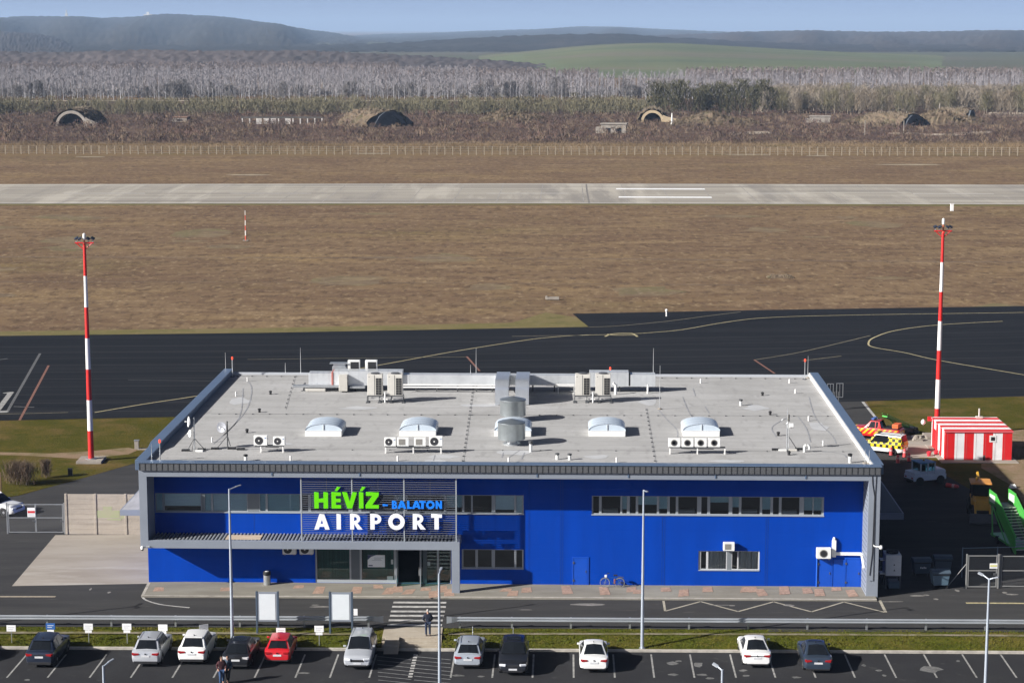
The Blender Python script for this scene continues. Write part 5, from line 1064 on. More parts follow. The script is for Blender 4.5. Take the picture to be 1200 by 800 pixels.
# aerials
def ballast(b, x, y): b.bb(x - .28, x + .28, y - .14, y + .14, 0, .12)
p = roofpos(228, 527.5); r = empty('aerial_mast', p, -YAW, 'short tripod mast with two small white dishes by the left parapet', 'aerial'); 
b = MB(); b.tube([(0, 0, 0), (0, 0, 2.4)], .045, 8); b.build('pole', M_GALV, r)
for a in (.3, 2.4, 4.6): b = MB(); b.tube([(cos(a) * .7, sin(a) * .7, .05), (0, 0, .9)], .025, 5); b.build('brace', M_DGREY, r)
b = MB(); ballast(b, -.6, -.25); b.build('ballast', M_BLACK, r); b = MB(); ballast(b, .5, .1); b.build('ballast', M_BLACK, r); b = MB(); ballast(b, .4, -.4); b.build('ballast', M_WHITE, r)
def dish(rad, c, d, par, m=M_WHITE):
    b = MB(); b.lathe([(.02, .0), (rad * .55, .05), (rad, .16), (rad * .97, .18), (rad * .5, .08), (.02, .03)], (0, 0, 0), 20); b.tube([(0, 0, .02), (0, 0, rad * .9)], .02, 5)
    o = b.build('dish', m, par, smooth=40); o.location = c; o.rotation_euler = Vector(d).to_track_quat('Z', 'Y').to_euler(); b = MB(); b.lathe([(.06, 0), (.06, .1)], (0, 0, rad * .85), 8); b.build('feed_horn', M_WHITE, o); return o
dish(.38, (-.22, -.05, 2.1), (-1, -.35, .1), r); dish(.28, (-.15, -.05, 1.25), (-1, -.6, .1), r)
p = roofpos(266.8, 526); r = empty('satellite_dish', p, -YAW, 'round dish on a braced pole with black ballast near the left roof front', 'aerial')
b = MB(); b.tube([(0, 0, 0), (0, 0, 2.05)], .05, 8); b.build('pole', M_DGREY, r); b = MB(); b.tube([(0, 0, 1.0), (-.72, 0, .12)], .03, 5); b.build('brace', M_DGREY, r); b = MB(); b.tube([(0, 0, 1.0), (.1, .6, .12)], .03, 5); b.build('brace', M_DGREY, r)
dish(.40, (-.32, -.08, 1.62), (-.35, -.9, .15), r, mat('grey_dish', (.33, .34, .37), .5)); 
for x, y, m in ((-.9, -.1, M_BLACK), (.3, 0, M_BLACK), (1.0, -.25, M_BLACK)): b = MB(); ballast(b, x, y); b.build('ballast', m, r)
p = roofpos(922, 527); r = empty('aerial_mast', p, -YAW, 'tall slender mast with a drum dish and panel aerial at the right of the roof', 'aerial'); b = MB(); b.tube([(0, 0, 0), (0, 0, 2.6), (0, 0, 3.1)], [.05, .04, .015], 8); b.build('pole', M_GALV, r)
b = MB(); b.tube([(.12, 0, 0), (.12, 0, 1.7)], .03, 6); b.build('second_pole', M_GALV, r); b = MB(); b.tube([(.1, 0, 1.0), (.7, .1, .1)], .03, 5); b.build('brace', M_DGREY, r); b = MB(); b.lathe([(.19, 0), (.19, .3), (.16, .33)], (.12, -.05, 1.78), 16, 'x'); b.build('drum_dish', M_WHITE, r, smooth=40)
b = MB(); b.box((.08, -.08, 2.35), (.13, .08, .5), .5); b.build('panel_aerial', M_LGRILLE, r)
b = MB(); b.tube([(-.2 + .22 * cos(t), -.05, 2.1 + .22 * sin(t)) for t in np.linspace(0, 6.28, 17)], .012, 4); b.build('ring_aerial', M_GALV, r)
for x, y, m in ((-.8, -.1, M_BLACK), (-.35, -.35, M_WHITE), (.9, .1, M_BLACK), (.4, -.3, M_CREAM)): b = MB(); ballast(b, x, y); b.build('ballast', m, r)
# lightning rods
for px, y0, y1, wh in [(264.5, 437.5, 413, 'at the back corner beside the red lamp'), (334.5, 438.5, 425, 'short, at the back edge left of the duct'), (352.5, 438.5, 407.5, 'tall, at the back edge left of the duct'), (558, 439.5, 408, 'tall, at the back edge beside the orange apron line'), (551.5, 439.5, 427, 'short, at the back edge beside the orange apron line'), (765.5, 441, 408, 'tall, at the right end of the duct'), (946.5, 443, 417, 'beside the red lamp of the far right corner'), (178, 541, 520, 'at the front left corner beside the red lamp'), (1013.5, 543, 526, 'outer of two at the front right corner'), (1018.5, 544, 527, 'inner of two at the front right corner'), (773, 479.5, 428, 'very tall, on a concrete foot right of the duct')]:
    p = roofpos(px, y0); rel = p - ORG; zt = F(px, y1, VX.dot(rel))[1]; r = empty('lightning_rod', p, 0, 'thin grey lightning rod ' + wh, 'lightning rod'); b = MB(); b.tube([(0, 0, 0), (0, 0, (zt - ZR) * .5), (0, 0, zt - ZR)], [.035, .025, .012], 6); b.build('rod', M_GALV, r); b = MB(); b.lathe([(.17, 0), (.17, .08), (.08, .12)], n=12); b.build('foot', M_OLDCON, r)
M_REDLAMP = mat('red_lamp_glass', (.75, .06, .03), .25, em=((1.0, .10, .05), .6))
for px, y0, y1, wh in [(272.5, 441.5, 418.5, 'far left corner of the roof'), (187.7, 540.5, 515.5, 'front left corner of the roof'), (943, 444.5, 421, 'far right corner of the roof'), (715, 445, 430.5, 'back edge behind two condensers'), (430.5, 445, 428, 'back edge between the two square units')]:
    p = roofpos(px, y0); zt = F(px, y1, VX.dot(p - ORG))[1] - ZR; r = empty('obstruction_light', p, 0, 'small red warning lamp on a post at the ' + wh, 'light'); b = MB(); b.tube([(0, 0, 0), (0, 0, zt - .2)], .04, 8); b.build('post', M_GALV, r); b = MB(); b.lathe([(.06, zt - .2), (.085, zt - .15), (.08, zt), (.03, zt + .05)], n=12); b.build('red_lamp', M_REDLAMP, r); b = MB(); b.lathe([(.2, 0), (.2, .05)], n=10); b.build('foot', M_DGREY, r)
# stub vents
for px, y0, y1, lab in [(288, 540, 532, 'white stub vent with a dark cap at the roof front below the two left units'), (653, 538, 530.5, 'white stub vent with a dark cap, first of two close together at the roof front'), (667.5, 538.5, 531, 'white stub vent with a dark cap, second of two close together at the roof front'), (868, 475, 467.5, 'white stub vent with a dark cap alone on the bare right half of the roof'), (996, 542, 531, 'stout white vent with a black cap at the front right roof corner'), (622, 529, 516, 'pale vent pipe right of the front round cowl')]:
    p = roofpos(px, y0); h = F(px, y1, VX.dot(p - ORG))[1] - ZR; r = empty('roof_vent', p, 0, lab, 'vent'); b = MB(); b.tube([(0, 0, 0), (0, 0, h * .75)], .11, 12); b.build('pipe', M_WHITE, r, smooth=50); b = MB(); b.lathe([(.13, h * .7), (.16, h * .8), (.16, h * .95), (.08, h)], n=12); b.build('cap', M_BLACK if px > 990 or px < 300 else M_DGREY, r, smooth=50)
p = roofpos(945.5, 529.5); b = MB(); b.tube([(-.18, 0, 0), (-.18, 0, .35)] + [(-.18 * cos(t), 0, .35 + .18 * sin(t)) for t in np.linspace(.2, 3.0, 7)] + [(.18, 0, .2)], .09, 8); tag(b.build('gooseneck_vent', M_WHITE, loc=p, smooth=60), 'white bent pipe vent beside the ballast of the right mast', 'vent')
for k, (px, py, wh) in enumerate([(317, 462, 'near the back, left of the duct'), (304, 483, 'on the seam left of the first skylight'), (289.5, 507, 'left of the two smaller fan units'), (893.5, 463.5, 'near the back of the bare right half'), (902.5, 486, 'behind the right mast on the seam'), (912, 510.5, 'just behind the right mast'), (924.5, 533, 'in front of the right mast')]):
    p = roofpos(px, py); b = MB(); b.lathe([(.10, 0), (.10, .18), (.13, .2), (.13, .28), (.05, .32)], n=10); tag(b.build('black_vent', M_BLACK, loc=p, smooth=50), 'little black roof outlet ' + wh, 'vent', 'little black roof outlets')
for px, py, wh in [(248.5, 518, 'by the satellite dish'), (276.5, 464, 'on the far left of the roof'), (290, 447, 'near the far left corner'), (340.5, 540, 'below the short frame of two units'), (466, 540, 'below the four mixed units'), (596, 542, 'in front of the round cowl'), (821, 449, 'near the back of the bare right half'), (925, 449, 'near the far right corner'), (932, 461, 'right of the bare half, upper'), (947.5, 493, 'between mast and right parapet'), (964.5, 522, 'close to the right parapet by the mast'), (722.5, 542, 'in front of the fourth skylight')]:
    p = roofpos(px, py); b = MB(); b.tube([(0, 0, 0), (0, 0, .38)], .06, 8); tag(b.build('white_stub', M_PIPEW, loc=p), 'small white pipe stub on the roof ' + wh, 'pipe', 'small white roof stubs')
# wall mounted units on the facade, board on the canopy
def wall_ac(px, py, kind, lab, v=-.3, s=1.15):
    u, z = F(px, py, v); ac(kind, UV(u, v, z), -YAW, lab, None, s); 
    b = MB(); b.bb(-.35, -.3, .05, .28, -.06, -.02); b.bb(.3, .35, .05, .28, -.06, -.02); 
wall_ac(854, 644.5, 'square', 'single air conditioner on the blue wall above the curtained window', s=.95); wall_ac(965, 653.5, 'ring', 'air conditioner on the blue wall above the blue service door', s=1.2)
wall_ac(339.5, 648.5, 'fan', 'air conditioner in shade under the canopy, the one nearer the left wing', -.25); wall_ac(359.5, 648.5, 'fan', 'air conditioner in shade under the canopy, the one nearer the glass entrance', -.25)
u0_, z_ = F(264, 630, -1.9); u1_, _ = F(305, 630, -1.9); b = MB(); b.bb(0, u1_ - u0_, 0, 1.15, 0, .035); tag(b.build('wooden_board', M_WOOD, loc=UV(u0_, -1.9, 3.7), rz=-YAW), 'pale wooden board lying on the slats of the entrance canopy', 'board')
# ------------------------------------------------------------------ cars
M_TYRE = mat('tyre_rubber', (.018, .018, .019), .85); M_RIM = mat('alloy_rim', (.42, .43, .45), .35, metal=.8); M_CARGLASS = mat('car_glass', (.010, .012, .015), .13, spec=.35)
M_TAIL = mat('tail_lens', (.32, .012, .015), .2, coat=.5); M_HEAD = mat('head_lens', (.72, .75, .78), .12, spec=.8); M_PLATE = mat('licence_plate', (.62, .63, .64), .5, var=.3, scale=22); M_TRIM = mat('black_trim', (.02, .02, .022), .5)
M_CHROME = mat('chrome', (.7, .71, .72), .15, metal=1.0); M_PALE_TAIL = mat('pale_tail_lens', (.62, .60, .60), .2, spec=.7)  # tail lens in plain pale grey, used on one car
def paint(name, col, metal=.0): return mat('paint_' + name, col, .32 if not metal else .34, metal=metal, coat=.7, var=.02, scale=3)
def interp(P, t):
    for (a, x), (c, y) in zip(P, P[1:]):
        if t <= c: s = (t - a) / (c - a) if c > a else 0; s = max(0, min(1, s)); s = s * s * (3 - 2 * s) * .5 + s * .5; return x + (y - x) * s
    return P[-1][1]
BODY = {   # y runs nose (+) to tail (-), normalised to half length; heights in metres
    'suv':   dict(L=4.5, W=1.86, H=1.64, belt=[(-1, .78), (-.96, 1.02), (-.80, 1.06), (.33, 1.03), (.42, 1.02), (.86, .92), (.96, .78), (1, .60)], roof=(-.86, -.62, .10, .42), wr=.70, r=.36, ax=(.60, -.59)),
    'wagon': dict(L=4.7, W=1.82, H=1.47, belt=[(-1, .68), (-.97, .92), (-.85, .97), (.30, .93), (.38, .92), (.86, .80), (.96, .68), (1, .52)], roof=(-.90, -.62, .08, .38), wr=.68, r=.33, ax=(.58, -.58)),
    'hatch': dict(L=3.95, W=1.70, H=1.47, belt=[(-1, .66), (-.95, .92), (-.84, .97), (.38, .93), (.48, .91), (.88, .78), (.97, .64), (1, .50)], roof=(-.88, -.62, .12, .48), wr=.68, r=.31, ax=(.62, -.62)),
    'sedan': dict(L=4.68, W=1.82, H=1.46, belt=[(-1, .78), (-.97, .99), (-.82, 1.02), (-.60, 1.0), (.30, .93), (.38, .91), (.86, .79), (.96, .66), (1, .52)], roof=(-.78, -.30, .08, .38), wr=.64, r=.33, ax=(.58, -.58)),
    'mpv':   dict(L=4.5, W=1.76, H=1.68, belt=[(-1, .75), (-.97, 1.0), (-.86, 1.06), (.42, 1.03), (.52, 1.01), (.88, .88), (.97, .74), (1, .55)], roof=(-.90, -.70, .16, .52), wr=.72, r=.33, ax=(.62, -.62)),
}
def car(kind, col, loc, rz, lab, opts=()):
    S = BODY[kind]; L, W, H, hl, hw = S['L'], S['W'], S['H'], S['L'] / 2, S['W'] / 2; r_ = S['r']
    root = empty('parked_car', loc, rz, lab, 'car')
    b = MB(); NS = 60; ys = [hl * (-1 + 2 * k / NS) for k in range(NS + 1)]; R = []
    for y in ys:
        t = y / hl; zt = interp(S['belt'], t); e = max(0, (abs(t) - .78) / .22); w = hw * (1 - .16 * e ** 2.2) * (1 if abs(t) < .999 else .97); zb = .22 + .10 * e ** 2
        arch = 0
        for ax in S['ax']:
            d = abs(y - ax * hl)
            if d < r_ + .07: arch = max(arch, r_ + sqrt((r_ + .07) ** 2 - d * d))
        zs = max(zb + .06, min(arch, zt - .2)); top = zt if abs(t) < .99 else zt - .1; w2 = w * (.93 if t > -.9 else .9)
        zm = max(zs + .02, zb + (zt - zb) * .52)
        sec = [(0, zb), (w * .8, zb), (w * .94, zs), (w * .995, max(zs + .01, zm - .12)), (w, zm + .04), (w * .985, max(zm + .06, top - .13)), (w * .95, top - .035), (w2 * .9, top), (w * .5, top + .022), (0, top + .03)]
        R.append([(x, y, z) for x, z in sec] + [(-x, y, z) for x, z in sec[-2:0:-1]])
    n = len(R[0]); vs = [p for r in R for p in r]; fs = []
    for i in range(NS):
        for j in range(n): fs.append((i * n + j, (i + 1) * n + j, (i + 1) * n + (j + 1) % n, i * n + (j + 1) % n))
    fs += [tuple(range(n)), tuple(range(NS * n, NS * n + n))[::-1]]
    b.add(vs, fs)
    # cabin
    ya, yb, yc, yd = [q * hl for q in S['roof']]; wb = hw * .93; wr = hw * S['wr']; zA, zD = interp(S['belt'], ya / hl) - .02, interp(S['belt'], yd / hl) - .02
    zR = H - .05
    def cs(y, z, w): return [(w, y, z), (-w, y, z)]
    def ring(y, zl, wl, zu, wu): return [(wl, y, zl), (wu, y, zu), (wu * .7, y, zu + .035), (0, y, zu + .05), (-wu * .7, y, zu + .035), (-wu, y, zu), (-wl, y, zl)]
    g = MB(); NR = 9; rings = []
    base = lambda y: interp(S['belt'], y / hl) - .03
    st = [(ya, base(ya), base(ya) + .005, wb * .93, wb * .93)] + [(yb + (yc - yb) * k / NR, base(yb + (yc - yb) * k / NR), zR - .035 * (abs(k / NR - .6) * 1.5) ** 2, wb, wr * (1 - .05 * (1 - k / NR))) for k in range(NR + 1)] + [(yd, base(yd), base(yd) + .005, wb * .95, wb * .9)]
    for y, zl, zu, wl, wu in st: rings.append(ring(y, zl, wl, zu, wu))
    m = 7; vs = [p for r in rings for p in r]; fs = []
    for i in range(len(rings) - 1):
        for j in range(m - 1): fs.append((i * m + j, i * m + j + 1, (i + 1) * m + j + 1, (i + 1) * m + j)[::-1])
    b.add(vs, [f[::-1] for f in fs])
    body = b.build('body', col, root, smooth=32)
    # glass: thin panels lying on the cabin
    def panel(name, q, inset, off, m_=M_CARGLASS):
        q = [Vector(p) for p in q]; c = sum(q, Vector()) / len(q); nn = (q[1] - q[0]).cross(q[2] - q[0]).normalized()
        if nn.dot(c - Vector((0, (yb + yc) / 2, zR - .5))) < 0: nn = -nn
        p2 = [c + (p - c) * inset for p in q]; bb = MB(); N_ = len(q); bb.add([p - nn * .02 for p in p2] + [p + nn * off for p in p2], [tuple(range(N_, 2 * N_))] + [(i, (i + 1) % N_, (i + 1) % N_ + N_, i + N_) for i in range(N_)])
        return bb.build(name, m_, root)
    wA, wD = wb * .93, wb * .95
    def panel2(name, q, inset, off):
        q = [Vector(p) for p in q]; c = sum(q, Vector()) / 6; nn = (q[2] - q[0]).cross(q[4] - q[1]).normalized()
        if nn.dot(c - Vector((0, (yb + yc) / 2, zR - .5))) < 0: nn = -nn
        p2 = [c + (p - c) * inset for p in q]; bb = MB(); bb.add([p - nn * .02 for p in p2] + [p + nn * off for p in p2], [(6, 7, 10, 11), (7, 8, 9, 10), (0, 1, 7, 6), (1, 2, 8, 7), (2, 3, 9, 8), (3, 4, 10, 9), (4, 5, 11, 10), (5, 0, 6, 11)])
        return bb.build(name, M_CARGLASS, root)
    wrb = wr * .95
    panel2('windscreen', [(-wD * .96, yd, zD + .03), (0, yd, zD + .075), (wD * .96, yd, zD + .03), (wr * .97, yc, zR), (0, yc, zR + .05), (-wr * .97, yc, zR)], .93, .022)
    panel2('rear_window', [(-wA * .92, ya, zA + .03), (0, ya, zA + .075), (wA * .92, ya, zA + .03), (wrb * .95, yb, zR - .02), (0, yb, zR + .04), (-wrb * .95, yb, zR - .02)], .88, .028)
    for s in (1, -1):
        ym = (yb + yc) / 2 - .08; z0 = interp(S['belt'], .0) + .03; wm = hw * S['wr'] * .99
        def sd(y, z): f = max(0, min(1, (z - z0) / (zR - z0))); return (s * (wb + (wr * .985 - wb) * f), y, z)
        zt2 = zR - .055
        panel('side_window', [sd(ym + .04, z0), sd(yd - .42, z0), sd(yc - .06, zt2), sd(ym + .04, zt2)], .97, .012)
        if 'panel' not in opts: panel('side_window', [sd(ya + .38, z0), sd(ym - .04, z0), sd(ym - .04, zt2), sd(yb + .10, zt2)], .97, .012)
        mb = MB(); mb.box((s * (hw + .04), yd - .38, z0 + .07), (.17, .10, .12)); mb.build('wing_mirror', col, root, bevel=.03)
        if 'rails' in opts: mb = MB(); mb.tube([(s * wr * .93, yc - .1, zR + .03), (s * wr * .93, yc - .25, zR + .075), (s * wr * .9, yb + .2, zR + .06), (s * wr * .9, yb + .05, zR + .01)], .022, 6); mb.build('roof_rail', M_TRIM if 'darkrails' in opts else M_GALV, root)
    # wheels
    for s in (1, -1):
        for ax in S['ax']:
            c = (s * (hw - .13), ax * hl, r_); wb_ = MB(); wb_.lathe([(r_ * .62, -.11), (r_ * .94, -.11), (r_, -.08), (r_, .08), (r_ * .94, .11), (r_ * .62, .11)], (0, 0, 0), 24, 'x'); wo = wb_.build('wheel', M_TYRE, root, smooth=40, loc=c)
            wb_ = MB(); wb_.lathe([(r_ * .62, -.10), (r_ * .60, .095), (r_ * .2, .115), (.0, .115)], (0, 0, 0), 20, 'x')
            ro = wb_.build('rim', M_RIM, wo, smooth=40); ro.scale = (s, 1, 1)
    # lights, plates, trim
    zt = interp(S['belt'], -.93); zl = zt - .16 if kind != 'sedan' else zt - .17; tl = M_PALE_TAIL if 'paletail' in opts else M_TAIL
    for s in (1, -1):
        bb = MB(); bb.prism_y([(s * hw * .42, zl - .04), (s * hw * .84, zl - .09), (s * hw * .84, zl + .07), (s * hw * .46, zl + .05)][::s], -hl - .012, -hl + .14); bb.box((s * (hw * .845), -hl + .20, zl), (.12, .30, .15)); bb.build('tail_light', tl, root, bevel=.01)
        zh = interp(S['belt'], .93) - .10; bb = MB(); bb.box((s * hw * .66, hl - .09, zh), (.40, .20, .13), s * -.28); bb.build('headlight', M_HEAD, root, bevel=.03)
    zp = .80 if kind in ('suv', 'sedan', 'wagon', 'mpv') else .72
    zp = zl - .14
    bb = MB(); bb.bb(-.26, .26, -hl - .018, -hl + .05, zp - .055, zp + .055); bb.build('licence_plate', M_PLATE, root)
    bb = MB(); bb.bb(-.26, .26, hl - .03, hl + .018, .40, .51); bb.build('licence_plate', M_PLATE, root)
    bb = MB(); bb.bb(-hw * .80, hw * .80, -hl - .006, -hl + .2, .24, .42 if kind == 'suv' else .34); bb.build('bumper_trim', M_TRIM, root, bevel=.02)
    bb = MB(); bb.bb(-hw * .66, hw * .66, hl - .14, hl + .008, .26, .37); bb.build('lower_grille', M_TRIM, root, bevel=.02)
    zg = interp(S['belt'], .96) - .06
    bb = MB(); bb.bb(-hw * .48, hw * .48, hl - .12, hl - .005, zg - .15, zg + .0); bb.build('grille', M_TRIM, root, bevel=.02)
    bb = MB(); bb.lathe([(.055, 0), (.055, .012), (.02, .016)], (0, -hl - .014, zl + .01), 12, 'y'); bb.lathe([(.055, 0), (.055, .02)], (0, hl - .012, zg - .04), 12, 'y') if 0 else None; bb.build('badge', M_CHROME, root)
    bb = MB(); bb.prism_x([(yb + .18, zR + .02), (yb + .36, zR + .02), (yb + .18, zR + .13)], -.02, .02); bb.build('roof_aerial', M_TRIM, root)
    if 'spoiler' in opts: bb = MB(); bb.bb(-wr * .9, wr * .9, yb - .16, yb + .08, zR - .015, zR + .03); bb.build('roof_spoiler', col, root, bevel=.015)
    if 'sunroof' in opts: bb = MB(); bb.bb(-wr * .72, wr * .72, yb + .5, yc - .25, zR + .03, zR + .062); bb.build('sunroof', M_CARGLASS, root, bevel=.02)
    if 'chromebar' in opts: bb = MB(); bb.bb(-hw * .5, hw * .5, -hl - .022, -hl - .0, zl - .02, zl + .02); bb.build('chrome_strip', M_CHROME, root)
    if 'nose' in opts:
        bb = MB(); bb.bb(-hw * .42, hw * .42, hl - .02, hl + .012, zg - .10, zg - .085); bb.build('chrome_strip', M_CHROME, root)
    return root
def park(kind, col, px, py, facing, lab, opts=()):
    """px, py: foot of the end that faces the camera"""
    p = G(px, py, LOT); L = BODY[kind]['L']; c = p + VX * (L / 2)
    return car(kind, col, (c.x, c.y, LOT + .006), -YAW + (0 if facing == 'away' else pi) + random.uniform(-.012, .012), lab, opts)
P_SIL = paint('silver', (.46, .48, .51), .2); P_SILB = paint('silver_blue', (.38, .42, .47), .2); P_WH = paint('white', (.80, .80, .78)); P_BLK = paint('black', (.012, .013, .016)); P_NAVY = paint('navy', (.02, .028, .05), .3)
P_RED = paint('red', (.52, .012, .018)); P_SLATE = paint('slate', (.045, .065, .095), .4)
park('suv', P_NAVY, 46.5, 783, 'away', 'dark navy estate car with black rails, first parked car beside the blue and white sign', ('rails', 'darkrails', 'spoiler', 'chromebar'))
park('suv', P_SIL, 170.5, 782, 'away', 'silver grey car with dark roof rails parked directly left of a white tall car', ('rails', 'darkrails', 'spoiler'))
park('suv', P_WH, 224.5, 779.5, 'away', 'white tall car with a dark rear window parked between silver and black cars', ('spoiler',))
park('wagon', P_BLK, 276.5, 785, 'away', 'black estate car with pale tail lamps behind the lamp post and the two walkers', ('paletail', 'chromebar', 'sunroof', 'rails', 'darkrails'))
park('hatch', P_RED, 324.5, 779, 'away', 'bright red small hatchback parked below the poster frames', ('spoiler',))
park('mpv', P_SIL, 418.5, 785.5, 'toward', 'silver people carrier parked nose out beside the hatched crossing strip', ('rails', 'nose'))
park('wagon', P_SILB, 548.5, 784.5, 'away', 'silver estate car parked right of the steps next to a black car', ('rails', 'spoiler'))
park('suv', P_BLK, 601, 792.5, 'toward', 'black car parked nose out next to the silver estate car', ('nose', 'sunroof'))
park('sedan', P_WH, 696, 789, 'away', 'white liftback car parked alone left of the middle lamp post', ('spoil',))
park('sedan', P_WH, 887.5, 783.5, 'away', 'white saloon car parked left of the slate blue saloon', ('chromebar',))
park('sedan', P_SLATE, 959.5, 789.5, 'away', 'slate blue saloon car with a dark roof, last car in the row', ('sunroof',))
park('suv', P_NAVY, -64, 783, 'away', 'dark car standing outside the frame that casts its shadow on the first bay', ('rails',))

# ------------------------------------------------------------------ people
def skin_body(name, joints, bones, parent, m, sub=2):
    me = bpy.data.meshes.new(name); names = list(joints); idx = {k: i for i, k in enumerate(names)}
    me.from_pydata([joints[k][:3] for k in names], [(idx[a], idx[c]) for a, c in bones], []); o = bpy.data.objects.new(name, me); COL.objects.link(o)
    md = o.modifiers.new('skin', 'SKIN'); md.use_smooth_shade = True; ss = o.modifiers.new('sub', 'SUBSURF'); ss.levels = ss.render_levels = sub
    for k, i in idx.items():
        r = joints[k][3]; r = r if isinstance(r, tuple) else (r, r); me.skin_vertices[0].data[i].radius = r
    me.skin_vertices[0].data[0].use_root = True
    dg = bpy.context.evaluated_depsgraph_get(); me2 = bpy.data.meshes.new_from_object(o.evaluated_get(dg)); bpy.data.objects.remove(o)
    me2.materials.clear(); me2.materials.append(m); me2.polygons.foreach_set('use_smooth', [True] * len(me2.polygons)); o = bpy.data.objects.new(name, me2); COL.objects.link(o); o.parent = parent
    return o
def person(loc, rz, h, lab, skin, hairm, jacket, trousers, shoes, pose):
    root = empty('person', loc, rz, lab, 'person'); k = h / 1.78
    J = dict(pelvis=(0, 0, .95, (.15, .11)), waist=(0, .0, 1.10, (.145, .105)), chest=(0, .01, 1.32, (.175, .12)), neckb=(0, 0, 1.48, (.09, .08)), neck=(0, .015, 1.54, .058), headb=(0, .03, 1.60, (.068, .082)), head=(0, .03, 1.69, (.078, .095)), crown=(0, .02, 1.765, (.06, .075)))
    Bn = [('pelvis', 'waist'), ('waist', 'chest'), ('chest', 'neckb'), ('neckb', 'neck'), ('neck', 'headb'), ('headb', 'head'), ('head', 'crown')]
    for s, nm in ((1, 'r'), (-1, 'l')):
        p = pose[nm]
        J['sh' + nm] = (s * .19, 0, 1.44, .066); J['el' + nm] = (*p['el'], .047); J['wr' + nm] = (*p['wr'], .034); Bn += [('chest', 'sh' + nm), ('sh' + nm, 'el' + nm), ('el' + nm, 'wr' + nm)]
        e = Vector(p['el']); w_ = Vector(p['wr']); d = (w_ - e).normalized(); pc = w_ + d * .06; J['pa' + nm] = (*pc, .036); Bn.append(('wr' + nm, 'pa' + nm))
        side = d.cross(Vector((0, 1, 0)));  side = side.normalized() if side.length > .1 else Vector((1, 0, 0)); cur = side.cross(d)
        for q in range(4):
            off = side * ((q - 1.5) * .02); k1 = pc + d * .045 + off; k2 = k1 + d * (.035 + (.01 if q in (1, 2) else 0)) + cur * .012; J[f'f{nm}{q}a'] = (*k1, .0105); J[f'f{nm}{q}b'] = (*k2, .009); Bn += [('pa' + nm, f'f{nm}{q}a'), (f'f{nm}{q}a', f'f{nm}{q}b')]
        t1 = w_ + d * .035 + side * .045; t2 = t1 + d * .035 + side * .008; J['t' + nm + 'a'] = (*t1, .012); J['t' + nm + 'b'] = (*t2, .01); Bn += [('wr' + nm, 't' + nm + 'a'), ('t' + nm + 'a', 't' + nm + 'b')]
        J['hip' + nm] = (s * .095, 0, .90, .095); J['kn' + nm] = (*p['kn'], .062); J['an' + nm] = (*p['an'], .042); f = p.get('toe', Vector((0, .17, 0))); J['toe' + nm] = (p['an'][0] + f[0], p['an'][1] + f[1], .035, .035); Bn += [('pelvis', 'hip' + nm), ('hip' + nm, 'kn' + nm), ('kn' + nm, 'an' + nm), ('an' + nm, 'toe' + nm)]
    J = {a: (v[0] * k, v[1] * k, v[2] * k, tuple(x * k for x in v[3]) if isinstance(v[3], tuple) else v[3] * k) for a, v in J.items()}
    body = skin_body('body', J, Bn, root, skin)
    def cloth(name, keep, bones, grow, m, adj=None, sub=2):
        jj = {a: (J[a][0], J[a][1], J[a][2], tuple(x + grow for x in J[a][3]) if isinstance(J[a][3], tuple) else J[a][3] + grow) for a in keep}
        if adj: jj.update(adj)
        return skin_body(name, jj, bones, root, m, sub)
    hem = (0, -.01 * k, .80 * k, (.185 * k, .14 * k))
    cloth('jacket', ['waist', 'pelvis', 'chest', 'neckb', 'shr', 'elr', 'wrr', 'shl', 'ell', 'wrl'], [('waist', 'pelvis'), ('waist', 'chest'), ('chest', 'neckb'), ('chest', 'shr'), ('shr', 'elr'), ('elr', 'wrr'), ('chest', 'shl'), ('shl', 'ell'), ('ell', 'wrl'), ('pelvis', 'hem')], .024, jacket, {'hem': hem})
    cloth('trousers', ['pelvis', 'hipr', 'knr', 'anr', 'hipl', 'knl', 'anl'], [('pelvis', 'hipr'), ('hipr', 'knr'), ('knr', 'anr'), ('pelvis', 'hipl'), ('hipl', 'knl'), ('knl', 'anl')], .022, trousers)
    for nm in 'rl':
        a, t = J['an' + nm], J['toe' + nm]; skin_body('shoe', {'h': (a[0], a[1] - .03, .045, .046), 'm': ((a[0] + t[0]) / 2, (a[1] + t[1]) / 2, .045, .048), 't': (t[0], t[1] + .02, .036, .038)}, [('h', 'm'), ('m', 't')], root, shoes, 1)
    hd = J['head']; c = Vector(hd[:3]); b = MB()
    for i in range(9):
        for j in range(17):
            th = pi * .5 * i / 8 + .02; ph = -pi * .78 + 1.56 * pi * j / 16 - pi / 2; low = .62 if i < 8 else 0
            b.v.append(tuple(c + Vector((cos(ph) * sin(th * 1.25) * .088 * k, sin(ph) * sin(th * 1.25) * .105 * k - .008, cos(th * 1.25) * .105 * k + .015))))
    for i in range(8):
        for j in range(16): q = i * 17 + j; b.f.append((q, q + 1, q + 18, q + 17)); b.m.append(0)
    b.build('hair', hairm, root, smooth=180)
    b = MB()
    for s in (1, -1): b.lathe([(.004, 0), (.012, .004), (.004, .008)], tuple(c + Vector((s * .03 * k, .098 * k, .005))), 8, 'y')
    b.build('eyes', mat('eye_dark', (.02, .02, .02), .3), root); b = MB(); b.add([c + Vector((-.012, .098 * k, -.03 * k)), c + Vector((.012, .098 * k, -.03 * k)), c + Vector((0, .098 * k, .01)), c + Vector((0, .125 * k, -.028 * k))], [(0, 1, 3), (0, 3, 2), (1, 2, 3)]); b.build('nose', skin, root)
    b = MB(); b.box(c + Vector((0, .096 * k, -.055 * k)), (.045 * k, .008, .01)); b.build('mouth', mat('lips', (.32, .13, .11), .5), root)
    for s in (1, -1): b = MB(); b.box(c + Vector((s * .082 * k, .0, -.01)), (.014, .04, .06)); b.build('ear', skin, root, bevel=.006)
    return root
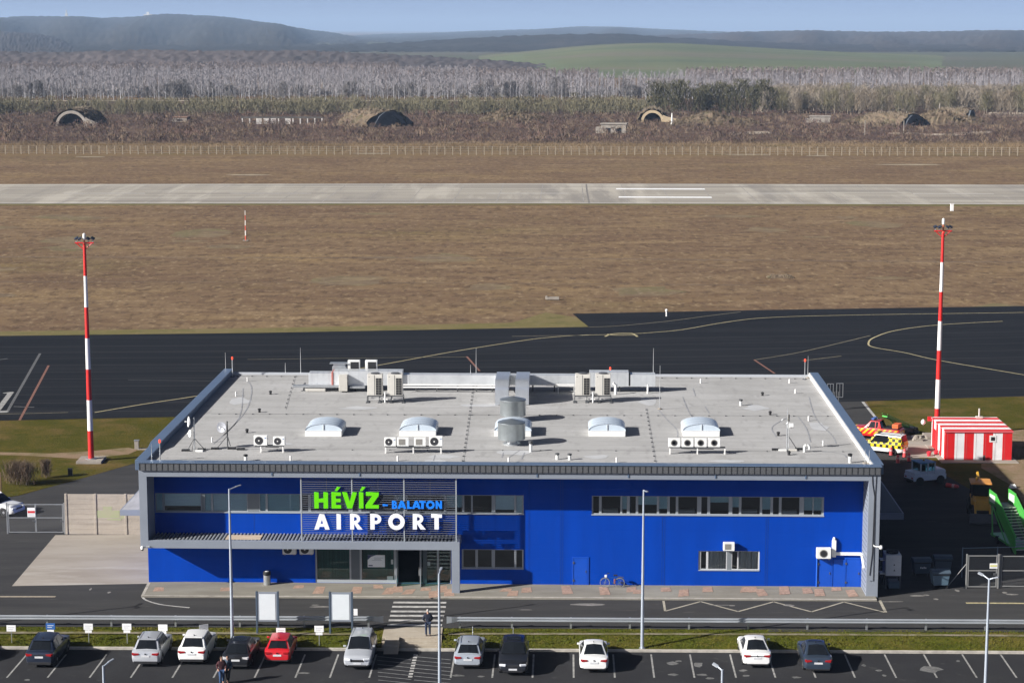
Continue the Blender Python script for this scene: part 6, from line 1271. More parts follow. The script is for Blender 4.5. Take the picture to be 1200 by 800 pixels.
M_SKIN = mat('skin', (.48, .27, .19), .6); M_HAIRG = mat('grey_hair', (.35, .33, .31), .8); M_HAIRB = mat('brown_hair', (.06, .035, .02), .8); M_JKT = mat('navy_coat', (.012, .017, .035), .85); M_JEAN = mat('dark_jeans', (.02, .032, .065), .9); M_JEAN2 = mat('blue_jeans', (.03, .07, .16), .9); M_SHOE = mat('black_shoe', (.012, .012, .013), .6); M_DKJ = mat('dark_red_jacket', (.05, .012, .016), .85); M_SLJ = mat('slate_jacket', (.035, .055, .085), .85); M_BLKT = mat('black_trousers', (.012, .012, .014), .9)
stand_pose = {'r': dict(el=(.30, .0, 1.16), wr=(.20, .16, .98), kn=(.12, .02, .50), an=(.13, -.02, .08)), 'l': dict(el=(-.31, .02, 1.17), wr=(-.20, .18, 1.0), kn=(-.12, .02, .50), an=(-.11, .0, .08))}
p = G(501.5, 744.8, .02); person((p.x, p.y, .022), radians(8), 1.78, 'man in a dark navy coat and jeans standing on the landing with his back turned', M_SKIN, M_HAIRG, M_JKT, M_JEAN, M_SHOE, stand_pose)
wp = {'r': dict(el=(.27, -.12, 1.17), wr=(.22, .08, 1.0), kn=(.10, .16, .52), an=(.10, .12, .10)), 'l': dict(el=(-.28, .03, 1.17), wr=(-.22, .2, 1.02), kn=(-.10, .04, .50), an=(-.10, -.22, .13))}
p = G(260, 801.5, LOT); person((p.x, p.y, LOT + .008), radians(-165), 1.76, 'person in a dark red jacket and blue jeans walking beside the black car', M_SKIN, M_HAIRB, M_DKJ, M_JEAN2, M_SHOE, wp)
p = G(267.5, 799.5, LOT); person((p.x, p.y, LOT + .008), radians(150), 1.70, 'person in a slate blue jacket and black trousers walking close to the black car', M_SKIN, M_HAIRB, M_SLJ, M_BLKT, M_SHOE, {'r': wp['l'] | dict(el=(.27, .05, 1.17), wr=(.2, .25, 1.05), kn=(.1, .12, .52), an=(.1, -.1, .11)), 'l': dict(el=(-.28, -.05, 1.17), wr=(-.22, .15, 1.0), kn=(-.10, .06, .5), an=(-.1, .14, .08))})

# ------------------------------------------------------------------ lamps, rails, signs, poster frames
M_LAMP = mat('lamp_post_galvanised', (.42, .47, .53), .45, metal=.35, var=.08, scale=.6)
def lamp(base, h, arm, lab, heads=1, grp='grey lamp posts along the parking lot'):
    """arm: (dx, dy, dz) of the lantern arm"""
    r = empty('street_lamp', base, 0, lab, 'street lamp', grp); b = MB(); b.tube([(0, 0, 0), (0, 0, .9), (0, 0, h * .5), (0, 0, h)], [.115, .11, .085, .055], 14); b.build('pole', M_LAMP, r, smooth=60)
    b = MB(); b.lathe([(.2, 0), (.2, .04), (.13, .05)], n=14); b.build('foot_plate', M_GALV, r)
    arms = [arm] if heads == 1 else [arm, (-arm[0] * .8, -arm[1] * .8, arm[2] * .8)]
    for a in arms:
        d = Vector(a); e = Vector((0, 0, h - .05)); b = MB(); b.tube([e, e + d * .5], [.04, .035], 8); b.build('arm', M_LAMP, r)
        q = Vector((d.x, d.y, d.z * .6)); R = Vector((1, 0, 0)).rotation_difference(q.normalized()).to_matrix(); b = MB(); b.box(e + d * .5 + q * .2, (max(.32, q.length * .45), .16, .07), 0, None, R); b.build('lantern', mat('lantern_grey', (.20, .22, .25), .4), r, bevel=.03)
def lpost(px, py, z=-.28): return G(px, py, z)
lamp(lpost(272.5, 757.5), 10.4, (.75, .5, .25), 'grey lamp post on the verge behind the black estate car')
lamp(lpost(752.5, 759, -.3), 10.4, (.2, -.9, .15), 'grey lamp post on the verge right of the white liftback car')
lamp(lpost(-204, 757), 10.4, (.0, .75, .2), 'grey lamp post outside the frame whose shadow crosses the road', 2)
zc = 10.0
for px, py, arm, lab in [(514.5, 671.5, (.12, .8, .25), 'tall grey lamp post before the steps, its foot outside the picture'), (1159.3, 677.5, (-.55, .45, .35), 'leaning looking grey lamp post in front of the right hand yard gate')]:
    t = G(px, py, zc); lamp((t.x, t.y, LOT), zc - LOT, arm, lab, 2 if px > 1000 else 1)
for px, py, arm, lab in [(121, 779.5, (.45, .35, .35), 'top of a near lamp post below the navy and silver cars'), (846.5, 784, (-.42, .35, .3), 'top of a near lamp post below the empty bays left of the white saloon')]:
    t = G(px, py, 9.8); lamp((t.x, t.y, LOT - .4), 9.8 - LOT + .4, arm, lab)
def guardrail(pxs, py0, py1, lab, ends):
    a = G(pxs[0], py0, 0); c = G(pxs[1], py1, 0); L = (c - a).length; dr = (c - a).normalized(); r = empty('guardrail', a, atan2(dr.y, dr.x), lab, 'guardrail')
    prof = [(.0, .46), (-.07, .50), (-.07, .56), (.0, .60), (-.0, .63), (-.07, .67), (-.07, .73), (.0, .77), (.03, .77), (.03, .46)]
    b = MB(); b.prism_x([(y, z) for y, z in prof][::-1], 0, L); b.build('rail', mat('galvanised_rail', (.44, .47, .50), .42, metal=.45, var=.1, scale=1.2, stretch=(.4, 1, 1)), r)
    n = int(round(L / 4.0)); pm_ = None
    for k in range(n + 1):
        x = min(L - .15, max(.15, L * k / n - .3))
        if pm_ is None: b = MB(); b.bb(-.06, .06, .10, .22, -.35, .74); b.bb(-.05, .05, .03, .099, .5, .74); pm_ = b.build('post', M_GALV, r); o = pm_
        else: o = pm_.copy(); COL.objects.link(o); o.parent = r
        o.location = (x, 0, 0)
    for e in ends:
        x = L if e > 0 else 0; b = MB(); b.add([(x, -.05, .47), (x, -.05, .76), (x + e * .35, -.16, .80), (x + e * .7, -.2, .86), (x + e * .7, -.2, .38), (x + e * .35, -.16, .44), (x, .03, .47), (x, .03, .76), (x + e * .35, -.1, .80), (x + e * .7, -.15, .86), (x + e * .7, -.15, .38), (x + e * .35, -.1, .44)],
            [(0, 1, 2, 5), (5, 2, 3, 4), (6, 11, 8, 7), (11, 10, 9, 8), (1, 7, 8, 2), (2, 8, 9, 3), (0, 5, 11, 6), (5, 4, 10, 11), (3, 9, 10, 4)]); b.build('end_terminal', MATS['galvanised_rail'], r)
guardrail((-90, 437), 733, 735.2, 'long grey steel guardrail along the road, left of the steps', (1,)); guardrail((536, 1300), 735.8, 739.5, 'long grey steel guardrail along the road, right of the steps', (-1,))
M_SIGNW = mat('sign_white', (.80, .80, .79), .5); M_SIGNB = mat('sign_blue', (.03, .12, .36), .4); M_INK = mat('sign_ink', (.20, .20, .22), .6)
def bay_sign(px, y0, y1, kind, lab, tilt=0.0):
    """y0 sign top, y1 post foot"""
    t = .5; p = G(px, y1, -.22); z = vz(p.x, p.y); p = G(px, y1, z); zt = AT(px, y0, p.y).z - z; r = empty('parking_sign', (p.x, p.y, z), -YAW + tilt, lab, 'sign', 'small white signs along the parking bays')
    b = MB(); b.tube([(0, 0, -.1), (0, 0, zt - .05)], .03, 8); b.build('post', M_GALV, r)
    if kind == 'bare': return
    b = MB(); b.bb(-.30, .30, -.05, -.035, zt - .42, zt); b.build('board', M_SIGNB if kind == 'blue' else M_SIGNW, r, bevel=.01); 
    b = MB()
    if kind != 'blank':
        for k in range(2): b.bb(-.2, .2 - .1 * k, -.056, -.0505, zt - .17 - k * .12, zt - .14 - k * .12)
    else: b.bb(-.2, .1, -.056, -.0505, zt - .3, zt - .28)
    b.build('lettering', M_SIGNW if kind == 'blue' else mat('pale_ink', (.45, .45, .47), .6), r)
    if kind in ('double', 'blue'): b = MB(); b.bb(-.22, .22, -.05, -.036, zt - .62, zt - .44); b.build('lower_board', M_SIGNW, r, bevel=.01)
bay_sign(14, 731.8, 753, 'single', 'small white sign at the outermost bay, left of the blue sign'); bay_sign(60, 729.5, 752, 'blue', 'blue sign with a white lower plate behind the navy car'); bay_sign(104.3, 730, 753.5, 'double', 'white sign with a small lower plate in front of an empty bay'); bay_sign(149.3, 730, 753.5, 'double', 'white sign with a small lower plate just left of the silver grey car')
bay_sign(191.5, 731, 753, 'double', 'white sign with a lower plate between the silver grey and white cars'); bay_sign(239, 731, 753, 'blank', 'crooked plain white sign behind the white tall car', .5); bay_sign(329.5, 735, 756, 'single', 'white sign just behind the bright red hatchback'); bay_sign(374.3, 732.5, 756, 'double', 'white sign with a lower plate between the two poster frames, before an empty bay'); bay_sign(419.5, 735, 756, 'single', 'white sign just behind the silver people carrier')
bay_sign(554, 732.5, 754, 'bare', 'bare sign post behind the silver estate car'); bay_sign(601.5, 733.5, 755, 'bare', 'bare sign post behind the nose out black car')
def poster_frame(px0, px1, yb, yt, lab, side_note=False):
    a = G(px0, yb, -.03); c = G(px1, yb, -.03); w_ = (c - a).length; h = AT(px0, yt, a.y).z + .05; r = empty('poster_frame', (a + c) / 2, -YAW, lab, 'poster stand', 'white poster frames by the road'); hw = w_ / 2
    for s in (-1, 1): b = MB(); b.bb(s * hw - .06, s * hw + .06, -.08, .08, -.2, h + .04); b.build('post', mat('dark_blue_post', (.06, .085, .12), .5), r, bevel=.01)
    z0 = AT(px0, 727, a.y).z; b = MB(); b.bb(-hw + .061, hw - .061, -.06, .06, z0, h); b.build('case', M_FRAME, r, bevel=.015); b = MB(); b.bb(-hw + .17, hw - .17, -.075, -.061, z0 + .12, h - .12); b.build('panel', mat('blank_poster', (.66, .70, .72), .35, var=.04, scale=1.5), r)
    if side_note: b = MB(); b.bb(hw + .1, hw + .36, -.06, -.04, z0 + .42, z0 + .86); b.build('notice', M_SIGNW, r); b = MB(); b.bb(hw + .061, hw + .3, -.035, -.02, z0 + .6, z0 + .66); b.build('bracket', M_GALV, r)
poster_frame(301.5, 326.5, 742, 693.5, 'white poster frame nearer the lamp post, crossed by a shadow stripe'); poster_frame(387, 413, 742, 694, 'white poster frame nearer the zebra crossing, with a small notice at its side', True)
# bin, bicycle
p = G(313, 684.5, .1); r = empty('litter_bin', (p.x, p.y, .1), 0, 'round steel litter bin with a black lid on the pavement', 'bin'); b = MB(); b.lathe([(.24, 0), (.25, .05), (.25, .68), (.23, .7)], n=22); b.build('drum', M_GALV, r, smooth=40); b = MB(); b.lathe([(.27, .72), (.28, .78), (.26, .96), (.20, .98), (.19, .9)], n=22); b.build('lid', M_BLACK, r, smooth=40); b = MB(); b.lathe([(.15, .9), (.15, .985), (.02, 1.0)], n=14); b.build('ash_tray', M_WHITE, r)
for s in (-1, 1): b = MB(); b.bb(s * .2 - .02, s * .2 + .02, -.02, .02, .65, .8); b.build('strut', M_DGREY, r)
p = G(717.5, 688, .1); r = empty('bicycle', (p.x, p.y - .05, .10), -YAW, 'old bicycle with a child seat leaning against the blue wall', 'bicycle'); lean = Matrix.Rotation(radians(-9), 3, 'X')
def bt(pts, rad, name, m, n=6): b = MB(); b.tube([lean @ Vector(q) for q in pts], rad, n); return b.build(name, m, r)
for x, nm in ((-.52, 'front'), (.52, 'rear')):
    c = Vector((x, 0, .34)); ring = [c + Vector((.33 * cos(t), 0, .33 * sin(t))) for t in np.linspace(0, 2 * pi, 25)]; w_ = bt(ring, .022, 'wheel', mat('pale_tyre', (.22, .21, .19), .8)); b = MB()
    for k in range(8): a = pi * k / 8; b.tube([lean @ (c + Vector((.32 * cos(a), 0, .32 * sin(a)))), lean @ (c - Vector((.32 * cos(a), 0, .32 * sin(a))))], .004, 3)
    b.build('spokes', M_GALV, w_); bt([c + Vector((.37 * cos(t), 0, .37 * sin(t))) for t in np.linspace(.4, 2.6, 9)], .016, 'mudguard', M_DGREY)
bt([(.52, 0, .34), (.08, 0, .30), (.20, 0, .78), (.52, 0, .34)], .018, 'rear_frame', mat('teal_frame', (.02, .10, .12), .4)); bt([(.08, 0, .30), (-.38, 0, .72), (.18, 0, .70)], .02, 'front_frame', MATS['teal_frame']); bt([(-.52, 0, .34), (-.36, 0, .92)], .02, 'fork', MATS['teal_frame']); bt([(-.20, -.24, 1.02), (-.36, -.1, 1.0), (-.36, .1, 1.0), (-.2, .24, 1.02)], .016, 'handlebar', M_BLACK)
b = MB(); b.box(lean @ Vector((.22, 0, .88)), (.28, .16, .08)); b.build('saddle', M_BLACK, r, bevel=.02); b = MB(); b.box(lean @ Vector((-.46, 0, .82)), (.16, .16, .16)); b.build('lamp', M_WHITE, r, bevel=.02); b = MB(); b.box(lean @ Vector((.16, -.02, .45)), (.12, .12, .36)); b.build('lock_bag', mat('rusty_bag', (.22, .08, .07), .8), r, bevel=.02); bt([(.35, 0, .78), (.8, 0, .74)], .03, 'luggage_rack', M_DGREY)
for s in (-1, 1): bt([(.08, s * .06, .30), (.08 + s * .1, s * .1, .24)], .012, 'pedal', M_BLACK)
# ------------------------------------------------------------------ floodlight masts
def mast(bx, by, ytop, ylamp, ytip, lab):
    p = G(bx, by); top = AT(bx, ytop, p.y).z; tip = AT(bx, ytip, p.y).z; r = empty('floodlight_mast', p, 0, lab, 'mast', 'red and white floodlight masts')
    b = MB(); b.tube([(0, 0, 0), (0, 0, top / 2), (0, 0, top)], [.27, .21, .13], 16); b.build('pole', banded('mast_bands_%d' % int(bx), [(.60, .015, .012), (.78, .77, .75)], 'Z', top / 7), r, smooth=60)
    b = MB(); b.bb(-1.15, 1.15, -1.2, 1.2, -.1, .22); b.build('foundation', M_OLDCON, r, bevel=.03); b = MB(); b.lathe([(.5, .22), (.5, .27), (.36, .3)], n=16); b.build('flange', M_GALV, r)
    b = MB(); b.tube([(0, 0, top), (0, 0, tip - .3)], [.09, .05], 8); b.build('tip_pole', mat('orange_mast_paint', (.55, .14, .06), .5), r); b = MB(); b.lathe([(.1, tip - .5), (.14, tip - .4), (.14, tip), (.05, tip + .1)], n=10); b.build('tip_lamp', M_WHITE, r)
    b = MB(); b.tube([(-.85, 0, top + .15), (.85, 0, top + .15)], .07, 6); b.tube([(0, -.5, top + .05), (0, .5, top + .05)], .06, 6)
    for s in (-1, 1): b.tube([(0, 0, top - .5), (s * .75, 0, top + .15)], .045, 6)
    b.build('cross_arm', mat('red_mast_paint', (.58, .02, .02), .5), r)
    for s, tz in ((-1, .35), (1, .35)):
        for q, off in ((0, .38), (1, .74)):
            R = Matrix.Rotation(s * radians(28), 3, 'Y') @ Matrix.Rotation(radians(18), 3, 'X'); b = MB(); b.box((s * off, -.15 + .3 * q, top + .55), (.36, .40, .12), 0, None, R); b.build('floodlight', mat('floodlight_navy', (.022, .028, .045), .35), r, bevel=.03)
            b = MB(); b.tube([(s * off, 0, top + .15), (s * off, -.1 + .2 * q, top + .45)], .035, 5); b.build('bracket', M_GALV, r)
mast(107, 540, 286.5, 283, 274.5, 'red and white banded floodlight mast on the grass left of the terminal'); mast(1097.5, 512, 272.5, 268, 257, 'red and white banded floodlight mast behind the striped hut')

# ------------------------------------------------------------------ left yard: gate, concrete wall, car, shrubs
a = G(77.5, 625.5); c = G(166, 626); L = (c - a).length; h = AT(77.5, 578.5, a.y).z; r = empty('concrete_wall', a, atan2((c - a).y, (c - a).x), 'plain wall of stacked concrete planks between the gate and the terminal', 'wall')
M_PLANK = layered('precast_plank', [((.40, .35, .29),), ((.32, .28, .235), .5, (.4, 1, 3), .42, .64, .8), ((.46, .41, .35), .8, (.3, 1, 5), .52, .7, .6)], bump=.2)
for k in range(8): b = MB(); b.bb(.14, L, -.06 - .004 * (k % 2), .06, k * h / 8 + .002, (k + 1) * h / 8 - .003); b.build('plank', M_PLANK, r, bevel=.012)
b = MB()
for x in (.07, L * .4, L * .8): b = MB(); b.bb(x - .09, x + .09, -.11, .11, 0, h + .03); b.build('post', M_PLANK, r, bevel=.015)
b = MB()
for x0, x1, z0, z1 in ((L * .42, L * .72, h * .42, h * .60), (L * .5, L * .62, h * .60, h * .70), (L * .73, L * .80, h * .40, h * .58), (L * .55, L * .74, h * .36, h * .40)): 
    b = MB(); b.bb(x0, x1, -.072, -.067, z0, z1); b.build('graffiti', layered('green_spray_%d' % int(x0 * 100), [((.36, .35, .24),), ((.30, .40, .17), 1.2, (1, 1, 1), .45, .7, .5)]), r)
def gate(px0, px1, py, ytop, lab, leaves, sgn=None, mcol=None, brace=False):
    a = G(px0, py); c = G(px1, py); L = (c - a).length; h = AT(px0, ytop, a.y).z; r = empty('yard_gate', a, atan2((c - a).y, (c - a).x), lab, 'gate'); m = mcol or M_GALV
    for x in (0, L): b = MB(); b.bb(x - .045, x + .045, -.045, .045, 0, h + .08); b.build('post', m, r)
    for k in range(leaves):
        x0, x1 = .09 + (L - .18) * k / leaves + .03, .09 + (L - .18) * (k + 1) / leaves - .03; b = MB(); t = .045
        for z in (.14, h * .54, h - .04): b.bb(x0, x1, -t / 2, t / 2, z - t, z + t * .4)
        for x in (x0, x1): b.bb(x - t * .7, x + t * .7, -t / 2 - .001, t / 2 + .001, .1, h)
        f = b.build('gate_leaf', m, r); b = MB(); b.add([(x0, 0, .14), (x1, 0, .14), (x1, 0, h), (x0, 0, h)], [(0, 1, 2, 3)]); b.build('wire_mesh', wire_mesh('chain_link', (.30, .31, .32), thick=.05), f)
        b = MB(); b.bb(x1 - .2, x1 - .05, -.06, .06, .95, 1.1); b.build('latch', M_DGREY, f)
    if sgn:
        x, z, w_, hh, col = sgn; x *= L; b = MB(); b.bb(x, x + w_, -.06, -.045, z, z + hh); s_ = b.build('notice', M_SIGNW, r); b = MB(); b.bb(x + .03, x + w_ - .03, -.066, -.061, z + hh * .42, z + hh * .66); b.build('notice_band', mat('notice_' + col, {'red': (.6, .03, .04), 'yellow': (.6, .55, .05)}[col], .5), s_)
        b = MB()
        for q in range(2): b.bb(x + .06, x + w_ - .08, -.066, -.061, z + hh * (.14 + .12 * q), z + hh * (.18 + .12 * q))
        b.build('notice_text', mat('pale_ink', (.45, .45, .47), .6), s_)
    if brace: b = MB(); b.tube([(0, 0, h * .75), (-1.2, 0.3, .1)], .03, 6); b.build('strut', mat('dull_steel', (.22, .22, .21), .6), r)
    return r
gate(9, 76, 625, 590, 'two leaf galvanised mesh gate with a red banded notice, beside the concrete wall', 2, (.36, 1.35, .62, .75, 'red'))
p = G(-4, 601); car('suv', P_WH, (p.x, p.y, .0), radians(-112), 'white car half cut by the frame edge behind the two leaf gate', ('rails',))
def shrub(px, py, w_, h, n, lab, m):
    p = G(px, py); r = empty('shrub', p, 0, lab, 'shrub'); W = twig_tpl(h, n, .0, .5 * h, .9 * h, 62, .035, int(px), .5, w_ * .22); np_mesh('twigs', W[0], W[1], m, r); T = trunk_tpl(h * .7, .05, 5); np_mesh('stem', T[0], T[1], M_OLTRUNK, r)
M_BUSH = mat('brown_bush_twigs', (.11, .075, .05), .95, var=.4, scale=1.5)
shrub(20, 567, 2.4, 2.0, 900, 'wide leafless brown shrub on the grass near the left edge', M_BUSH); shrub(31, 568, 1.8, 1.9, 700, 'leafless brown shrub grown together with the wide one on the grass', M_BUSH); shrub(54.5, 559.5, .9, 1.6, 500, 'small upright brown shrub right of the wide ones', M_BUSH)
p = G(82.5, 557); b = MB(); b.bb(-.18, .18, -.15, .15, 0, .6); b.bb(-.2, .2, -.17, .17, .6, .66); tag(b.build('ground_post', M_BLACK, loc=p, bevel=.02), 'short dark square post in the grass right of the small shrub', 'post')
p = G(160.5, 526); r = empty('utility_cabinet', p, 0, 'grey utility cabinet on the grass beside the roof corner', 'cabinet'); b = MB(); b.bb(-.2, .2, -.15, .15, 0, .82); b.build('body', M_OLDCON, r, bevel=.02); b = MB(); b.bb(-.24, .24, -.19, .19, .82, .88); b.build('lid', M_GALV, r); b = MB(); b.bb(.1, 1.9, -.35, .4, -.02, .04); b.build('pad', M_YARD, r)
p = G(1.5, 576); b = MB(); b.tube([(0, 0, 0), (0, 0, 1.7)], .05, 8); tag(b.build('post', mat('rusty_post', (.16, .09, .06), .8), loc=p), 'thin rusty post in the grass at the far left', 'post')

# ------------------------------------------------------------------ striped hut
a = G(1107, 542.5); W_ = (G(1186, 543) - a).length; a = a + Vector((.25, 1.2, 0)); r = empty('striped_hut', a, radians(-.8), 'red and white striped equipment hut on a concrete base', 'hut'); D_ = 6.6; H_ = 2.72
M_HX = banded('hut_stripes_front', [(.66, .012, .014), (.80, .79, .78)], 'X', W_ / 7, .5); M_HY = banded('hut_stripes_side', [(.66, .012, .014), (.80, .79, .78)], 'Y', D_ / 7, .5, D_ / 7 * .4)
b = MB(); b.bb(0, W_, 0, .08, 0, H_ - .04); b.build('front_wall', M_HX, r); b = MB(); b.bb(0, W_, D_ - .08, D_, 0, H_ - .04); b.build('back_wall', M_HX, r)
for x0, x1 in ((.001, .08), (W_ - .08, W_ - .001)): b = MB(); b.bb(x0, x1, .081, D_ - .081, 0, H_ - .04); b.build('side_wall', M_HY, r)
b = MB(); b.bb(-.06, W_ + .06, -.06, D_ + .06, H_ - .039, H_ + .06)
for k in range(7): y = .4 + k * D_ / 7; b.bb(.0, W_, y, y + .05, H_ + .061, H_ + .10)
b.build('roof', M_HY, r, bevel=.015)
b = MB(); b.bb(-.07, W_ + .07, -.075, -.061, H_ - .12, H_ + .075); b.build('roof_edge', mat('pale_red_edge', (.62, .10, .11), .5), r)
b = MB(); b.bb(W_ * .66, W_ * .66 + .62, -.03, -.002, 1.72, 2.34); wv = b.build('vent', M_WHITE, r); b = MB(); b.bb(W_ * .66 + .13, W_ * .66 + .5, -.04, -.031, 1.86, 2.2); b.build('vent_opening', M_BLACK, wv)
for k in range(28): 
    if k % 4 == 0: b = MB(); b.bb(W_ * k / 28 + .2, W_ * k / 28 + .215, -.012, -.001, .05, H_ - .15); b.build('panel_rib', mat('rib_dull_red', (.45, .2, .2), .6), r)  # thin dull red strips on the front
b = MB(); b.bb(-.5, W_ + .45, -1.15, D_ + .4, -.1, .06); b.build('base_slab', M_YARD, r, bevel=.03); b = MB(); b.bb(-.03, -.002, D_ * .66, D_ * .66 + .9, .08, 1.95); d_ = b.build('door', mat('hut_door_red', (.55, .015, .02), .5), r); b = MB(); b.bb(-.07, -.031, D_ * .66 + .1, D_ * .66 + .16, .95, 1.1); b.build('handle', M_BLACK, d_)
b = MB(); b.bb(W_ + .0, W_ + .3, 1.2, 1.9, .5, 1.7); b.build('side_box', M_WHITE, r, bevel=.02)
b = MB(); b.lathe([(.09, 0), (.09, .4), (.05, .5)], (W_ * .58, -.25, .06), 10); b.build('valve', M_BLACK, r)
q = Vector(a); 
def hutpt(x, y, z): return q + Vector((x, y, z))
b = MB(); b.bb(-.3, .3, -.2, .2, 0, .16); b.tube([(0, 0, .16), (0, 0, .9)], .08, 8); tag(b.build('roof_stub', M_CREAM, loc=hutpt(W_ * .73, D_ - .5, H_ + .06)), 'pale stub on a block at the back of the striped hut roof', 'vent')
b = MB(); b.lathe([(.02, -.3), (.2, -.12), (.22, .05), (.12, .22), (.02, .28)], n=12); tag(b.build('round_lamp', M_WHITE, loc=hutpt(-.75, D_ - .2, H_ - .4), smooth=60), 'white round lamp at the back corner of the striped hut', 'lamp')
b = MB(); b.bb(-.3, .1, -.1, .2, 0, .4); tag(b.build('alarm_box', MATS['hut_door_red'], loc=hutpt(.0, D_ - .1, H_ - .3)), 'small red box on the back corner of the striped hut', 'box')
for px, py, lab in ((1088.5, 534, 'red bucket on the concrete in front of the checkered van'), (1096.8, 532.5, 'red bucket close to the striped hut door')):
    p = G(px, py); r = empty('bucket', p, 0, lab, 'bucket'); b = MB(); b.lathe([(.16, 0), (.22, .42), (.2, .42), (.15, .05)], n=16); b.build('pail', mat('bucket_red', (.6, .03, .05), .45), r, smooth=50); b = MB(); b.tube([(.22 * cos(t), 0, .42 + .18 * sin(t)) for t in np.linspace(0, pi, 9)], .012, 5); b.build('handle', M_BLACK, r)
# ------------------------------------------------------------------ airfield vehicles
BODY['van'] = dict(L=4.45, W=1.82, H=1.84, belt=[(-1, .95), (-.985, 1.08), (-.9, 1.10), (.45, 1.06), (.55, 1.02), (.88, .88), (.97, .72), (1, .55)], roof=(-.965, -.90, .22, .58), wr=.80, r=.32, ax=(.62, -.60))
BODY['pickup'] = dict(L=5.1, W=1.85, H=1.78, belt=[(-1, .95), (-.985, 1.06), (-.9, 1.08), (.38, 1.06), (.45, 1.04), (.88, .98), (.97, .85), (1, .6)], roof=(-.28, -.18, .16, .40), wr=.72, r=.37, ax=(.62, -.60))
def livery(name, base, kind):
    m = bpy.data.materials.new(name); m.use_nodes = True; n, l = nt(m); b = n['Principled BSDF']; b.inputs['Roughness'].default_value = .35; b.inputs['Coat Weight'].default_value = .4
    tc = n.new('ShaderNodeTexCoord'); sp = n.new('ShaderNodeSeparateXYZ'); l.new(tc.outputs['Object'], sp.inputs[0])
    def band(ax, lo, hi):
        a_ = n.new('ShaderNodeMath'); a_.operation = 'GREATER_THAN'; a_.inputs[1].default_value = lo; l.new(sp.outputs[ax], a_.inputs[0]); c_ = n.new('ShaderNodeMath'); c_.operation = 'LESS_THAN'; c_.inputs[1].default_value = hi; l.new(sp.outputs[ax], c_.inputs[0]); m_ = n.new('ShaderNodeMath'); m_.operation = 'MULTIPLY'; l.new(a_.outputs[0], m_.inputs[0]); l.new(c_.outputs[0], m_.inputs[1]); return m_
    mx = n.new('ShaderNodeMixRGB'); mx.inputs['Color1'].default_value = (*base, 1)
    if kind == 'check':
        ck = n.new('ShaderNodeTexChecker'); ck.inputs['Scale'].default_value = 1 / .29; ck.inputs['Color1'].default_value = (.72, .56, .01, 1); ck.inputs['Color2'].default_value = (.015, .015, .015, 1)
        mp = n.new('ShaderNodeMapping'); mp.inputs['Location'].default_value = (.145, .03, -.07); l.new(tc.outputs['Object'], mp.inputs[0]); l.new(mp.outputs[0], ck.inputs['Vector']); l.new(ck.outputs['Color'], mx.inputs['Color2']); l.new(band('Z', .62, 1.66).outputs[0], mx.inputs['Fac'])
    else:
        ad = n.new('ShaderNodeMath'); ad.operation = 'ADD'; l.new(sp.outputs['Y'], ad.inputs[0]); l.new(sp.outputs['Z'], ad.inputs[1]); dv = n.new('ShaderNodeMath'); dv.operation = 'DIVIDE'; dv.inputs[1].default_value = .55; l.new(ad.outputs[0], dv.inputs[0]); fr = n.new('ShaderNodeMath'); fr.operation = 'FRACT'; l.new(dv.outputs[0], fr.inputs[0]); gt = n.new('ShaderNodeMath'); gt.operation = 'GREATER_THAN'; gt.inputs[1].default_value = .55; l.new(fr.outputs[0], gt.inputs[0])
        mu = n.new('ShaderNodeMath'); mu.operation = 'MULTIPLY'; l.new(gt.outputs[0], mu.inputs[0]); l.new(band('Z', .5, 1.02).outputs[0], mu.inputs[1]); mx.inputs['Color2'].default_value = (.75, .45, .01, 1); l.new(mu.outputs[0], mx.inputs['Fac'])
    l.new(mx.outputs[0], b.inputs['Base Color']); return m
p = G(1034, 529.5); v = car('van', livery('checker_livery', (.80, .80, .78), 'check'), (p.x, p.y, 0), radians(60), 'white van with yellow and black checkered sides parked beside the striped hut', ('rails', 'darkrails', 'panel')); v.name = 'checkered_van'; v['category'] = 'van'
b = MB(); b.bb(-.5, .5, .3, .6, 1.86, 1.98); b.build('light_bar', mat('amber_bar', (.55, .30, .02), .3), v, bevel=.03)
b = MB(); b.bb(-.55, .55, -2.24, -2.225, .8, 1.25); b.build('rear_chevrons', banded('chevron_panel', [(.62, .05, .02), (.72, .56, .01)], 'X', .13), v)
p = G(1027, 512.5); v = car('pickup', livery('fire_livery', (.52, .02, .02), 'stripe'), (p.x, p.y, 0), radians(62), 'red pickup with yellow diagonal stripes behind the checkered van', ('rails', 'darkrails')); v.name = 'fire_pickup'; v['category'] = 'pickup'
b = MB(); b.bb(-.5, .5, .1, .4, 1.82, 1.95); b.build('light_bar', mat('blue_bar', (.05, .12, .4), .3), v, bevel=.03); b = MB(); b.bb(-.78, .78, -2.35, -.85, 1.08, 1.16); b.build('bed_cover', M_BLACK, v, bevel=.02); b = MB(); b.bb(-.6, .6, -2.3, -1.7, 1.16, 1.55); b.build('equipment_box', mat('orange_box', (.62, .12, .03), .5), v, bevel=.03)
M_GRN = mat('green_enamel', (.06, .34, .055), .4, var=.08, scale=1.5, coat=.3)
p = G(1062, 508); r = empty('belt_loader', p, radians(35), 'green belt loader with a raised boom behind the checkered van', 'belt loader'); b = MB(); b.bb(-1.1, 1.0, -.6, .6, .3, .62); b.build('chassis', M_BLACK, r, bevel=.04); b = MB(); R = Matrix.Rotation(radians(24), 3, 'Y'); b.box((-.9, .2, 1.15), (4.2, .7, .16), 0, None, R); b.build('boom', M_GRN, r, bevel=.02)
for y in (-.16, .56): b = MB(); b.tube([(-2.8, y, 2.25), (1.0, y, .6)], .035, 6); b.build('boom_rail', M_GRN, r)
for x in (-.8, .7):
    for y in (-.6, .6): b = MB(); b.lathe([(.12, -.1), (.28, -.1), (.28, .1), (.12, .1)], (0, 0, 0), 16, 'y'); b.build('wheel', M_TYRE, r, loc=(x, y, .28))
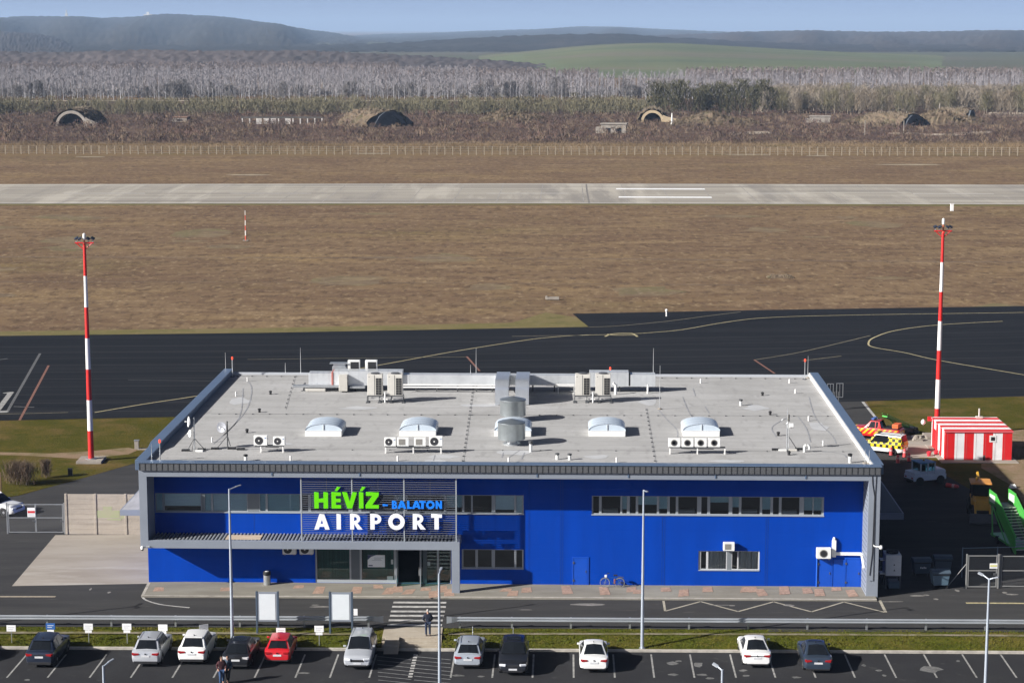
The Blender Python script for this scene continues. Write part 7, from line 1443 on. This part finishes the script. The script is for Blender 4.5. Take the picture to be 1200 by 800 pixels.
b = MB(); b.tube([(-2.4, .2, 1.9), (-1.0, .2, .6)], .05, 6); b.build('lift_strut', M_GRN, r)
M_CONE = mat('cone_red', (.62, .07, .07), .5); cone0 = None
for px, py, lab in ((1044, 533.5, 'red marker cone in front of the rear wheel of the checkered van'), (1052, 542.5, 'red marker cone standing nearest to the tow tractor'), (1059.8, 535.5, 'red marker cone behind the van bumper, left of its neighbour'), (1065, 540.5, 'red marker cone standing nearest to the striped hut')):
    p = G(px, py)
    if cone0 is None:
        cone0 = o = empty('marker_cone', p); b = MB(); b.lathe([(.17, .05), (.14, .4), (.12, .72), (.07, .8)], n=16); b.build('cone', M_CONE, o, smooth=50); b = MB(); b.bb(-.24, .24, -.24, .24, 0, .05); b.build('base', M_BLACK, o, bevel=.02); b = MB(); b.lathe([(.152, .42), (.142, .56)], n=16); b.build('band', mat('pale_cone_band', (.62, .35, .33), .5), o)
    else: o = copy_tree(cone0)
    o.location = p; tag(o, lab, 'cone', 'red marker cones by the van')
p = G(1108, 570.5); o = copy_tree(cone0); o.location = p + Vector((0, 0, .2)); o.rotation_euler = (radians(90), 0, radians(55)); o.scale = (1.2, 1.2, 1.5); tag(o, 'fallen red cone lying beside the tow tractor', 'cone', 'red marker cones by the van')
# tow tractor
p = G(1084, 566); r = empty('tow_tractor', p, radians(22), 'pale blue white tow tractor with a blue roof standing half in shade', 'tow tractor'); M_TT = mat('tractor_pale_paint', (.62, .68, .74), .4, var=.05, scale=2, coat=.3); M_TTR = mat('tractor_roof_blue', (.06, .22, .42), .45)
b = MB(); b.bb(-1.65, 1.65, -.78, .78, .42, .92); b.build('chassis', M_TT, r, bevel=.05); b = MB(); b.prism_y([(.5, .92), (1.62, .92), (1.62, 1.22), (1.45, 1.32), (.5, 1.36)], -.70, .70); b.build('hood', M_TT, r, bevel=.06); b = MB(); b.bb(-1.6, -.95, -.74, .74, .921, 1.2); b.build('rear_deck', M_TT, r, bevel=.04)
b = MB()
for x in (-.92, -.2, .52):
    for y in (-.68, .68): b.bb(x - .04, x + .04, y - .04, y + .04, .92, 1.92)
b.build('cab_posts', M_TT, r); b = MB(); b.bb(-.98, .58, -.74, .74, 1.92, 2.02); b.build('roof', M_TTR, r, bevel=.04); b = MB(); b.bb(-.88, .48, -.63, .63, 1.25, 1.9); b.build('cab_glass', M_GLASS_DK, r); b = MB(); b.bb(-.85, .45, -.66, .66, .93, 1.22); b.build('door', M_TT, r, bevel=.02); b = MB(); b.bb(-.6, -.2, -.3, .3, 1.22, 1.7); b.build('seat', M_BLACK, r)
for x in (-1.05, 1.05):
    for y in (-.75, .75): b = MB(); b.lathe([(.18, -.12), (.38, -.12), (.4, -.06), (.4, .06), (.38, .12), (.18, .12)], (0, 0, 0), 20, 'y'); w_ = b.build('wheel', M_TYRE, r, loc=(x, y, .4), smooth=40); b = MB(); b.lathe([(.18, -.11), (.17, .11)], (0, 0, 0), 14, 'y'); b.build('rim', M_WHITE, w_)
for y in (-.5, .5): b = MB(); b.bb(1.62, 1.67, y - .12, y + .12, .98, 1.12); b.build('headlight', M_HEAD, r); b = MB(); b.bb(-1.67, -1.62, y - .12, y + .12, .62, .74); b.build('tail_light', M_TAIL, r)
b = MB(); b.bb(-1.75, -1.64, -.7, .7, .42, .56); b.build('bumper', M_BLACK, r, bevel=.02); b = MB(); b.lathe([(.09, 2.02), (.1, 2.12), (.05, 2.18)], (-.2, 0, 0), 10); b.build('beacon', mat('amber_bar', (.55, .3, .02), .3), r)
# backhoe loader
p = G(1148, 604); r = empty('backhoe_loader', p, radians(172), 'yellow backhoe loader with an orange cab roof standing in deep shade', 'digger'); M_DY = mat('digger_yellow', (.55, .30, .03), .5, var=.1, scale=2)
b = MB(); b.bb(-.55, .55, .5, 2.3, .95, 1.75); b.build('bonnet', M_DY, r, bevel=.08); b = MB(); b.bb(-.45, .45, -1.6, 2.3, .6, .95); b.build('chassis', M_BLACK, r, bevel=.04); b = MB(); b.bb(-.75, .75, -1.1, .48, 1.0, 1.6); b.build('cab_base', M_DY, r, bevel=.04)
b = MB(); b.bb(-.70, .70, -1.05, .43, 1.61, 2.68); b.build('cab_glass', M_CARGLASS, r, bevel=.05); b = MB()
for x in (-.72, .72):
    for y in (-1.07, .45): b.bb(x - .05, x + .05, y - .05, y + .05, 1.6, 2.7)
b.build('cab_posts', M_BLACK, r); b = MB(); b.bb(-.85, .85, -1.25, .65, 2.70, 2.84); b.build('cab_roof', mat('orange_roof', (.62, .27, .06), .5), r, bevel=.05); b = MB(); b.lathe([(.09, 2.84), (.1, 3.0), (.04, 3.08)], (.3, -.5, 0), 10); b.build('beacon', MATS['amber_bar'], r)
for x in (-.8, .8):
    b = MB(); b.lathe([(.3, -.2), (.68, -.2), (.72, -.1), (.72, .1), (.68, .2), (.3, .2)], (0, 0, 0), 22, 'x'); w_ = b.build('wheel', M_TYRE, r, loc=(x, -.6, .72)); b = MB(); b.lathe([(.3, -.19), (.28, .19)], (0, 0, 0), 14, 'x'); b.build('rim', M_DY, w_)
    b = MB(); b.lathe([(.2, -.16), (.46, -.16), (.48, .0), (.46, .16), (.2, .16)], (0, 0, 0), 20, 'x'); w_ = b.build('wheel', M_TYRE, r, loc=(x * .95, 1.8, .48)); b = MB(); b.lathe([(.2, -.15), (.18, .15)], (0, 0, 0), 14, 'x'); b.build('rim', M_DY, w_)
    b = MB(); b.tube([(x * .72, .5, 1.7), (x * .72, 1.8, 1.55), (x * .72, 3.0, .5)], .09, 6); b.build('loader_arm', M_DY, r)
b = MB(); b.prism_x([(2.95, .1), (3.55, .12), (3.6, .25), (3.1, .3), (3.0, .85), (2.88, .85)], -1.05, 1.05); b.build('front_bucket', M_DGREY, r, bevel=.02); b = MB(); b.tube([(0, -1.5, 1.0), (0, -2.5, 2.7), (0, -3.1, 2.9)], [.16, .13, .12], 6); b.build('boom', M_DY, r); b = MB(); b.tube([(0, -3.1, 2.9), (0, -3.4, 1.3)], .1, 6); b.build('dipper_arm', M_DY, r); b = MB(); b.prism_x([(-3.6, .7), (-3.1, .6), (-3.0, 1.0), (-3.3, 1.3), (-3.5, 1.25)], -.35, .35); b.build('rear_bucket', M_BLACK, r)
# passenger stairs
pb = G(1201, 650); r = empty('passenger_stairs', pb, radians(9), 'green mobile passenger stairs with pale treads behind the right hand gate', 'airstairs'); SN = 15; SW = .68; RUN, RISE = 3.8, 2.55
for k in range(SN):
    b = MB(); y = RUN * k / SN; z = .25 + RISE * (k + 1) / SN; b.bb(-SW, SW, y, y + .27, z - .05, z); b.build('tread', mat('pale_tread', (.42, .42, .38), .6, var=.2, scale=3), r)
b = MB(); b.bb(-SW - .1, SW + .1, RUN, RUN + 1.5, RISE + .18, RISE + .25); b.build('platform', M_DGREY, r)
for s in (-1, 1):
    x = s * (SW + .1); b = MB(); b.prism_x([(-.1, .12), (.1, .1), (RUN, RISE - .12), (RUN, RISE + .34), (-.1, .55)], x - .05, x + .05); b.build('stringer', M_GRN, r, bevel=.02)
    b = MB(); b.prism_x([(-.05, .551), (.1, 1.35), (RUN, RISE + 1.0), (RUN, RISE + .35)], x - .025, x + .025); b.build('side_panel', M_GRN, r)
    b = MB(); b.tube([(x, -.1, 1.42), (x, RUN, RISE + 1.1)], .05, 8); b.build('handrail', M_GRN, r, smooth=60)
    b = MB(); b.prism_x([(RUN + .02, RISE + .26), (RUN + 1.5, RISE + .26), (RUN + 1.5, RISE + 1.35), (RUN + .02, RISE + 1.25)], x - .04, x + .04); b.build('guard_panel', M_GRN, r, bevel=.03); b = MB(); b.bb(x - .055, x + .055, RUN + .25, RUN + 1.3, RISE + .45, RISE + 1.05); b.build('guard_window', mat('pale_green_panel', (.62, .70, .58), .4), r)
    for y in (.6, 3.6): b = MB(); b.lathe([(.14, -.09), (.3, -.09), (.3, .09), (.14, .09)], (0, 0, 0), 16, 'x'); b.build('wheel', M_TYRE, r, loc=(s * .7, y, .3))
    b = MB(); b.tube([(x, RUN + .8, RISE + .18), (x, 1.6, .4)], .06, 6); b.tube([(x, RUN + .9, RISE + .18), (x, RUN + .6, .4)], .06, 6); b.build('support', M_GRN, r)
b = MB(); b.bb(-.75, .75, .2, 4.9, .38, .55); b.build('chassis', M_GRN, r, bevel=.03)
# right hand gates, fence and bins
gate(1132, 1169, 689, 650, 'right hand mesh gate leaf with a small yellow and white notice and a strut', 1, (.72, 1.45, .55, .38, 'yellow'), mat('dull_steel', (.22, .22, .21), .6), True)
gate(1171, 1290, 688.5, 650.5, 'wide mesh gate continuing to the right of the notice gate', 3, None, MATS['dull_steel'])
a = G(1127, 676); c = G(1290, 672); L = (c - a).length; r = empty('mesh_fence', a, atan2((c - a).y, (c - a).x), 'dark mesh fence in the shade behind the right hand gates', 'fence')
for k in range(5): x = L * k / 4; b = MB(); b.tube([(x, 0, 0), (x, 0, 2.2)], .04, 8); b.build('post', mat('blue_grey_post', (.14, .19, .24), .5), r)
b = MB(); b.tube([(0, 0, 2.15), (L, 0, 2.15)], .03, 6); b.build('rail', MATS['blue_grey_post'], r); b = MB(); b.add([(0, 0, .05), (L, 0, .05), (L, 0, 2.15), (0, 0, 2.15)], [(0, 1, 2, 3)]); b.build('wire_mesh', MATS['chain_link'], r)
M_BIN = mat('bin_plastic', (.06, .085, .11), .5, var=.1, scale=2)
for i, (px, py, rz, lab) in enumerate(((1079, 674, 4, 'dark wheeled container with a white marking, nearest to the terminal side'), (1104, 671, -3, 'dark wheeled container at the back, partly hidden by the front one'), (1101, 688, 2, 'blue grey wheeled container in front of another one by the gate strut'))):
    p = G(px, py); r = empty('waste_container', p, radians(rz), lab, 'waste container', 'wheeled waste containers in the shade'); b = MB(); b.prism_y([(-.52, .25), (.52, .25), (.64, 1.1), (-.64, 1.1)], -.4, .4); b.build('body', M_BIN if i < 2 else mat('bin_plastic_blue', (.08, .13, .17), .5), r, bevel=.04)
    b = MB(); b.prism_x([(-.5, 1.1), (.5, 1.1), (.5, 1.2), (.15, 1.36), (-.3, 1.32), (-.5, 1.18)], -.68, .68); b.build('lid', M_BIN, r, bevel=.03)
    for x in (-.45, .45):
        for y in (-.3, .3): b = MB(); b.lathe([(.04, -.03), (.1, -.03), (.1, .03), (.04, .03)], (0, 0, 0), 12, 'x'); b.build('castor', M_BLACK, r, loc=(x, y, .12))
    b = MB(); b.bb(-.6, .6, -.46, -.42, 1.0, 1.06); b.build('grab_bar', M_BLACK, r)
    if i == 0: b = MB(); [b.bb(-.16 + k * .12, -.09 + k * .12, -.412, -.401, .62, .76 - .04 * (k % 2)) for k in range(4)]; b.build('marking', M_SIGNW, r)
p = G(1045, 687.5); r = empty('chiller_unit', p, -YAW, 'white chiller with a round fan on a steel frame against the terminal end wall', 'air conditioner'); b = MB(); b.bb(-.55, .55, -.5, .9, .95, 2.45); b.build('casing', M_WHITE, r, bevel=.03); b = MB(); b.lathe([(.42, 2.45), (.45, 2.62), (.40, 2.62), (.36, 2.5)], (0, .2, 0), 20); b.build('fan_outlet', M_BLACK, r); b = MB()
for x in (-.5, .5):
    for y in (-.45, .85): b.bb(x - .05, x + .05, y - .05, y + .05, 0, .9)
b.bb(-.55, .55, -.5, .9, .9, .949); b.build('frame', M_DGREY, r); b = MB(); b.bb(-.9, -.56, -.3, .3, 1.0, 1.1); b.bb(-.9, -.56, -.3, .3, 2.0, 2.06); b.build('wall_bracket', M_GALV, r)
b = MB(); b.prism_y([(.0, 1.3), (.14, 1.3), (.07, 1.44)], -.512, -.501); b.build('warning_label', mat('warning_dark', (.1, .1, .1), .5), r); b = MB(); b.lathe([(.05, 0), (.05, .01)], (.05, -.515, 1.75), 10, 'y'); b.build('dial', M_BLACK, r); b = MB(); b.bb(-.3, .45, -.55, .5, .05, .5); b.build('pump_box', mat('bin_plastic_blue', (.08, .13, .17), .5), r, bevel=.03)
p = G(979, 480); r = empty('frame_aerial', p, 0, 'twin rectangular steel frame on posts behind the right back roof corner', 'aerial')
for x0, x1, z0, z1 in ((-.9, -.25, 1.35, 2.75), (.05, .75, 1.3, 2.8)):
    b = MB(); t = .05; b.bb(x0, x1, -.03, .03, z0, z0 + t); b.bb(x0, x1, -.03, .03, z1 - t, z1); b.bb(x0, x0 + t, -.031, .031, z0 + t, z1 - t); b.bb(x1 - t, x1, -.031, .031, z0 + t, z1 - t); b.bb((x0 + x1) / 2 - .015, (x0 + x1) / 2 + .015, -.02, .02, z0 + t, z1 - t); b.build('panel_frame', M_GALV, r)
for x in (-.1, .3): b = MB(); b.tube([(x, 0, 0), (x, 0, 1.9)], .05, 8); b.build('post', M_DGREY, r)
b = MB(); b.tube([(-.6, 0, 1.45), (.5, 0, 1.45)], .04, 6); b.build('cross_bar', M_DGREY, r)
for i, (px, py, s, lab) in enumerate([(1072, 506, .9, 'low pale stone in the grass behind the checkered van'), (1075, 516, 1.1, 'pale square stone beside the hut path'), (1187, 571, .7, 'white plastic sack lying on bare earth behind the stairs'), (1071, 512.5, .6, 'short white post stub in the grass near the hut path')]):
    p = G(px, py); o = mound('stone', .45 * s, .35 * s, .5 * s, M_OLDCON if i < 2 else M_WHITE, None, i + 3); o.location = p; tag(o, lab, 'stone' if i < 2 else 'litter')
# fine twigs and blades scatter light as a soft mass: bend their shading normals towards the open sky and sun side
for nm in ('grey_twigs', 'pinkish_twigs', 'olive_twigs', 'dark_olive_twigs', 'brown_twigs', 'deep_olive_twigs', 'shadowy_twigs', 'dark_grey_twigs', 'grey_brown_twigs', 'red_brown_scrub', 'purple_brown_scrub', 'straw_scrub', 'ochre_reeds', 'tan_twigs', 'rusty_leaves', 'grass_blades', 'pale_bark'):
    m = MATS[nm]; n, l = nt(m); b = n['Principled BSDF']; b.inputs['Specular IOR Level'].default_value = 0
    g = n.new('ShaderNodeNewGeometry'); sc_ = n.new('ShaderNodeVectorMath'); sc_.operation = 'SCALE'; sc_.inputs['Scale'].default_value = .40; l.new(g.outputs['Normal'], sc_.inputs[0])
    ad = n.new('ShaderNodeVectorMath'); ad.operation = 'ADD'; ad.inputs[1].default_value = (-.25, -.45, .62); l.new(sc_.outputs[0], ad.inputs[0])
    no = n.new('ShaderNodeVectorMath'); no.operation = 'NORMALIZE'; l.new(ad.outputs[0], no.inputs[0]); l.new(no.outputs[0], b.inputs['Normal'])
# ------------------------------------------------------------------ light, sky, air, camera
SUN_AZ, SUN_EL = radians(24.0), radians(26.5)
w = bpy.data.worlds.new("World"); SC.world = w; w.use_nodes = True
wn, wl = w.node_tree.nodes, w.node_tree.links
sky = wn.new('ShaderNodeTexSky'); sky.sky_type = 'NISHITA'; sky.sun_disc = False
sky.sun_elevation = SUN_EL; sky.sun_rotation = radians(246); sky.altitude = 100; sky.air_density = 0.1; sky.dust_density = 0.7; sky.ozone_density = 1.0
bg = wn['Background']; bg.inputs['Strength'].default_value = 0.115
wl.new(sky.outputs[0], bg.inputs['Color'])
sd = bpy.data.lights.new('sun', 'SUN'); sd.energy = 5.0; sd.angle = radians(0.5); sd.color = (1.0, 0.97, 0.93)
so = bpy.data.objects.new('sun', sd); COL.objects.link(so); so.location = (-200, -100, 300)
so.rotation_euler = Vector((cos(SUN_EL) * cos(SUN_AZ), cos(SUN_EL) * sin(SUN_AZ), -sin(SUN_EL))).to_track_quat('-Z', 'Y').to_euler()
cd = bpy.data.cameras.new('camera'); cam = bpy.data.objects.new('camera', cd); COL.objects.link(cam)
cam.location = CAM; cam.rotation_euler = (pi / 2 - PITCH, 0, 0)
cd.sensor_width = 36; cd.lens = 36 * FPX / 1200; cd.clip_start = 1; cd.clip_end = 60000
SC.camera = cam
SC.view_settings.view_transform = 'Standard'; SC.view_settings.look = 'None'; SC.view_settings.gamma = 1; SC.view_settings.exposure = 0.80
SC.render.engine = 'CYCLES'
cy = SC.cycles
cy.max_bounces = 6; cy.diffuse_bounces = 2; cy.glossy_bounces = 3; cy.transmission_bounces = 4; cy.transparent_max_bounces = 12; cy.volume_bounces = 0
cy.use_denoising = True
# the air: even, pale, one closed box around everything but the sky
hb = MB(); hb.bb(-14000, 14000, -450, 39000, -2.0, 220.0)
hz = bpy.data.materials.new('air'); hz.use_nodes = True; hn, hl = nt(hz); hn.remove(hn['Principled BSDF'])
pv = hn.new('ShaderNodeVolumePrincipled'); pv.inputs['Color'].default_value = (0.50, 0.68, 0.95, 1); pv.inputs['Density'].default_value = HAZE
pv.inputs['Anisotropy'].default_value = 0.0
hl.new(pv.outputs[0], hn['Material Output'].inputs['Volume'])
ho = hb.build('haze', hz); ho['kind'] = 'stuff'
